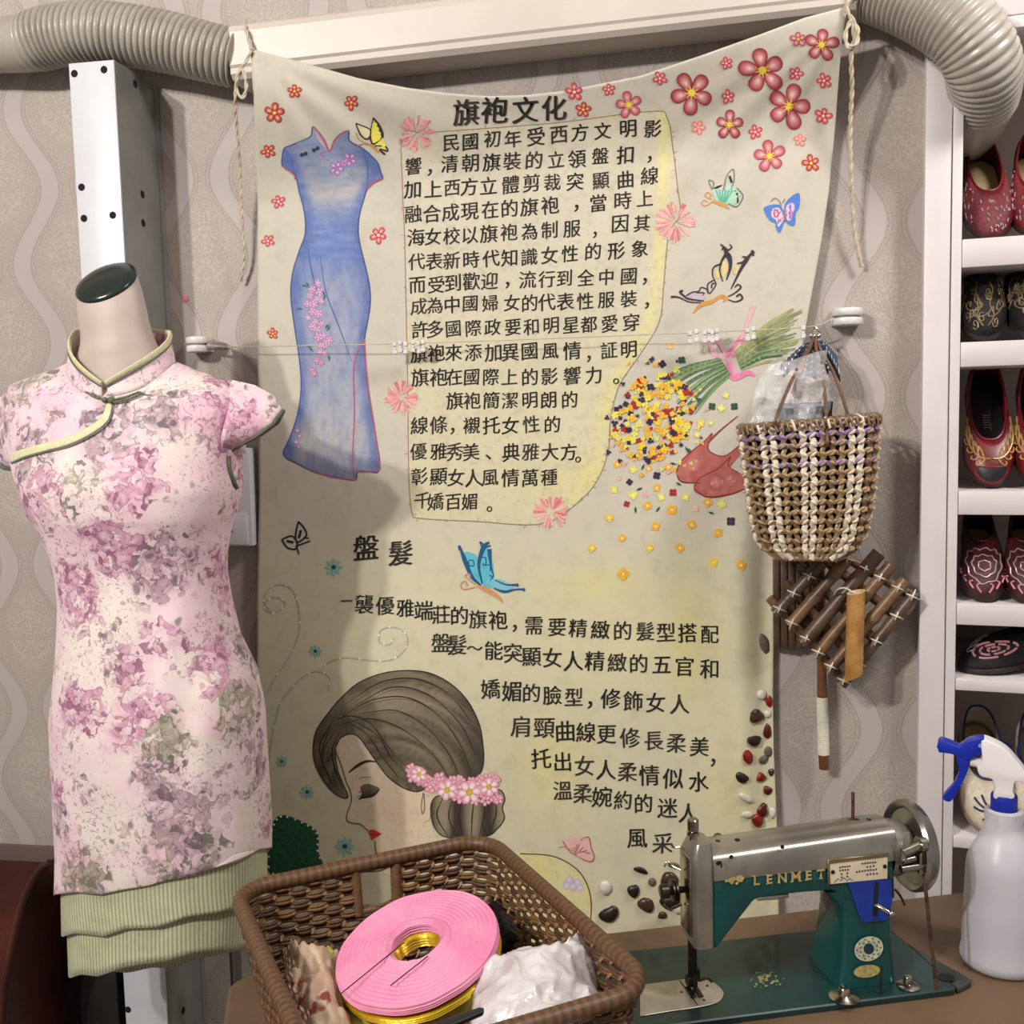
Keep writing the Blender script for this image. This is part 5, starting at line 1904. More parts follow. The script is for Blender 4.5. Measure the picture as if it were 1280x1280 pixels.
for i in range(60):
    u = i / 60
    mb.tube([bag_pt(u, .03, .004), bag_pt(u + .006, -.005, .0045) + VZ * .004, bag_pt(u + .012, -.01, -.002) + VZ * .007], 0.0020, 5, col=WHT if i % 6 == 0 else TAN2)
mb.build('rim', M_rattan, bag, angle=80)
mb = MB()
rows = []
for k in range(5):
    f = 1 - k / 5
    rows.append([bag_pt(i / 40, 1.0).lerp(at(1011, 697, YB_), 1 - f) for i in range(40)])
mb.grid(rows, True, cols=[[BRN] * 40 for _ in rows])
mb.build('base', M_rattan, bag)
mb = MB()
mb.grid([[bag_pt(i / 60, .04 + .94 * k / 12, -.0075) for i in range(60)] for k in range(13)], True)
mb.build('shade_liner', pm('black_shade_liner', rgb(30, 22, 18), .9, var=.2), bag)  # added dark sheet standing in for the shade inside the bag
M_handle = pm('brown_leather_cord', rgb(112, 78, 52), 0.5, var=0.2, scale=120)
hk = at(1018, 421, -.06)
for (pa, pb, dy) in (((971, 520), (1034, 545), -.036), ((985, 512), (1058, 512), .02)):
    for p_, nm in ((pa, 0), (pb, 1)):
        e = at(p_[0], p_[1], YB_ + dy - .012)
        m = MB()
        mid = hk.lerp(e, .5) + Vector((.004 if nm else -.003, -.004, 0))
        m.tube(spline([tuple(hk + Vector((.002 if nm else -.002, dy * .1, 0))), tuple(hk.lerp(e, .12) + Vector((0, -.002, 0))), tuple(mid), tuple(e), tuple(e + Vector((0, .002, -.014)))], 8), 0.0024, 8)
        m.build('handle', M_handle, bag)
mb = MB()
mb.tube(spline([tuple(hk + VZ * .006 + VX * -.006), tuple(hk + VZ * .013), tuple(hk + VZ * .006 + VX * .007), tuple(hk + VZ * -.003 + VX * .003), tuple(hk + VZ * -.003 + VX * -.004)], 8), 0.0018, 8)
for k in range(3):
    mb.ell(hk + Vector((-.006 + .006 * k, -.004, .001)), VX * .0032, VY * .003, VZ * .0036, 10, 6)
mb.build('silver_hook', pm('chrome', rgb(190, 186, 180), 0.18, metal=1.0), bag)

# clear bag, dark pouch and dotted scarf in the handbag
def crumple(name, path_fn, nu, nv, mat, amp, freq, seed, parent=None, facet=False):
    m = MB()
    rows = []
    for i in range(nv + 1):
        rows.append([])
        for j in range(nu + 1):
            p = path_fn(j / nu, i / nv)
            s = Vector((p.x * freq, p.y * freq, p.z * freq + seed))
            d = mnoise.noise(s) * amp + abs(mnoise.noise(s * 2.3)) * amp * .7
            rows[-1].append(p + Vector((0.3 * d, -d, 0.25 * d)))
    m.grid(rows)
    o = m.build(name, mat, parent, angle=12 if facet else 80)
    o.modifiers.new('thickness', 'SOLIDIFY').thickness = 0.0006
    return o


def film(name, rough=0.08, alpha=0.32, tint=(0.9, 0.9, 0.92, 1), bs=120):
    k = NT(name)
    oc = k.obj()
    n = k.noise(oc, bs, 4, 0.6, 1.5)
    k.b.inputs['Base Color'].default_value = tint
    k.b.inputs['Roughness'].default_value = rough
    k.b.inputs['Specular IOR Level'].default_value = 1.0
    k.link(k.math('MULTIPLY_ADD', k.ss(n.outputs[0], .35, .65), alpha * .6, alpha * .7), k.b.inputs['Alpha'])
    k.bump(n.outputs[0], 0.25, 0.012)
    return k.m


M_film = film('clear_film', .05, .22, (.92, .92, .94, 1), 40)


def pb_fn(u, v):
    px = lerp(lerp(965, 928, v ** .6), lerp(1030, 1040, v), u)
    py = lerp(lerp(452, 440, u), 540, v)
    return at(px, py, YB_ + 0.004 - .020 * sin(pi * u) * (0.4 + .6 * v))


o = crumple('plastic_bag', pb_fn, 16, 13, M_film, 0.022, 30, 3.0, facet=True)
tag(o, 'crumpled clear plastic bag sticking out of the woven handbag', 'bag')


def pouch_fn(u, v):
    return at(lerp(973, 1040, u), lerp(505, 560, v) - 3 * u, YB_ + .012 - .012 * sin(pi * u))


o = crumple('fabric_pouch', pouch_fn, 12, 8, pm('navy_satin', rgb(22, 26, 40), 0.35, var=0.2, scale=60), 0.003, 40, 1.0)
tag(o, 'dark navy pouch inside the clear bag in the handbag', 'pouch')


def dotted():
    k = NT('dotted_navy_cotton')
    uv = k.n('ShaderNodeTexCoord').outputs['UV']
    v = k.n('ShaderNodeTexVoronoi')
    v.inputs['Randomness'].default_value = 0.0
    k.link(uv, v.inputs['Vector'])
    v.inputs['Scale'].default_value = 13
    c = k.mix(k.math('SUBTRACT', 1.0, k.ss(v.outputs['Distance'], .16, .26)), rgb(58, 66, 88), rgb(214, 214, 216))
    k.link(c, k.b.inputs['Base Color'])
    k.b.inputs['Roughness'].default_value = .85
    k.bump(k.noise(k.obj(), 500).outputs[0], .2, .001)
    return k.m


mb = MB()
rows, uvs = [], []
lo = [(974, 458), (980, 472), (990, 462), (1004, 468), (1018, 474), (1032, 470), (1042, 462), (1050, 478), (1046, 440)]
for i in range(15):
    t = i / 14
    r, w = [], []
    for j in range(49):
        u = j / 48
        bx, by = interp([(k / (len(lo) - 1),) + lo[k] for k in range(len(lo))], u)
        tx, ty = lerp(1010, 1026, u), lerp(427, 424, u)
        p = at(lerp(tx, bx, t ** .8), lerp(ty, by, t), -0.062 - .012 * sin(u * 22) * t - .004)
        r.append(p)
        w.append((u * 1.0, t * .55))
    rows.append(r)
    uvs.append(w)
mb.grid(rows, uvs=uvs)
o = mb.build('dotted_scarf', dotted(), None, angle=80)
o.modifiers.new('thickness', 'SOLIDIFY').thickness = 0.001
tag(o, 'navy scarf with white dots bunched behind the handbag handles', 'scarf')

# ================================================================== BAMBOO PIECES BELOW THE BAG
def bamboo(name, c1, c2, rough=0.4):
    k = NT(name)
    oc = k.obj()
    mp = k.n('ShaderNodeMapping')
    k.link(oc, mp.inputs[0])
    n = k.noise(oc, 28, 4, .6)
    n2 = k.noise(oc, 260, 2)
    c = k.mix(k.ss(n.outputs[0], .35, .68), c1, c2)
    c = k.mix(k.math('MULTIPLY', k.ss(n2.outputs[0], .55, .7), .25), c, rgb(60, 40, 24))
    k.link(c, k.b.inputs['Base Color'])
    k.b.inputs['Roughness'].default_value = rough
    k.bump(n2.outputs[0], .2, .001)
    return k.m


M_bam = bamboo('dark_bamboo', rgb(128, 96, 64), rgb(86, 62, 44))
M_bam2 = bamboo('brown_bamboo', rgb(92, 70, 54), rgb(68, 50, 38))
M_tubeb = bamboo('golden_bamboo', rgb(186, 136, 76), rgb(150, 102, 52), 0.28)
M_cut = pm('cut_bamboo', rgb(214, 186, 140), 0.7)
M_lash = pm('white_lashing', rgb(222, 214, 196), 0.7)


def rod(mbx, p0, p1, r, n=12, nodes=(0.35, 0.72)):
    pts, rad = [], []
    for i in range(25):
        t = i / 24
        pts.append(p0.lerp(p1, t))
        b = sum(exp(-((t - q) / .018) ** 2) for q in nodes)
        rad.append(r * (1 + .16 * b + .04 * sin(t * 9)))
    mbx.tube(pts, rad, n)


tri = thing('bamboo_trivet', 'diamond lattice of brown bamboo sticks lashed with white cord below the handbag', 'trivet', tuple(at(1055, 780, -.03)))
FR = [((969, 767), (1028, 703)), ((987, 782), (1062, 696)), ((1003, 804), (1099, 691)), ((1020, 819), (1114, 706)), ((1036, 837), (1132, 725)), ((1051, 856), (1143, 743))]
BK = [((962, 747), (1054, 850)), ((981, 729), (1077, 833)), ((998, 706), (1100, 806)), ((1025, 695), (1124, 773)), ((1058, 697), (1143, 747))]
YFr, YBk = -0.066, -0.052
for i, (a, b) in enumerate(BK):
    m = MB()
    rod(m, at(a[0], a[1], YBk), at(b[0], b[1], YBk), 0.0072, nodes=(.4, .8))
    m.build('back_stick', M_bam, tri)
for i, (a, b) in enumerate(FR):
    m = MB()
    rod(m, at(a[0], a[1], YFr), at(b[0], b[1], YFr), 0.0088 if i != 2 else .0102, nodes=(.3 + .07 * i, .8 - .05 * i))
    m.build('front_stick', M_bam2 if i in (0, 2, 5) else M_bam, tri)


def cross(a, b):
    (x1, y1), (x2, y2) = a
    (x3, y3), (x4, y4) = b
    d = (x2 - x1) * (y4 - y3) - (y2 - y1) * (x4 - x3)
    t = ((x3 - x1) * (y4 - y3) - (y3 - y1) * (x4 - x3)) / d
    u = ((x3 - x1) * (y2 - y1) - (y3 - y1) * (x2 - x1)) / d
    return t, u, (x1 + t * (x2 - x1), y1 + t * (y2 - y1))


for i, f in enumerate(FR):
    for j, b in enumerate(BK):
        t, u, (x, y) = cross(f, b)
        edge_ = (i in (0, 5) or j in (0, 4)) and -.02 < t < 1.02 and -.02 < u < 1.02
        if not edge_:
            continue
        m = MB()
        for (dx, dy) in ((-7, -3), (3, -7)):
            pts = [at(x - dx * 1.2, y - dy * 1.2, YBk), at(x - dx, y - dy, YFr - .003), at(x - dx * .3, y - dy * .3, YFr - .0105), at(x + dx * .3, y + dy * .3, YFr - .0105), at(x + dx, y + dy, YFr - .003), at(x + dx * 1.2, y + dy * 1.2, YBk)]
            m.tube(spline([tuple(p) for p in pts], 5), 0.0012, 6)
        m.build('lashing', M_lash, tri)
tube_ = thing('bamboo_tube', 'short golden bamboo tube cut at an angle standing in front of the stick lattice', 'bamboo', tuple(at(1068, 850, -.09)))
p0, p1 = at(1067, 846, -.086), at(1070, 740, -.086)
ax = (p1 - p0).normalized()
L_ = (p1 - p0).length
rb = 0.0128
rows = []
for i in range(31):
    t = i / 30
    nb = exp(-((t - .235) / .012) ** 2) - .5 * exp(-((t - .262) / .01) ** 2)
    r = rb * (1 + .05 * nb)
    row = []
    for j in range(28):
        a_ = 2 * pi * j / 28
        off = VX * (r * cos(a_)) + VY * (r * sin(a_))
        sl0 = 0.006 * cos(a_) * max(0, 1 - t * 6)
        sl1 = (0.0035 * cos(a_ + .6) + .003 * sin(a_)) * max(0, 1 - (1 - t) * 6)
        row.append(p0 + ax * (L_ * t + sl0 + sl1) + off)
    rows.append(row)
mb = MB()
mb.grid(rows, True)
mb.build('bamboo_wall', M_tubeb, tube_, angle=60)
mb = MB()
inn = lambda row, f, d: [(lambda c: c + (p - c) * f + ax * d)(sum(row, Vector()) / 28) for p in row]
mb.grid([rows[-1], inn(rows[-1], .80, 0.0), inn(rows[-1], .78, -.012)], True)
mb.cap(inn(rows[-1], .78, -.012))
mb.grid([rows[0], inn(rows[0], .80, 0.0), inn(rows[0], .78, .006)], True)
mb.cap(inn(rows[0], .78, .006))
mb.build('cut_end', M_cut, tube_, angle=60)
mb = MB()
mb.tube(spline([tuple(at(x, y, z)) for x, y, z in ((1043, 743, -.075), (1047, 737, -.09), (1056, 735, -.098), (1064, 739, -.10), (1068, 741, -.1))], 6), 0.0013, 6)
mb.build('tie', M_lash, tube_)

fan = thing('bamboo_fan', 'dark slatted bamboo fan with a long white wrapped handle behind the lattice', 'fan', tuple(at(1030, 960, -.02)))
for k in range(7):
    x0_ = 966 + k * 9.5
    m = MB()
    a_, b_ = at(x0_, 690 + 2 * k, -.018), at(x0_ + 8.2, 690, -.018)
    l_ = 814 - 1.5 * abs(k - 2) + (0 if k < 5 else -30)
    pts_f = [at(x0_, 688, -.022), at(x0_ + 8.3, 688, -.022), at(x0_ + 9.0, l_, -.022), at(x0_ + 1.0, l_, -.022)]
    m.prism(pts_f, [p + Vector((0, .008, 0)) for p in pts_f])
    m.build('slat', M_bam2, fan, bevel=.0016)
p0, p1 = at(1030, 961, -.026), at(1024, 700, -.030)
m = MB()
m.tube([p0.lerp(p1, t / 20) for t in range(21)], [.0072 + .0006 * sin(t * 1.1) for t in range(21)], 14)
m.build('handle', bamboo('red_brown_bamboo', rgb(128, 78, 44), rgb(98, 58, 34)), fan)
p0, p1 = at(1029.5, 943, -.026), at(1027.5, 871, -.027)
m = MB()
m.tube([p0.lerp(p1, t / 150) for t in range(151)], [.0083 + .0006 * abs(sin(t * pi / 5)) for t in range(151)], 14)
m.build('white_wrap', pm('white_thread', rgb(222, 218, 198), .7, var=.05), fan)

# ================================================================== SHOE SHELF
SA = radians(-9)
SO = at(1197.5, 600, -0.055)
SU, SV = Vector((cos(SA), sin(SA), 0)), Vector((-sin(SA), cos(SA), 0))
SO = Vector((SO.x, SO.y, 0))
shelf = thing('shoe_shelf', 'tall white shoe shelf with embroidered shoes at the right edge', 'shelf', tuple(SO))
M_shelf = pm('white_shelf_board', rgb(212, 204, 204), 0.45, var=0.03, scale=10)
M_back = pm('shelf_back_panel', rgb(170, 156, 146), 0.6, var=0.06, scale=7)


def sz(py, px=1199):
    return hit(px, py, SO, SV).z


wL = (hit(1151.5, 600, SO, SV) - SO).dot(SU)
wM = (hit(1185, 600, SO, SV) - SO).dot(SU)
DEP = 0.30
SW_ = 0.62
mb = MB()
mb.box(SO, SU, SV, VZ, wL, wM - .001, 0, DEP, 0, 2.2)
mb.build('side_post', M_shelf, shelf, bevel=.0015)
mb = MB()
mb.box(SO, SU, SV, VZ, wM, 0, -.003, DEP, 0, 2.2)
mb.box(SO, SU, SV, VZ, SW_, SW_ + .03, -.003, DEP, 0, 2.2)
mb.build('side_board', M_shelf, shelf, bevel=.0015)
mb = MB()
mb.box(SO, SU, SV, VZ, wL, SW_, DEP, DEP + .012, 0, 2.2)
mb.build('back_panel', M_back, shelf)
LV = [(299.5, 335), (428, 459), (614, 643.5), (754.5, 781), (848.5, 863), (1046, 1060)]
SH = []
for a, b in LV:
    m = MB()
    z1, z0 = sz(a), sz(b)
    SH.append(z1)
    m.box(SO, SU, SV, VZ, 0.0005, SW_ - .0005, 0, DEP - .001, z0, z1)
    m.build('shelf_board', M_shelf, shelf, bevel=.0015)
mb = MB()
h0 = hit(1262, 39, SO, SV).z
mb.box(SO, SU, SV, VZ, 0.0005, SW_ - .0005, -.012, DEP - .001, h0, h0 + .016)
mb.build('header_rail', M_shelf, shelf, bevel=.001)
mb = MB()
mb.box(SO, SU, SV, VZ, 0.0005, SW_ - .0005, -.010, .02, h0 + .018, h0 + .16)
mb.build('header_board', M_shelf, shelf, bevel=.002)


def shoe(label, cat_group, u, v, z, yaw, tilt, L, Wd, mats, style):
    """one shoe: heel-to-toe along -v (towards the viewer) before yaw; toe down by tilt."""
    M_up, M_in, M_sole, M_dec = mats
    root = thing(style.get('name', 'slipper'), label, 'shoe', group=cat_group)
    toe_r = style.get('toe', 1.0)

    def halfw(t):                                  # t 0 toe .. 1 heel
        if t < .28:
            w = sqrt(max(0, 1 - ((.28 - t) / .28) ** (2.0 * toe_r)))
        elif t < .6:
            w = lerp(1.0, .74, sst(.28, .62, t))
        else:
            w = .74 * sqrt(max(0, 1 - max(0, (t - .80) / .20) ** 2.2)) if t > .8 else lerp(.74, .74, 0)
        return w * Wd / 2

    N = 48
    out = []
    for i in range(N):
        ph = 2 * pi * i / N
        t = 0.5 - 0.5 * cos(ph)                      # 0 toe
        w = halfw(t) * (1 if sin(ph) >= 0 else -1)
        if i in (0, N // 2):
            w = 0
        out.append((w, t))

    T = Matrix.Rotation(yaw, 3, 'Z') @ Matrix.Rotation(tilt, 3, 'X')
    B = Matrix((tuple(SU), tuple(SV), (0, 0, 1))).transposed()

    def raw(w, t, h):
        p = Vector((w, (t - .5) * L, h))
        return T @ p
    # lowest point on the shelf
    low = min(raw(w, t, 0).z for w, t in out)
    o_ = SO + SU * u + SV * v + VZ * (z - low + .0006)

    def P(w, t, h):
        return o_ + B @ raw(w, t, h)

    m = MB()
    sl = style.get('sole', .008)
    m.loft([[P(w * f, t + (0.5 - t) * (1 - f) * .15, h) for w, t in out] for f, h in ((.94, 0), (1.0, .0015), (1.0, sl - .001), (.97, sl))])
    m.build('sole', M_sole, root, angle=50)
    ot, oh = style.get('open', .40), style.get('side', .038)     # opening start, side height
    hh, vh = style.get('heel', .052), style.get('vamp', .044)
    openw = style.get('openw', .74)

    def rim(i):
        w, t = out[i]
        ph = 2 * pi * i / N
        tt = ot + (.97 - ot) * (0.5 - 0.5 * cos(ph))
        ww = openw * Wd / 2 * .8 * abs(sin(ph)) ** .75 * (1 if sin(ph) >= 0 else -1) * (1 - .12 * sst(.5, 1, tt))
        c = 0.5 - 0.5 * cos(ph)
        h = lerp(vh, oh, sst(0, .35, c)) if c < .5 else lerp(oh, hh, sst(.5, 1, c))
        return ww, tt, h
    rows = []
    M_ = 8
    for k in range(M_ + 1):
        s = k / M_
        row = []
        for i in range(N):
            w, t = out[i]
            rw, rt_, rh = rim(i)
            e = s ** 1.6
            ez = 1 - (1 - s) ** 1.9
            bul = 1 + .06 * sin(pi * s)
            row.append(P(lerp(w * .97, rw, e) * bul, lerp(t, rt_, e), lerp(sl, rh, ez)))
        rows.append(row)
    m = MB()
    m.grid(rows, True)
    upper = m.build('upper', M_up, root, angle=80)
    sd = upper.modifiers.new('thickness', 'SOLIDIFY')
    sd.thickness = .0018
    sd.offset = -1
    m = MB()
    m.tube([rows[-1][i] for i in range(N)], .0019, 8, closed=True)
    m.build('rim_binding', style.get('rim', M_up), upper)
    m = MB()
    ins = [P(w * .88, lerp(.5, t, .93), sl + .0022) for w, t in out]
    m.cap(ins)
    io = m.build('insole', M_in, root)
    # lining wall
    # decoration follows the upper: parameters (c round, s up the upper)
    def U(fi, s, lift=.0012):
        fi = fi % N
        i = int(fi)
        f = fi - i
        a, b = [], []
        k = min(M_ - 1, int(s * M_))
        g = s * M_ - k
        p = rows[k][i % N].lerp(rows[k][(i + 1) % N], f).lerp(rows[k + 1][i % N].lerp(rows[k + 1][(i + 1) % N], f), g)
        c = sum((rows[k][q] for q in range(0, N, 6)), Vector()) / 8
        n = (p - (c + (P(0, .45, 0) - c) * .5))
        n.normalize()
        return p + n * lift
    return root, upper, U, P, io


M_red = pm('red_beaded_cloth', rgb(112, 22, 34), 0.5, var=.25, scale=180, bump=.4)
M_red2 = pm('red_leather', rgb(112, 24, 32), 0.35, var=.15, scale=60)
M_wine = pm('wine_brocade', rgb(82, 24, 30), 0.5, var=.3, scale=150, bump=.3)
M_blk = pm('black_velvet', rgb(20, 17, 18), .8, var=.2, scale=90)
M_bge = pm('beige_insole', rgb(176, 150, 112), .6, var=.1)
M_bge2 = pm('yellow_insole', rgb(186, 156, 90), .6, var=.12)
M_blki = pm('black_insole', rgb(22, 22, 26), .45, var=.1)
M_cr = pm('cream_canvas', rgb(206, 194, 172), .8, var=.1, scale=120, bump=.2)
M_navy = pm('navy_binding', rgb(34, 42, 92), .5, var=.1)
M_silv = pm('silver_thread', rgb(176, 160, 160), .4, metal=.4)
M_gold = pm('gold_thread', rgb(184, 146, 92), .4, metal=.3)
M_brz = pm('bronze_thread', rgb(128, 112, 84), .45, metal=.3)
M_pinkt = pm('pink_thread', rgb(206, 140, 150), .6)
M_soled = pm('dark_sole', rgb(40, 30, 26), .6)
M_solel = pm('tan_sole', rgb(150, 126, 96), .6)
M_lin = pm('pale_lining', rgb(200, 186, 170), .7)


def deco(upper, U, curves, mat, r=.0011, name='embroidery'):
    m = MB()
    for c in curves:
        m.tube([U(a, s) for a, s in spline(c, 6)], r, 5)
    m.build(name, mat, upper)


def shelf_u(px, py, v):
    return (hit(px, py, SO + SV * v, SV) - SO).dot(SU)


rr_ = random.Random(9)
# row 1: red beaded flats leaning up
for i, (px, tz_) in enumerate(((1231, 0), (1293, 0))):
    r_, up_, U, P, io = shoe(['red beaded flat on the top shelf right beside the post', 'red beaded flat on the top shelf cut off by the photo edge'][i], 'red beaded flats', shelf_u(px, 250, .10), .115, SH[0], 0.06 - .12 * i, radians(44), .20, .068, (M_red, M_bge, M_soled, M_silv), dict(name='flat_shoe', rim=M_red2, open=.36, openw=.86, vamp=.036, side=.040, heel=.05))
    cs = []
    for k in range(70):
        a, s = rr_.uniform(-11, 11), rr_.uniform(.12, .8)
        d = rr_.uniform(-.5, .5)
        cs.append([(a, s), (a + .5 * d, s + .04), (a + d, s + .06)])
    deco(up_, U, cs, M_silv, .0008, 'bead_work')
# row 2: dark slippers with bronze scrolls
for i, px in enumerate((1227, 1282)):
    r_, up_, U, P, io = shoe(['black slipper with bronze scrolls on the second shelf beside the post', 'black slipper with bronze scrolls on the second shelf farther right'][i], 'black scroll slippers', shelf_u(px, 390, .09), .10, SH[1], -.03 + .06 * i, radians(28), .20, .060, (M_blk, M_blki, M_soled, M_brz), dict(open=.52, vamp=.056, side=.05, heel=.06))
    cs = []
    for sgn in (-1, 1):
        for q in range(3):
            cs.append([(sgn * (2 + 2.4 * q) + 1.1 * k_ / 9 * 4 * cos(k_ * .75) * .6, .34 + .12 * q * .5 + .11 * (1 - k_ / 12) * sin(k_ * .75)) for k_ in range(10)])
        cs.append([(sgn * .6, .16), (sgn * 2.2, .3), (sgn * 1.2, .5), (sgn * 2.8, .7), (sgn * 2.2, .86)])
        cs.append([(sgn * 8, .2), (sgn * 7, .4), (sgn * 9, .6), (sgn * 8, .8)])
        for q in range(9):
            a0, s0 = sgn * rr_.uniform(.8, 9.5), rr_.uniform(.16, .78)
            cs.append([(a0 + .95 * (1 - k_ / 11) * cos(k_ * .9 + q), s0 + .085 * (1 - k_ / 11) * sin(k_ * .9 + q)) for k_ in range(10)])
    deco(up_, U, cs, M_brz, .0011, 'scroll_work')
# row 3: red peep-toe shoes with black insoles
for i, px in enumerate((1233, 1297)):
    r_, up_, U, P, io = shoe(['red open toe shoe with gold leaf sprays on the third shelf beside the post', 'red open toe shoe on the third shelf cut off by the photo edge'][i], 'red open toe shoes', shelf_u(px, 540, .10), .11, SH[2], .02 - .06 * i, radians(52), .212, .070, (M_red2, M_blki, M_soled, M_gold), dict(name='open_toe_shoe', open=.30, openw=.92, vamp=.034, side=.036, heel=.05, rim=M_red2))
    cs = []
    for sgn in (-1, 1):
        cs.append([(sgn * .3, .66), (sgn * 3, .62), (sgn * 6.5, .60), (sgn * 9.5, .62)])
        for q in range(5):
            a = 1.6 + q * 1.6
            cs.append([(sgn * a, .62), (sgn * (a + .9), .76), (sgn * (a + 1.9), .80), (sgn * (a + 1.7), .72)])
            cs.append([(sgn * a, .62), (sgn * (a + 1.0), .48), (sgn * (a + 2.0), .42), (sgn * (a + 1.9), .5)])
    deco(up_, U, cs, M_gold, .0013, 'leaf_spray')
    m = MB()
    tr_ = lambda f: [U(3.9 * f * cos(k * 2 * pi / 24), .30 + .19 * f * sin(k * 2 * pi / 24), .0016) for k in range(24)]
    ring_ = tr_(1.0)
    m.grid([ring_, tr_(.75), tr_(.5), tr_(.25), tr_(.02)], True)
    m.build('toe_opening', M_blki, up_)
    m = MB()
    m.tube(ring_, .0013, 6, closed=True)
    m.build('toe_binding', M_red2, up_)
    # stamped maker's mark on the insole
    m = MB()
    nrm = (P(0, .5, .02) - P(0, .5, .01)).normalized()
    for q in range(6):
        t0 = .60 - q * .022
        m.tube([P(-.004, t0, .0108), P(.004, t0 - .004, .0108)], .0006, 4)
        m.tube([P(-.004 if q % 2 else .004, t0, .0108), P(-.003 if q % 2 else .004, t0 - .012, .0108)], .0006, 4)
    m.tube([P(.006, .63, .0108), P(.006, .46, .0108)], .0004, 4)
    m.build('insole_stamp', M_silv, io)
# row 4: wine embroidered slippers
for i, px in enumerate((1227, 1284)):
    r_, up_, U, P, io = shoe(['wine red slipper with a silver peony on the fourth shelf beside the post', 'wine red slipper with a silver peony on the fourth shelf farther right'][i], 'wine peony slippers', shelf_u(px, 700, .08), .105, SH[3], -.02 - .08 * i, radians(24), .205, .062, (M_wine, M_bge2, M_soled, M_silv), dict(open=.44, openw=.84, vamp=.050, side=.048, heel=.056))
    cs = []
    for rad in (1.5, 3.2, 5.2):
        n_ = 5 + int(rad)
        for q in range(n_):
            a0 = 2 * pi * q / n_ + rad
            pts_ = []
            for k_ in range(5):
                a_ = a0 + (k_ - 2) * (pi / n_) * .52
                rr2 = rad * (1 + .16 * (1 - abs(k_ - 2) / 2))
                pts_.append((rr2 * cos(a_), .56 + rr2 * .052 * sin(a_)))
            cs.append(pts_)
    deco(up_, U, cs, M_silv, .0011)
    cs = [[(sgn * (1 + 2 * q), .10 + .03 * q), (sgn * (2 + 2 * q), .2), (sgn * (1.2 + 2 * q), .26)] for sgn in (-1, 1) for q in range(4)]
    deco(up_, U, cs, M_pinkt, .0013)
# row 5: black slipper turned sideways with a pink flower
r_, up_, U, P, io = shoe('black slipper with a pink embroidered flower alone on the fifth shelf', None, shelf_u(1275, 820, .09), .10, SH[4], radians(-52), radians(6), .21, .084, (M_blk, M_bge2, M_soled, M_pinkt), dict(open=.45, openw=.9, vamp=.042, side=.04, heel=.05))
cs = []
for rad in (1.0, 2.4, 3.8):
    for q in range(6):
        a0 = 2 * pi * q / 6 + rad
        cs.append([(3.2 + rad * cos(a0 + d), .50 + rad * .06 * sin(a0 + d) * (1 + .2 * (d == 0))) for d in (-.4, -.15, .15, .4)])
deco(up_, U, cs, M_pinkt, .0018)
cs = [[(-1.2 - 1.1 * q, .34 + .10 * q), (-.4 - 1.1 * q, .44 + .10 * q), (-1.6 - 1.1 * q, .50 + .08 * q), (-2.0 - 1.1 * q, .38 + .09 * q), (-1.2 - 1.1 * q, .34 + .10 * q)] for q in range(4)]
deco(up_, U, cs, M_silv, .0013)
# row 6: cream sandals with navy edging
for i, (px, vv) in enumerate(((1231, .07), (1302, .075))):
    r_, up_, U, P, io = shoe(['cream canvas shoe with a blue star flower on the sixth shelf beside the post', 'cream canvas shoe on the sixth shelf behind the spray bottle'][i], 'cream canvas shoes', shelf_u(px, 990, vv), vv + .03, SH[5], .06 - .1 * i, radians(32), .215, .078, (M_cr, M_bge2, M_solel, M_navy), dict(name='canvas_shoe', open=.34, openw=.9, vamp=.040, side=.042, heel=.055, rim=M_navy))
    cs = []
    for q in range(9):
        a_ = 2 * pi * q / 9
        cs.append([(0, .5), (2.4 * cos(a_ + .1), .5 + .13 * sin(a_ + .1)), (4.4 * cos(a_), .5 + .26 * sin(a_))])
    cs.append([(0 + .9 * cos(k_), .5 + .05 * sin(k_)) for k_ in range(7)])
    deco(up_, U, cs, M_navy, .0016)
    m = MB()
    m.tube(spline([tuple(U(7.5, .98)), tuple(P(.030, .52, .072)), tuple(P(0, .50, .086)), tuple(P(-.030, .52, .072)), tuple(U(-7.5, .98))], 8), .004, 8, flat=(1, .6))
    m.build('strap', M_navy, up_)

# ================================================================== SEWING MACHINE
MA = radians(19.2)
MU, MV = Vector((cos(MA), sin(MA), 0)), Vector((-sin(MA), cos(MA), 0))
BZ = TZ + .009
MO = atz(1193, 1236, BZ)
mac = thing('sewing_machine', 'old green and silver sewing machine set on the brown table beside the basket', 'sewing machine', tuple(MO))
M_teal = pm('dark_teal_enamel', rgb(8, 72, 70), 0.26, var=.16, scale=9, coat=.4)
M_teald = pm('worn_green_enamel', rgb(16, 56, 55), 0.34, var=.2, scale=8, coat=.2)
M_sil = pm('worn_silver_paint', rgb(172, 166, 154), 0.28, metal=.7, var=.16, scale=14, bump=.02)
M_chr = pm('worn_chrome', rgb(186, 180, 168), 0.2, metal=1.0, var=.2, scale=40)
M_drk = pm('oily_steel', rgb(70, 64, 58), 0.35, metal=.8, var=.3, scale=60)
M_iron = pm('rusty_rod', rgb(104, 74, 58), 0.5, metal=.5, var=.3, scale=80)
M_plate = pm('cream_label', rgb(222, 206, 178), .5, var=.08, scale=30)
M_ink = pm('black_ink', rgb(44, 36, 32), .6)
M_blue = pm('blue_enamel', rgb(26, 56, 158), .3, var=.12, scale=30, coat=.3)
M_goldd = pm('gold_decal', rgb(206, 184, 120), .45, metal=.2, var=.2, scale=200)
M_decal = pm('cream_decal', rgb(206, 206, 180), .5, var=.2, scale=200)


def mv(px, py, v):
    """point of the machine's plane v (m behind the bed's front edge)."""
    return hit(px, py, MO + MV * v, MV)


def uz(px, py, v):
    p = mv(px, py, v) - MO
    return p.dot(MU), p.z


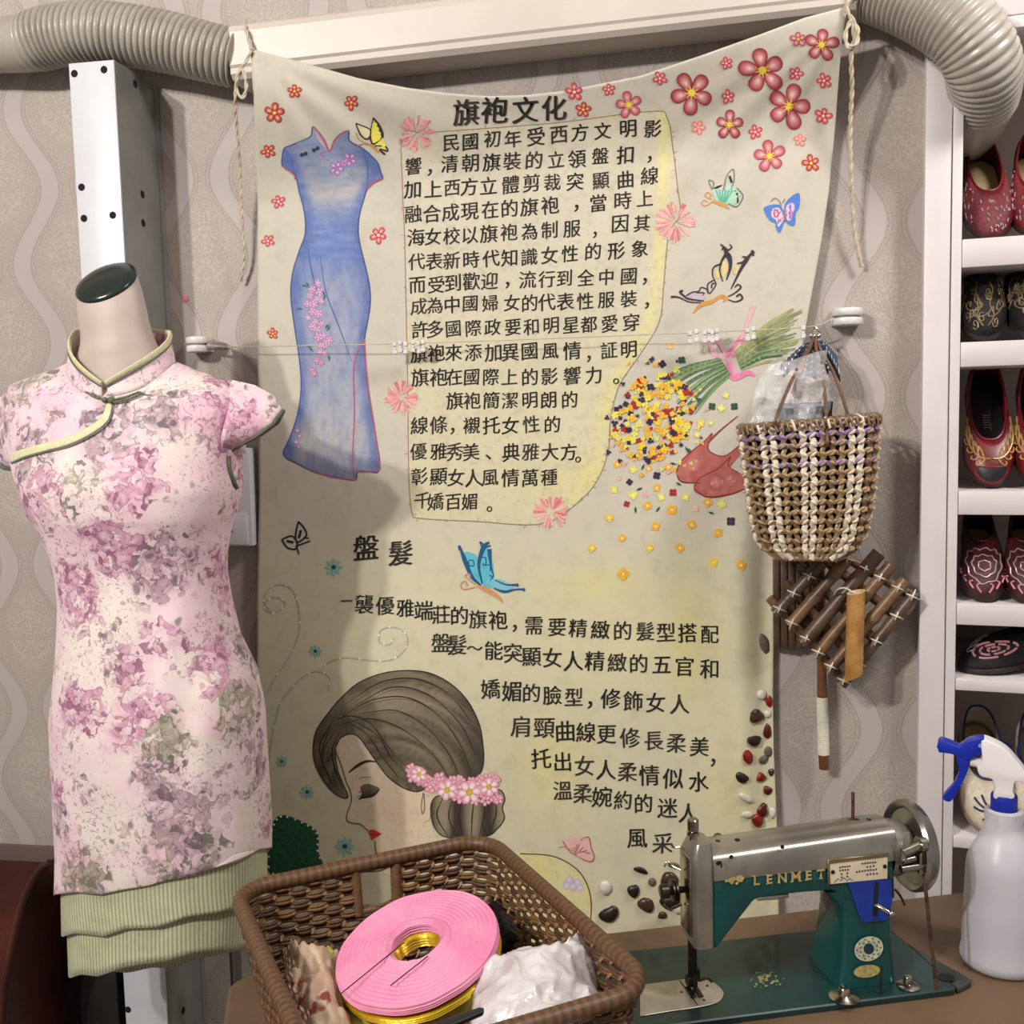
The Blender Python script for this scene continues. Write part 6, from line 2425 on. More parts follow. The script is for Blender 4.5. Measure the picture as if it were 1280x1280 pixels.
def prism_uz(pts, v0, v1):
    m = MB()
    m.prism([MO + MU * u + MV * v0 + VZ * z for u, z in pts], [MO + MU * u + MV * v1 + VZ * z for u, z in pts])
    return m


# bed
uLft = -0.42
BD = 0.168
m = MB()
rb_ = []
for ins, z in ((.001, -.0085), (0, -.006), (0, -.0015), (.0015, 0)):
    c = rrect(uLft + ins, 0.004 - ins, ins, BD - ins, .006)
    rb_.append([MO + MU * u + MV * v + VZ * z for u, v in c])
m.loft(rb_)
m.build('bed', M_teald, mac, angle=35)
m = MB()
tri_ = [(0.006, .002), (.030, .012), (.034, .020), (.006, .115)]
m.prism([MO + MU * u + MV * v + VZ * -.0085 for u, v in tri_], [MO + MU * u + MV * v + VZ * -.002 for u, v in tri_])
m.build('hinge_plate', pm('grey_green_metal', rgb(76, 84, 78), .4, metal=.4, var=.2), mac, bevel=.0015)
m = MB()
hh_ = [(.004 + .011 * cos(k * 2 * pi / 18), .024 + .009 * sin(k * 2 * pi / 18)) for k in range(18)]
m.prism([MO + MU * u + MV * v + VZ * .0002 for u, v in hh_], [MO + MU * u + MV * v + VZ * .0006 for u, v in hh_])
m.build('belt_slot', M_hole, mac)
# needle plate
pl = [atz(x, y, BZ + .0012) for x, y in spline([(800, 1231), (830, 1227), (865, 1223), (888, 1226), (902, 1236), (904, 1245), (896, 1253), (870, 1259), (835, 1264), (800, 1270)], 4)]
m = MB()
m.prism([p - VZ * .0009 for p in pl], pl)
o = m.build('needle_plate', pm('pale_steel', rgb(196, 188, 174), .35, metal=.5, var=.1, scale=30), mac, bevel=.0004, seg=1)
m = MB()
for (x, y) in ((852, 1240), (884, 1232), (880, 1250)):
    m.lathe(atz(x, y, BZ + .0014), VZ, [(.0016, 0), (.0014, .0005), (.0001, .0006)], 12)
m.tube([atz(850, 1226, BZ + .0015), atz(872, 1256, BZ + .0015)], .0007, 5)
m.build('plate_screw', M_drk, o)

# head: v range
VF = .050
pf = atz(1085, 1232, BZ)
VP = (pf - MO).dot(MV)
VF = max(.03, min(.07, VP))
VB = VF + .060
ARM_T = [(893, 1058), (950, 1052), (1000, 1045), (1069, 1036), (1112, 1032)]
u_l, _ = uz(893, 1100, VF)
u_r, _ = uz(1119, 1100, VF)
# arm + pillar in teal, cut as one casting: front outline
front = [(893, 1098), (893, 1187), (897, 1184), (906, 1172), (942, 1126), (950, 1122), (1000, 1116), (1040, 1113), (1049, 1118), (1052, 1127), (1119, 1124), (1117, 1074), (1035, 1086)]
fr_uz = [uz(x, y, VF) for x, y in front]
fr_uz = [(u, max(z, 0.0005)) for u, z in fr_uz]
m = prism_uz(fr_uz, VF, VB)
m.build('arm_casting', M_teal, mac, bevel=.005, seg=3, angle=50)
# flared pillar foot: deeper and wider to the left
uP0 = uz(1054, 1180, VF)[0]
uP1 = uz(1118, 1180, VF)[0]
m = MB()
rings = []
for t in (0, .06, .15, .28, .45, .65, .82, .92, 1):
    z = lerp(.0004, uz(1050, 1120, VF)[1] + .004, t)
    ex = .014 * (1 - t) ** 3
    fl = .022 * sst(.72, 1.0, t) ** 2
    c = rrect(uP0 - ex * .6 - fl + .0006, uP1 + ex * .2 - .0006, VF - ex * .4 + .0006, VB + .022 * (1 - t) + .002, .010)
    rings.append([MO + MU * u + MV * v + VZ * z for u, v in c])
m.loft(rings)
m.build('pillar', M_teal, mac, angle=50)
# silver upper cover of the arm: rounded profile swept along u
zt0 = uz(893, 1072, VF)[1]
zt1 = uz(1112, 1040, VF)[1]
zb0_ = uz(893, 1101, VF)[1]
zb1_ = uz(1112, 1076, VF)[1]


def arm_sec(u, t):
    zb_, zt_ = lerp(zb0_, zb1_, t), lerp(zt0, zt1, t)
    g = .0015
    dv = VB - VF
    prof = [(VF - g, zb_), (VF - g, lerp(zb_, zt_, .5)), (VF - g + .001, lerp(zb_, zt_, .75)), (VF + .0025, lerp(zb_, zt_, .93)), (VF + .007, zt_ + .001), (VF + .013, zt_ + .0025), (VF + .017, zt_ + .0015), (VF + .022, zt_ + .0045), (VF + dv * .5, zt_ + .006),
            (VB - .012, zt_ + .004), (VB - .003, zt_ - .001), (VB + g, zt_ - .008), (VB + g, zb_)]
    return [MO + MU * u + MV * v + VZ * z for v, z in prof]


m = MB()
m.loft([arm_sec(lerp(u_l - .001, u_r + .001, i / 12), i / 12) for i in range(13)])
m.build('arm_cover', M_sil, mac, angle=50)
# face end: silver box with raised rim
uf0 = u_l - .026
zf_top = uz(885, 1062, VF)[1]
zf_bot = uz(880, 1186, VF)[1]
VFB = VB - .012
m = MB()
rings = []
for t in range(9):
    k = t / 8
    z = lerp(zf_bot, zf_top + .004, k)
    rd = .004 + .006 * sst(.8, 1, k)
    s_ = .0035 * (1 - k) * 1.0
    e = .006 * sst(.86, 1, k)
    c = rrect(uf0 + e + .002 * (1 - k), u_l + .0005, VF - .0015 + e, VFB - e, .007)
    rings.append([MO + MU * u + MV * v + VZ * z for u, v in c])
m.loft(rings)
m.build('face_cover', M_sil, mac, angle=50)
m = MB()
c0 = [(VF + .006, zf_bot + .012), (VFB - .008, zf_bot + .012), (VFB - .008, zf_top - .012), (VF + .006, zf_top - .012)]
m.prism([MO + MU * (uf0 + .002) + MV * v + VZ * z for v, z in c0], [MO + MU * (uf0 - .0025) + MV * v + VZ * z for v, z in c0])
m.build('face_plate', M_chr, mac, bevel=.0015)
# tension discs on the face end
tc = MO + MU * (uf0 - .003) + MV * (VFB - .018) + VZ * (lerp(zf_bot, zf_top, .50))
m = MB()
m.lathe(tc, -MU, [(.004, 0), (.004, .006), (.0125, .0065), (.0135, .008), (.0125, .0095), (.006, .010), (.0125, .0105), (.0135, .012), (.0125, .0135), (.005, .014), (.005, .017), (.0085, .0172), (.0085, .026), (.007, .027), (.0001, .027)], 24, VZ)
m.build('tension_discs', M_drk, mac, angle=40)
m = MB()
m.tube(spline([tuple(tc + VZ * .024 - MU * .002), tuple(tc + VZ * .030 - MU * .012), tuple(tc + VZ * .036 - MU * .018), tuple(tc + VZ * .030 - MU * .022)], 6), .0013, 6)
m.tube(spline([tuple(tc + VZ * .052 - MU * .001), tuple(tc + VZ * .053 - MU * .010), tuple(tc + VZ * .058 - MU * .013)], 6), .0013, 6)
m.tube(spline([tuple(tc - VZ * .018 - MU * .001), tuple(tc - VZ * .022 - MU * .014), tuple(tc - VZ * .016 - MU * .022)], 6), .0018, 6)
m.build('thread_guide', M_chr, mac)
# presser screw, needle bar, presser foot
uN = (uf0 + u_l) / 2 - .004
vN = (VF + VFB) / 2
nb = MO + MU * uN + MV * vN
m = MB()
m.lathe(nb + VZ * (zf_top + .003), VZ, [(.0045, 0), (.0045, .006), (.0075, .0065), (.0075, .010), (.0045, .0105), (.0045, .012), (.0068, .0125), (.0068, .024), (.0055, .0255), (.0001, .0255)], 20)
m.build('pressure_screw', M_chr, mac, angle=40)
m = MB()
m.tube([nb + VZ * (zf_bot + .002), nb + VZ * .030], .0034, 12)
m.tube([nb + VZ * .032 + MU * .002, nb + VZ * .018 + MU * .002], .0052, 10)
m.tube([nb + VZ * .020, nb + VZ * .002], .0009, 6)
m.build('needle_bar', M_drk, mac)
m = MB()
pb_ = nb + MV * .013
m.tube([pb_ + VZ * (zf_bot + .002), pb_ + VZ * .010], .0032, 12)
m.box(nb, MU, MV, VZ, -.006, .006, .004, .016, .006, .018)
m.box(nb, MU, MV, VZ, -.0075, -.0015, -.012, .012, .0022, .0042)
m.box(nb, MU, MV, VZ, .0015, .0075, -.012, .012, .0022, .0042)
m.tube(spline([tuple(nb + VZ * .016 + MU * .006), tuple(nb + VZ * .018 + MU * .016), tuple(nb + VZ * .013 + MU * .022)], 5), .002, 6)
m.build('presser_foot', M_drk, mac, bevel=.0006, seg=1)
m = MB()
lv = MO + MU * u_l * 1.0 + MV * (VF - .003)
z_ = lerp(zf_bot, zf_top, .86)
for du, dz in ((.004, z_), (.020, z_ + .006), (.083, z_ + .012)):
    m.lathe(MO + MU * (u_l + du) + MV * (VF - .0015) + VZ * dz, -MV, [(.0026, 0), (.0022, .0012), (.0001, .0014)], 12)
m.tube(spline([tuple(lv + VZ * z_ + MU * .002), tuple(lv + VZ * (z_ + .004) + MU * .005 - MV * .004), tuple(lv + VZ * (z_ - .003) + MU * .006 - MV * .004)], 5), .001, 6)
m.build('cover_screw', M_drk, mac)
# under-arm thread lever
m = MB()
ul = mv(952, 1126, VF + .01)
m.tube([mv(946, 1123, VF + .012), mv(968, 1121, VF + .012), mv(985, 1119, VF + .012)], [.003, .0036, .003], 8)
m.build('lift_lever', M_chr, mac)
# spool pin and oil holes
zs = lambda x: uz(x, 1036, VF)[1]
pin = MO + MU * uz(1069, 1040, VF + .03)[0] + MV * (VF + .036)
zpin = lerp(zt0, zt1, (uz(1069, 1040, VF)[0] - u_l) / (u_r - u_l)) + .0045
m = MB()
m.tube([pin + VZ * zpin, pin + VZ * (zpin + .036)], .0021, 8)
m.lathe(pin + VZ * (zpin - .002), VZ, [(.006, 0), (.006, .003), (.003, .004)], 14)
m.build('spool_pin', M_iron, mac)
for tt, dv in ((.07, .030), (.17, .026), (.86, .034), (.92, .03)):
    m = MB()
    pz = lerp(zt0, zt1, tt) + .0045
    m.lathe(MO + MU * lerp(u_l, u_r, tt) + MV * (VF + dv) + VZ * pz, VZ, [(.0036, 0), (.003, .0016), (.0015, .0018), (.0001, .001)], 14)
    m.build('oil_hole', M_hole, mac)
# end neck and handwheel
zc = lerp(zb1_, zt1, .42)
hc = MO + MU * (u_r + .004) + MV * ((VF + VB) / 2) + VZ * (zc - .012)
m = MB()
m.lathe(hc, MU, [(.034, -.006), (.034, .010), (.031, .020), (.026, .026), (.0001, .026)], 32, VZ)
m.build('wheel_neck', M_sil, mac, angle=40)
m = MB()
m.lathe(hc, MU, [(.012, .026), (.014, .030), (.030, .031), (.044, .030), (.047, .026), (.0515, .024), (.0550, .028), (.0550, .036), (.0515, .041), (.047, .038), (.040, .040), (.024, .041), (.022, .050), (.0001, .050)], 56, VZ)
m.build('handwheel', pm('handwheel_metal', rgb(150, 146, 138), .22, metal=.85, var=.12, scale=30), mac, angle=35)
# bobbin winder in front of the wheel
wv = VF - .012
wb = MO + MU * (u_r + .014) + MV * wv + VZ * (zc - .007)
m = MB()
m.tube([wb - MU * .012 + VZ * .006, wb + MU * .012 + VZ * .014], .0062, 12)
m.lathe(wb + MU * .010 + VZ * .014, MU, [(.0001, -.002), (.010, -.002), (.010, .006), (.006, .007), (.006, .010), (.0001, .010)], 20, VZ)
m.tube([wb - MU * .014 + VZ * -.014, wb + MU * .022 + VZ * -.012], .0050, 12)
m.lathe(wb + MU * .020 + VZ * -.012, MU, [(.0001, 0), (.009, 0), (.009, .008), (.0001, .008)], 20, VZ)
m.box(wb, MU, MV, VZ, .008, .016, -.004, .003, -.020, .016)
m.tube([wb - MU * .012 + VZ * -.004, wb + MU * .004 + VZ * -.002], .004, 10)
m.build('bobbin_winder', M_chr, mac, angle=40)
m = MB()
m.box(wb, MU, MV, VZ, -.012, -.004, -.003, .0, .012, .032)
m.tube([wb - MU * .008 + VZ * .014, wb - MU * .010 - VZ * .004], .0036, 8)
m.build('winder_latch', M_sil, mac, bevel=.0012)
r0_ = mv(1155, 1094, VF - .012)
r1_ = atz(1171, 1238, BZ - .001)
m = MB()
m.tube([r0_, r0_.lerp(r1_, .5), r1_], .0023, 8)
m.build('treadle_rod', M_iron, mac)
m = MB()
m.tube(spline([tuple(mv(1119, 1112, VF)), tuple(mv(1126, 1121, VF)), tuple(mv(1131, 1132, VF - .004))], 6), .0016, 6)
m.build('wire_hook', M_drk, mac)


# decorations on the front of the casting
def plate(name, pts, mat, v, d=.0012, parent=None, bevel=.0005):
    m = MB()
    P_ = [mv(x, y, v) for x, y in pts]
    m.prism([p - MV * d for p in P_], P_)
    return m.build(name, mat, parent or mac, bevel=bevel, seg=1)


VD = VF - .0018
lab = plate('name_plate', [(1036, 1079), (1109, 1070), (1109, 1098), (1037, 1105)], M_plate, VD)
plate('plate_frame', [(1034, 1074), (1110, 1066), (1110, 1070.2), (1036.5, 1079.2), (1037, 1105), (1034, 1105)], pm('brass_edge', rgb(150, 132, 96), .35, metal=.7), VD, .002)


def glyph_line(txt, pts, size, mat, v, name, parent, off=0.0, slant=0.0):
    G_ = glyphs(sorted(set(txt.replace(' ', ''))), off)
    m = MB()
    for ch, (cx, cy) in zip(txt, pts):
        if ch == ' ' or ch not in G_:
            continue
        vs, fs = G_[ch]
        ids = [m.add(mv(cx + a * size, cy - (b + slant * a) * size, v)) for a, b in vs]
        for f in fs:
            m.f.append(tuple(ids[i] for i in f))
    return m.build(name, mat, parent, angle=180)


m = MB()
rk = random.Random(2)
for (x0_, x1_, y0_, n_) in ((1050, 1062, 1084, 5), (1050, 1060, 1088, 4), (1052, 1059, 1092.5, 2), (1052, 1059, 1096.5, 2), (1078, 1094, 1079.5, 6), (1084, 1092, 1083.5, 3), (1071, 1095, 1089.5, 8), (1084, 1096, 1093, 4)):
    for k in range(n_):
        x = lerp(x0_, x1_, k / max(1, n_ - 1))
        y = y0_ - (x - x0_) * .12 + rk.uniform(-.3, .3)
        a = rk.uniform(0, 2)
        m.tube([mv(x - 1.1, y - .3, VD - .0013), mv(x + 1.1, y + .4 * cos(a), VD - .0013)], .0006, 4)
        m.tube([mv(x + .3 * cos(a), y - 1.1, VD - .0013), mv(x, y + 1.1, VD - .0013)], .0005, 4)
pk_ = [(1043, 1103), (1048, 1098), (1051, 1101), (1055, 1097), (1059, 1101), (1062, 1098), (1066, 1101)]
m.tube([mv(x, y, VD - .0013) for x, y in pk_], .0004, 4)
m.build('plate_lettering', M_ink, lab)
for (x, y) in ((1041, 1090), (1106, 1083)):
    m = MB()
    m.lathe(mv(x, y, VD - .0012), -MV, [(.0026, 0), (.0022, .001), (.0001, .0012)], 14)
    m.build('plate_screw', M_drk, lab)
LET = 'LENMET'
lp = [(946, 1100.5), (962, 1099), (978, 1097.5), (995, 1096), (1011, 1094), (1026, 1092.5)]
glyph_line(LET, lp, 16, M_goldd, VF - .0022, 'gold_lettering', mac, .03, .10)
m = MB()
SER = {'L': ((-3.4, -5.6, 2.2),), 'E': ((-3.6, -5.6, 1.2), (-3.6, 5.6, 1.2)), 'N': ((-4.2, -5.6, 2.0), (4.2, -5.6, 2.0), (-4.2, 5.6, 2.0)), 'M': ((-5.2, -5.6, 1.8), (5.2, -5.6, 1.8), (-5.2, 5.6, 2.0), (5.2, 5.6, 2.0)), 'T': ((0, 5.6, 2.6), (-4.4, -4.2, .8), (4.4, -4.2, .8))}
for ch_, (x0_, y0_) in zip(LET, lp):           # serifs
    for (sx0, sy0, hw) in SER[ch_]:
        x, y = x0_ + sx0, y0_ + sy0 - .10 * sx0
        q4 = [(x - hw, y - .7), (x + hw, y - .7), (x + hw, y + .7), (x - hw, y + .7)]
        m.prism([mv(a, b, VF - .0024) for a, b in q4], [mv(a, b, VF - .0019) for a, b in q4])
    continue
    for dy in ():
        m.prism([mv(x - 5.5, y + dy - .8 + .5, VF - .0022), mv(x + 3.5, y + dy - .8 - .5, VF - .0022), mv(x + 3.5, y + dy + .8 - .5, VF - .0022), mv(x - 5.5, y + dy + .8 + .5, VF - .0022)], [mv(x - 5.5, y + dy - .8 + .5, VF - .0017), mv(x + 3.5, y + dy - .8 - .5, VF - .0017), mv(x + 3.5, y + dy + .8 - .5, VF - .0017), mv(x - 5.5, y + dy + .8 + .5, VF - .0017)])
m.build('letter_serif', M_goldd, mac)
m = MB()
for (x, y, r) in ((925, 1098, 4.8), (917, 1099, 3), (912, 1100, 3), (908, 1101, 2), (915, 1103, 2.4), (921, 1104, 2)):
    ids_ = [mv(x + r * cos(k * 2 * pi / 14) * (1 + .15 * cos(k * 3)), y + r * sin(k * 2 * pi / 14), VF - .0022) for k in range(14)]
    m.cap(ids_)
m.build('flower_decal', M_goldd, mac)
bl = plate('stitch_plate', [(1060, 1103), (1114, 1098), (1115, 1128), (1108, 1150), (1080, 1153), (1074, 1145)], M_blue, VD + .0004)
plate('slot', [(1094, 1103), (1098, 1102), (1096, 1144), (1091, 1145)], M_hole, VD - .0012, .0004, bl, 0)
m = MB()
k0 = mv(1095, 1132, VD)
m.tube([k0, k0 - MV * .006 + MU * .003, k0 - MV * .012 + MU * .010 - VZ * .004], [.004, .0035, .003], 10)
m.ell(k0 - MV * .014 + MU * .012 - VZ * .005, MU * .0045, MV * .0045, VZ * .0045, 12, 8)
m.build('stitch_lever', M_chr, mac)
# oval medallion and gold sticker
cx, cy = 1086, 1186
m = MB()
m.cap([mv(cx + 18 * cos(k * 2 * pi / 32), cy + 15.5 * sin(k * 2 * pi / 32) - 2.2 * cos(k * 2 * pi / 32), VF - .0030) for k in range(32)])
md_ = m.build('medallion', M_decal, mac)
m = MB()
m.cap([mv(cx + 6.5 * cos(k * 2 * pi / 24), cy + 7 * sin(k * 2 * pi / 24), VF - .0033) for k in range(24)])
for k in range(20):
    a_ = k * 2 * pi / 20
    r1 = 10.2 if k % 2 else 14.2
    x, y = cx + r1 * cos(a_), cy + r1 * .86 * sin(a_) - .12 * r1 * cos(a_)
    m.tube([mv(x - 1.2 * sin(a_), y + 1.2 * cos(a_), VF - .0033), mv(x + 1.2 * sin(a_ + .8), y - 1.2 * cos(a_ + .8), VF - .0033)], .0006, 4)
m.build('medallion_ornament', pm('dark_teal_ink', rgb(26, 58, 66), .5), md_)
m = MB()
m.cap([mv(1084 + 17 * cos(k * 2 * pi / 28) * (1 if cos(k * 2 * pi / 28) < 0 else .95), 1214 + 8 * sin(k * 2 * pi / 28) - 1.5 * cos(k * 2 * pi / 28), VF - .0052) for k in range(28)])
m.build('gold_sticker', M_goldd, mac)
# emblem on the bed
m = MB()
rk = random.Random(6)
for k in range(46):
    a_, r_ = rk.uniform(0, 2 * pi), sqrt(rk.random())
    x, y = 958 + 23 * r_ * cos(a_), 1225 + 11 * r_ * sin(a_)
    s_ = rk.uniform(1, 2.8) * (1.2 - .6 * r_)
    m.cap([atz(x + s_ * cos(q * 2 * pi / 7 + k), y + s_ * .6 * sin(q * 2 * pi / 7 + k), BZ + .0004 + .000004 * k) for q in range(7)])
m.build('bed_emblem', pm('faded_gold', rgb(150, 148, 104), .5, var=.3, scale=200), mac)
# chrome caps on the bed
for (x, y, r, nm) in ((1055, 1247, .0135, 'chrome_knob'), (1135, 1233, .0105, 'chrome_catch')):
    m = MB()
    c_ = atz(x, y, BZ)
    m.lathe(c_, VZ, [(r * 1.25, .0003), (r * 1.3, .0015), (r * .9, .004), (r * .55, .005), (r * .5, .011), (r * .4, .0128), (.0001, .013)], 24)
    m.build(nm, M_chr, mac, angle=40)
m = MB()
c_ = atz(1101, 1243, BZ)
m.tube([c_, c_ + VZ * .02, c_ + VZ * .034 + MU * .001], .0012, 6)
m.build('stop_pin', M_drk, mac)

# ================================================================== SPRAY BOTTLE
sp0 = atz(1251, 1203, TZ + .0006)
spray = thing('spray_bottle', 'translucent white spray bottle with a blue and white trigger head on the table', 'spray bottle', tuple(sp0))
vdir = (sp0 - CAM)
vdir.z = 0
vdir.normalize()
sx_ = Vector((vdir.y, -vdir.x, 0))            # to the right in view


def sv(px, py):
    return hit(px, py, sp0, vdir)


def sh(py, px=1253):
    return (sv(px, py) - sp0).z


def sr(px0, px1, py):
    return (sv(px1, py) - sv(px0, py)).length / 2


SP = (lambda z: sp0 + VZ * z)
R0 = sr(1199, 1303, 1200)
prof = [(.0001, .002), (R0 * .86, .001), (R0 * .95, .002), (R0, .007), (R0 * .995, .014), (R0 * .955, .022), (R0 * .95, .04), (R0 * .93, sh(1150)), (R0 * .905, sh(1110)), (R0 * .885, sh(1085)), (R0 * .86, sh(1074)), (R0 * .76, sh(1062)), (R0 * .62, sh(1050)), (R0 * .50, sh(1037)), (R0 * .455, sh(1028)), (R0 * .47, sh(1020)), (R0 * .46, sh(1012)), (R0 * .36, sh(1010))]
prof = sorted(prof[2:], key=lambda a: a[1])
prof = [(.0001, .0016), (R0 * .85, .0012)] + prof


def hdpe(name, tint, tr):
    k = NT(name)
    n = k.noise(k.obj(), 18, 2)
    k.link(k.mix(n.outputs[0], tint, tuple(x * .97 for x in tint[:3]) + (1,)), k.b.inputs['Base Color'])
    k.b.inputs['Roughness'].default_value = .32
    k.b.inputs['Alpha'].default_value = tr
    k.b.inputs['Specular IOR Level'].default_value = .4
    return k.m


m = MB()
m.lathe(sp0, VZ, prof, 48)
bot_ = m.build('bottle', hdpe('milky_plastic', (.74, .72, .77, 1), .62), spray, angle=60)
m = MB()
lz = sh(1136)
m.lathe(sp0, VZ, [(.0001, .004), (R0 * .86, .004), (R0 * .93, .009), (R0 * .925, .02), (R0 * .905, .04), (R0 * .885, lz * .8), (R0 * .875, lz), (.0001, lz)], 40)
m.build('water', pm('cloudy_water', (.34, .33, .38, 1), .2, var=.03), bot_)
M_spb = pm('blue_spray_plastic', rgb(20, 44, 168), .3, var=.06, scale=30)
M_spw = pm('white_spray_plastic', rgb(232, 226, 226), .35, var=.03, scale=20)
rc = sr(1238, 1271, 1002)
cz0, cz1 = sh(1012), sh(992)
m = MB()
cr = []
for z, f in ((cz0, .97), (cz0 + .001, 1.0), (cz1 - .002, 1.0), (cz1, .94)):
    cr.append([SP(z) + Vector((cos(a), sin(a), 0)) * (rc * f * (1 + .03 * (k % 2))) for k in range(72) for a in (2 * pi * k / 72,)])
m.loft(cr)
m.build('collar', M_spb, spray, angle=30)
# white body: outline in the view plane, given thickness
def slab(name, pts, t, mat, parent, bev=.003, n=3):
    P_ = [sv(x, y) for x, y in (spline(pts, n, True) if n else pts)]
    m = MB()
    # rounded cross-section: inset outer faces
    c = sum(P_, Vector()) / len(P_)
    m.prism([p - vdir * t for p in P_], [p + vdir * t for p in P_])
    return m.build(name, mat, parent, bevel=bev, seg=3, angle=50)


slab('spray_body', [(1227, 923), (1240, 925), (1258, 935), (1272, 950), (1284, 965), (1292, 976), (1284, 978), (1270, 972), (1266, 985), (1267, 994), (1243, 994), (1244, 980), (1240, 970), (1226, 966), (1222, 955), (1228, 945)], .013, M_spw, spray)
m = MB()
rn = sr(1242, 1268, 985)
m.lathe(sp0, VZ, [(rn * 1.02, sh(993)), (rn, sh(985)), (rn * .95, sh(972))], 28)
m.build('neck', M_spw, spray)
slab('shroud', [(1173, 926), (1178, 923.5), (1196, 930), (1200, 931), (1212, 923), (1228, 921), (1240, 928), (1242, 936), (1238, 942), (1222, 941), (1212, 947), (1196, 941), (1180, 938), (1174, 937)], .0105, M_spb, spray, .002)
slab('trigger', [(1195, 938), (1209, 943), (1212, 952), (1208, 966), (1200, 982), (1192, 996), (1186, 1000), (1179, 996), (1182, 990), (1193, 977), (1199, 962), (1197, 950)], .0075, M_spb, spray, .002)
m = MB()
m.tube([sv(1178, 930.5), sv(1172, 929)], .0062, 16)
m.build('nozzle', M_spb, spray)
m = MB()
m.tube([sv(1213, 951), sv(1240, 957)], .0065, 14)
m.build('pump_barrel', M_spw, spray)
m = MB()
m.tube([sv(1226, 929) - vdir * .0102, sv(1226, 929) - vdir * .0118], .0026, 14)
m.tube([sv(1234, 939) - vdir * .0102, sv(1234, 939) - vdir * .0118], .0012, 10)
m.build('rivet', pm('pale_blue_plastic', rgb(150, 170, 220), .4), spray)

# ================================================================== WICKER BASKET
BA = radians(34.2)
BU, BV = Vector((cos(BA), sin(BA), 0)), Vector((-sin(BA), cos(BA), 0))
RZ = .888
Ap, Bp, Cp = atz(298, 1110, RZ), atz(614, 1045, RZ), atz(812, 1234, RZ)
bl_ = (Bp - Ap).dot(BU)
bw_ = (Bp - Cp).dot(BV)
bcn = (Ap + Cp) / 2
bcn = Vector((bcn.x, bcn.y, 0))
basket = thing('wicker_basket', 'brown rectangular wicker basket with a wrapped rim and cut handle on the table', 'basket', (bcn.x, bcn.y, TZ))
M_wick = vcm('brown_wicker', .45, .18, 160, .25, 700, spec=.45)
WK = [rgb(104, 74, 48), rgb(90, 63, 42), rgb(118, 84, 54), rgb(78, 54, 36)]
BHZ = RZ - TZ - .012


def bpath(t, f, inset=0.0):
    """t 0..1 round the basket, f 0 floor .. 1 rim; rounded rectangle."""
    hu, hv = bl_ / 2 * lerp(.82, 1, f ** .8) - inset, bw_ / 2 * lerp(.84, 1, f ** .8) - inset
    r = .045
    segs = [(2 * (hv - r), 's', 0), (pi / 2 * r, 'c', 0), (2 * (hu - r), 's', 1), (pi / 2 * r, 'c', 1), (2 * (hv - r), 's', 2), (pi / 2 * r, 'c', 2), (2 * (hu - r), 's', 3), (pi / 2 * r, 'c', 3)]
    tot = sum(s[0] for s in segs)
    d = (t % 1.0) * tot
    for L, kind, q in segs:
        if d <= L:
            break
        d -= L
    corners = [(hu - r, hv - r), (-hu + r, hv - r), (-hu + r, -hv + r), (hu - r, -hv + r)]
    if kind == 'c':
        a = q * pi / 2 + d / r
        u, v = corners[q][0] + r * cos(a), corners[q][1] + r * sin(a)
        n = (cos(a), sin(a))
    else:
        if q == 0:
            u, v, n = hu, -hv + r + d, (1, 0)
        elif q == 1:
            u, v, n = hu - r - d, hv, (0, 1)
        elif q == 2:
            u, v, n = -hu, hv - r - d, (-1, 0)
        else:
            u, v, n = -hu + r + d, -hv, (0, -1)
    return u, v, n


def bw(t, f, out=0.0):
    u, v, n = bpath(t, f)
    return bcn + BU * (u + n[0] * out) + BV * (v + n[1] * out) + VZ * (TZ + .006 + BHZ * f)


def in_hole(t, f):
    """hand opening in the back wall"""
    u, v, n = bpath(t, 1.0)
    return n[1] > .9 and HU0 < u < HU1 and f > .66 and f < .95


pa, pb2 = atz(437, 1090, RZ - .02), atz(489, 1082, RZ - .02)
HU0, HU1 = (pa - bcn).dot(BU), (pb2 - bcn).dot(BU)
NST = 68
NR_ = 19
m = MB()
for k in range(NST):
    t = (k + .5) / NST
    if in_hole(t, .8):
        for f0, f1 in ((0, .66),):
            m.tube([bw(t, lerp(f0, f1, i / 20), .0017 * cos(pi * NR_ * lerp(f0, f1, i / 20) + pi * k)) for i in range(21)], .0026, 6, col=WK[2], flat=(1.5, .8), up=(0, 0, 1))
    else:
        m.tube([bw(t, i / 40, .0020 * cos(pi * NR_ * i / 40 + pi * k)) for i in range(41)], .0026, 6, col=mixc(WK[2], rgb(176, 140, 96), .35), flat=(1.5, .8), up=(0, 0, 1))
for r in range(NR_):
    f = (r + .5) / NR_
    run = []
    col = WK[r % 4]
    for sub in (-.25, .25):
        ff = f + sub / NR_
        pts = []
        n_ = NST * 4
        for i in range(n_ + 1):
            t = i / n_
            p = bw(t, ff, -.0034 * cos(pi * NST * t + pi * r - pi / 2 * 0 - pi * .5 * 0) * 1.0)
            if in_hole(t, f):
                if len(pts) > 3:
                    m.tube(pts, .0023, 5, col=col, up=(0, 0, 1))
                pts = []
            else:
                pts.append(p)
        if len(pts) > 3:
            m.tube(pts, .0023, 5, col=col, up=(0, 0, 1))
m.build('woven_wall', M_wick, basket, angle=80)
m = MB()
fl = [bw(i / 60, 0.0) for i in range(60)]
m.prism([p - VZ * .0055 for p in fl], [p - VZ * .001 for p in fl])
m.c = [WK[3]] * len(m.v)
m.build('base', M_wick, basket)
m = MB()
NRM = 460
rp_, rad_ = [], []
for i in range(NRM):
    t = i / NRM
    rp_.append(bw(t, 1.0) + VZ * .004)
    rad_.append(.0088 + .0005 * abs(sin(pi * i / 2.0 + .4)))
m.tube(rp_, rad_, 12, closed=True, col=WK[0], up=(0, 0, 1))
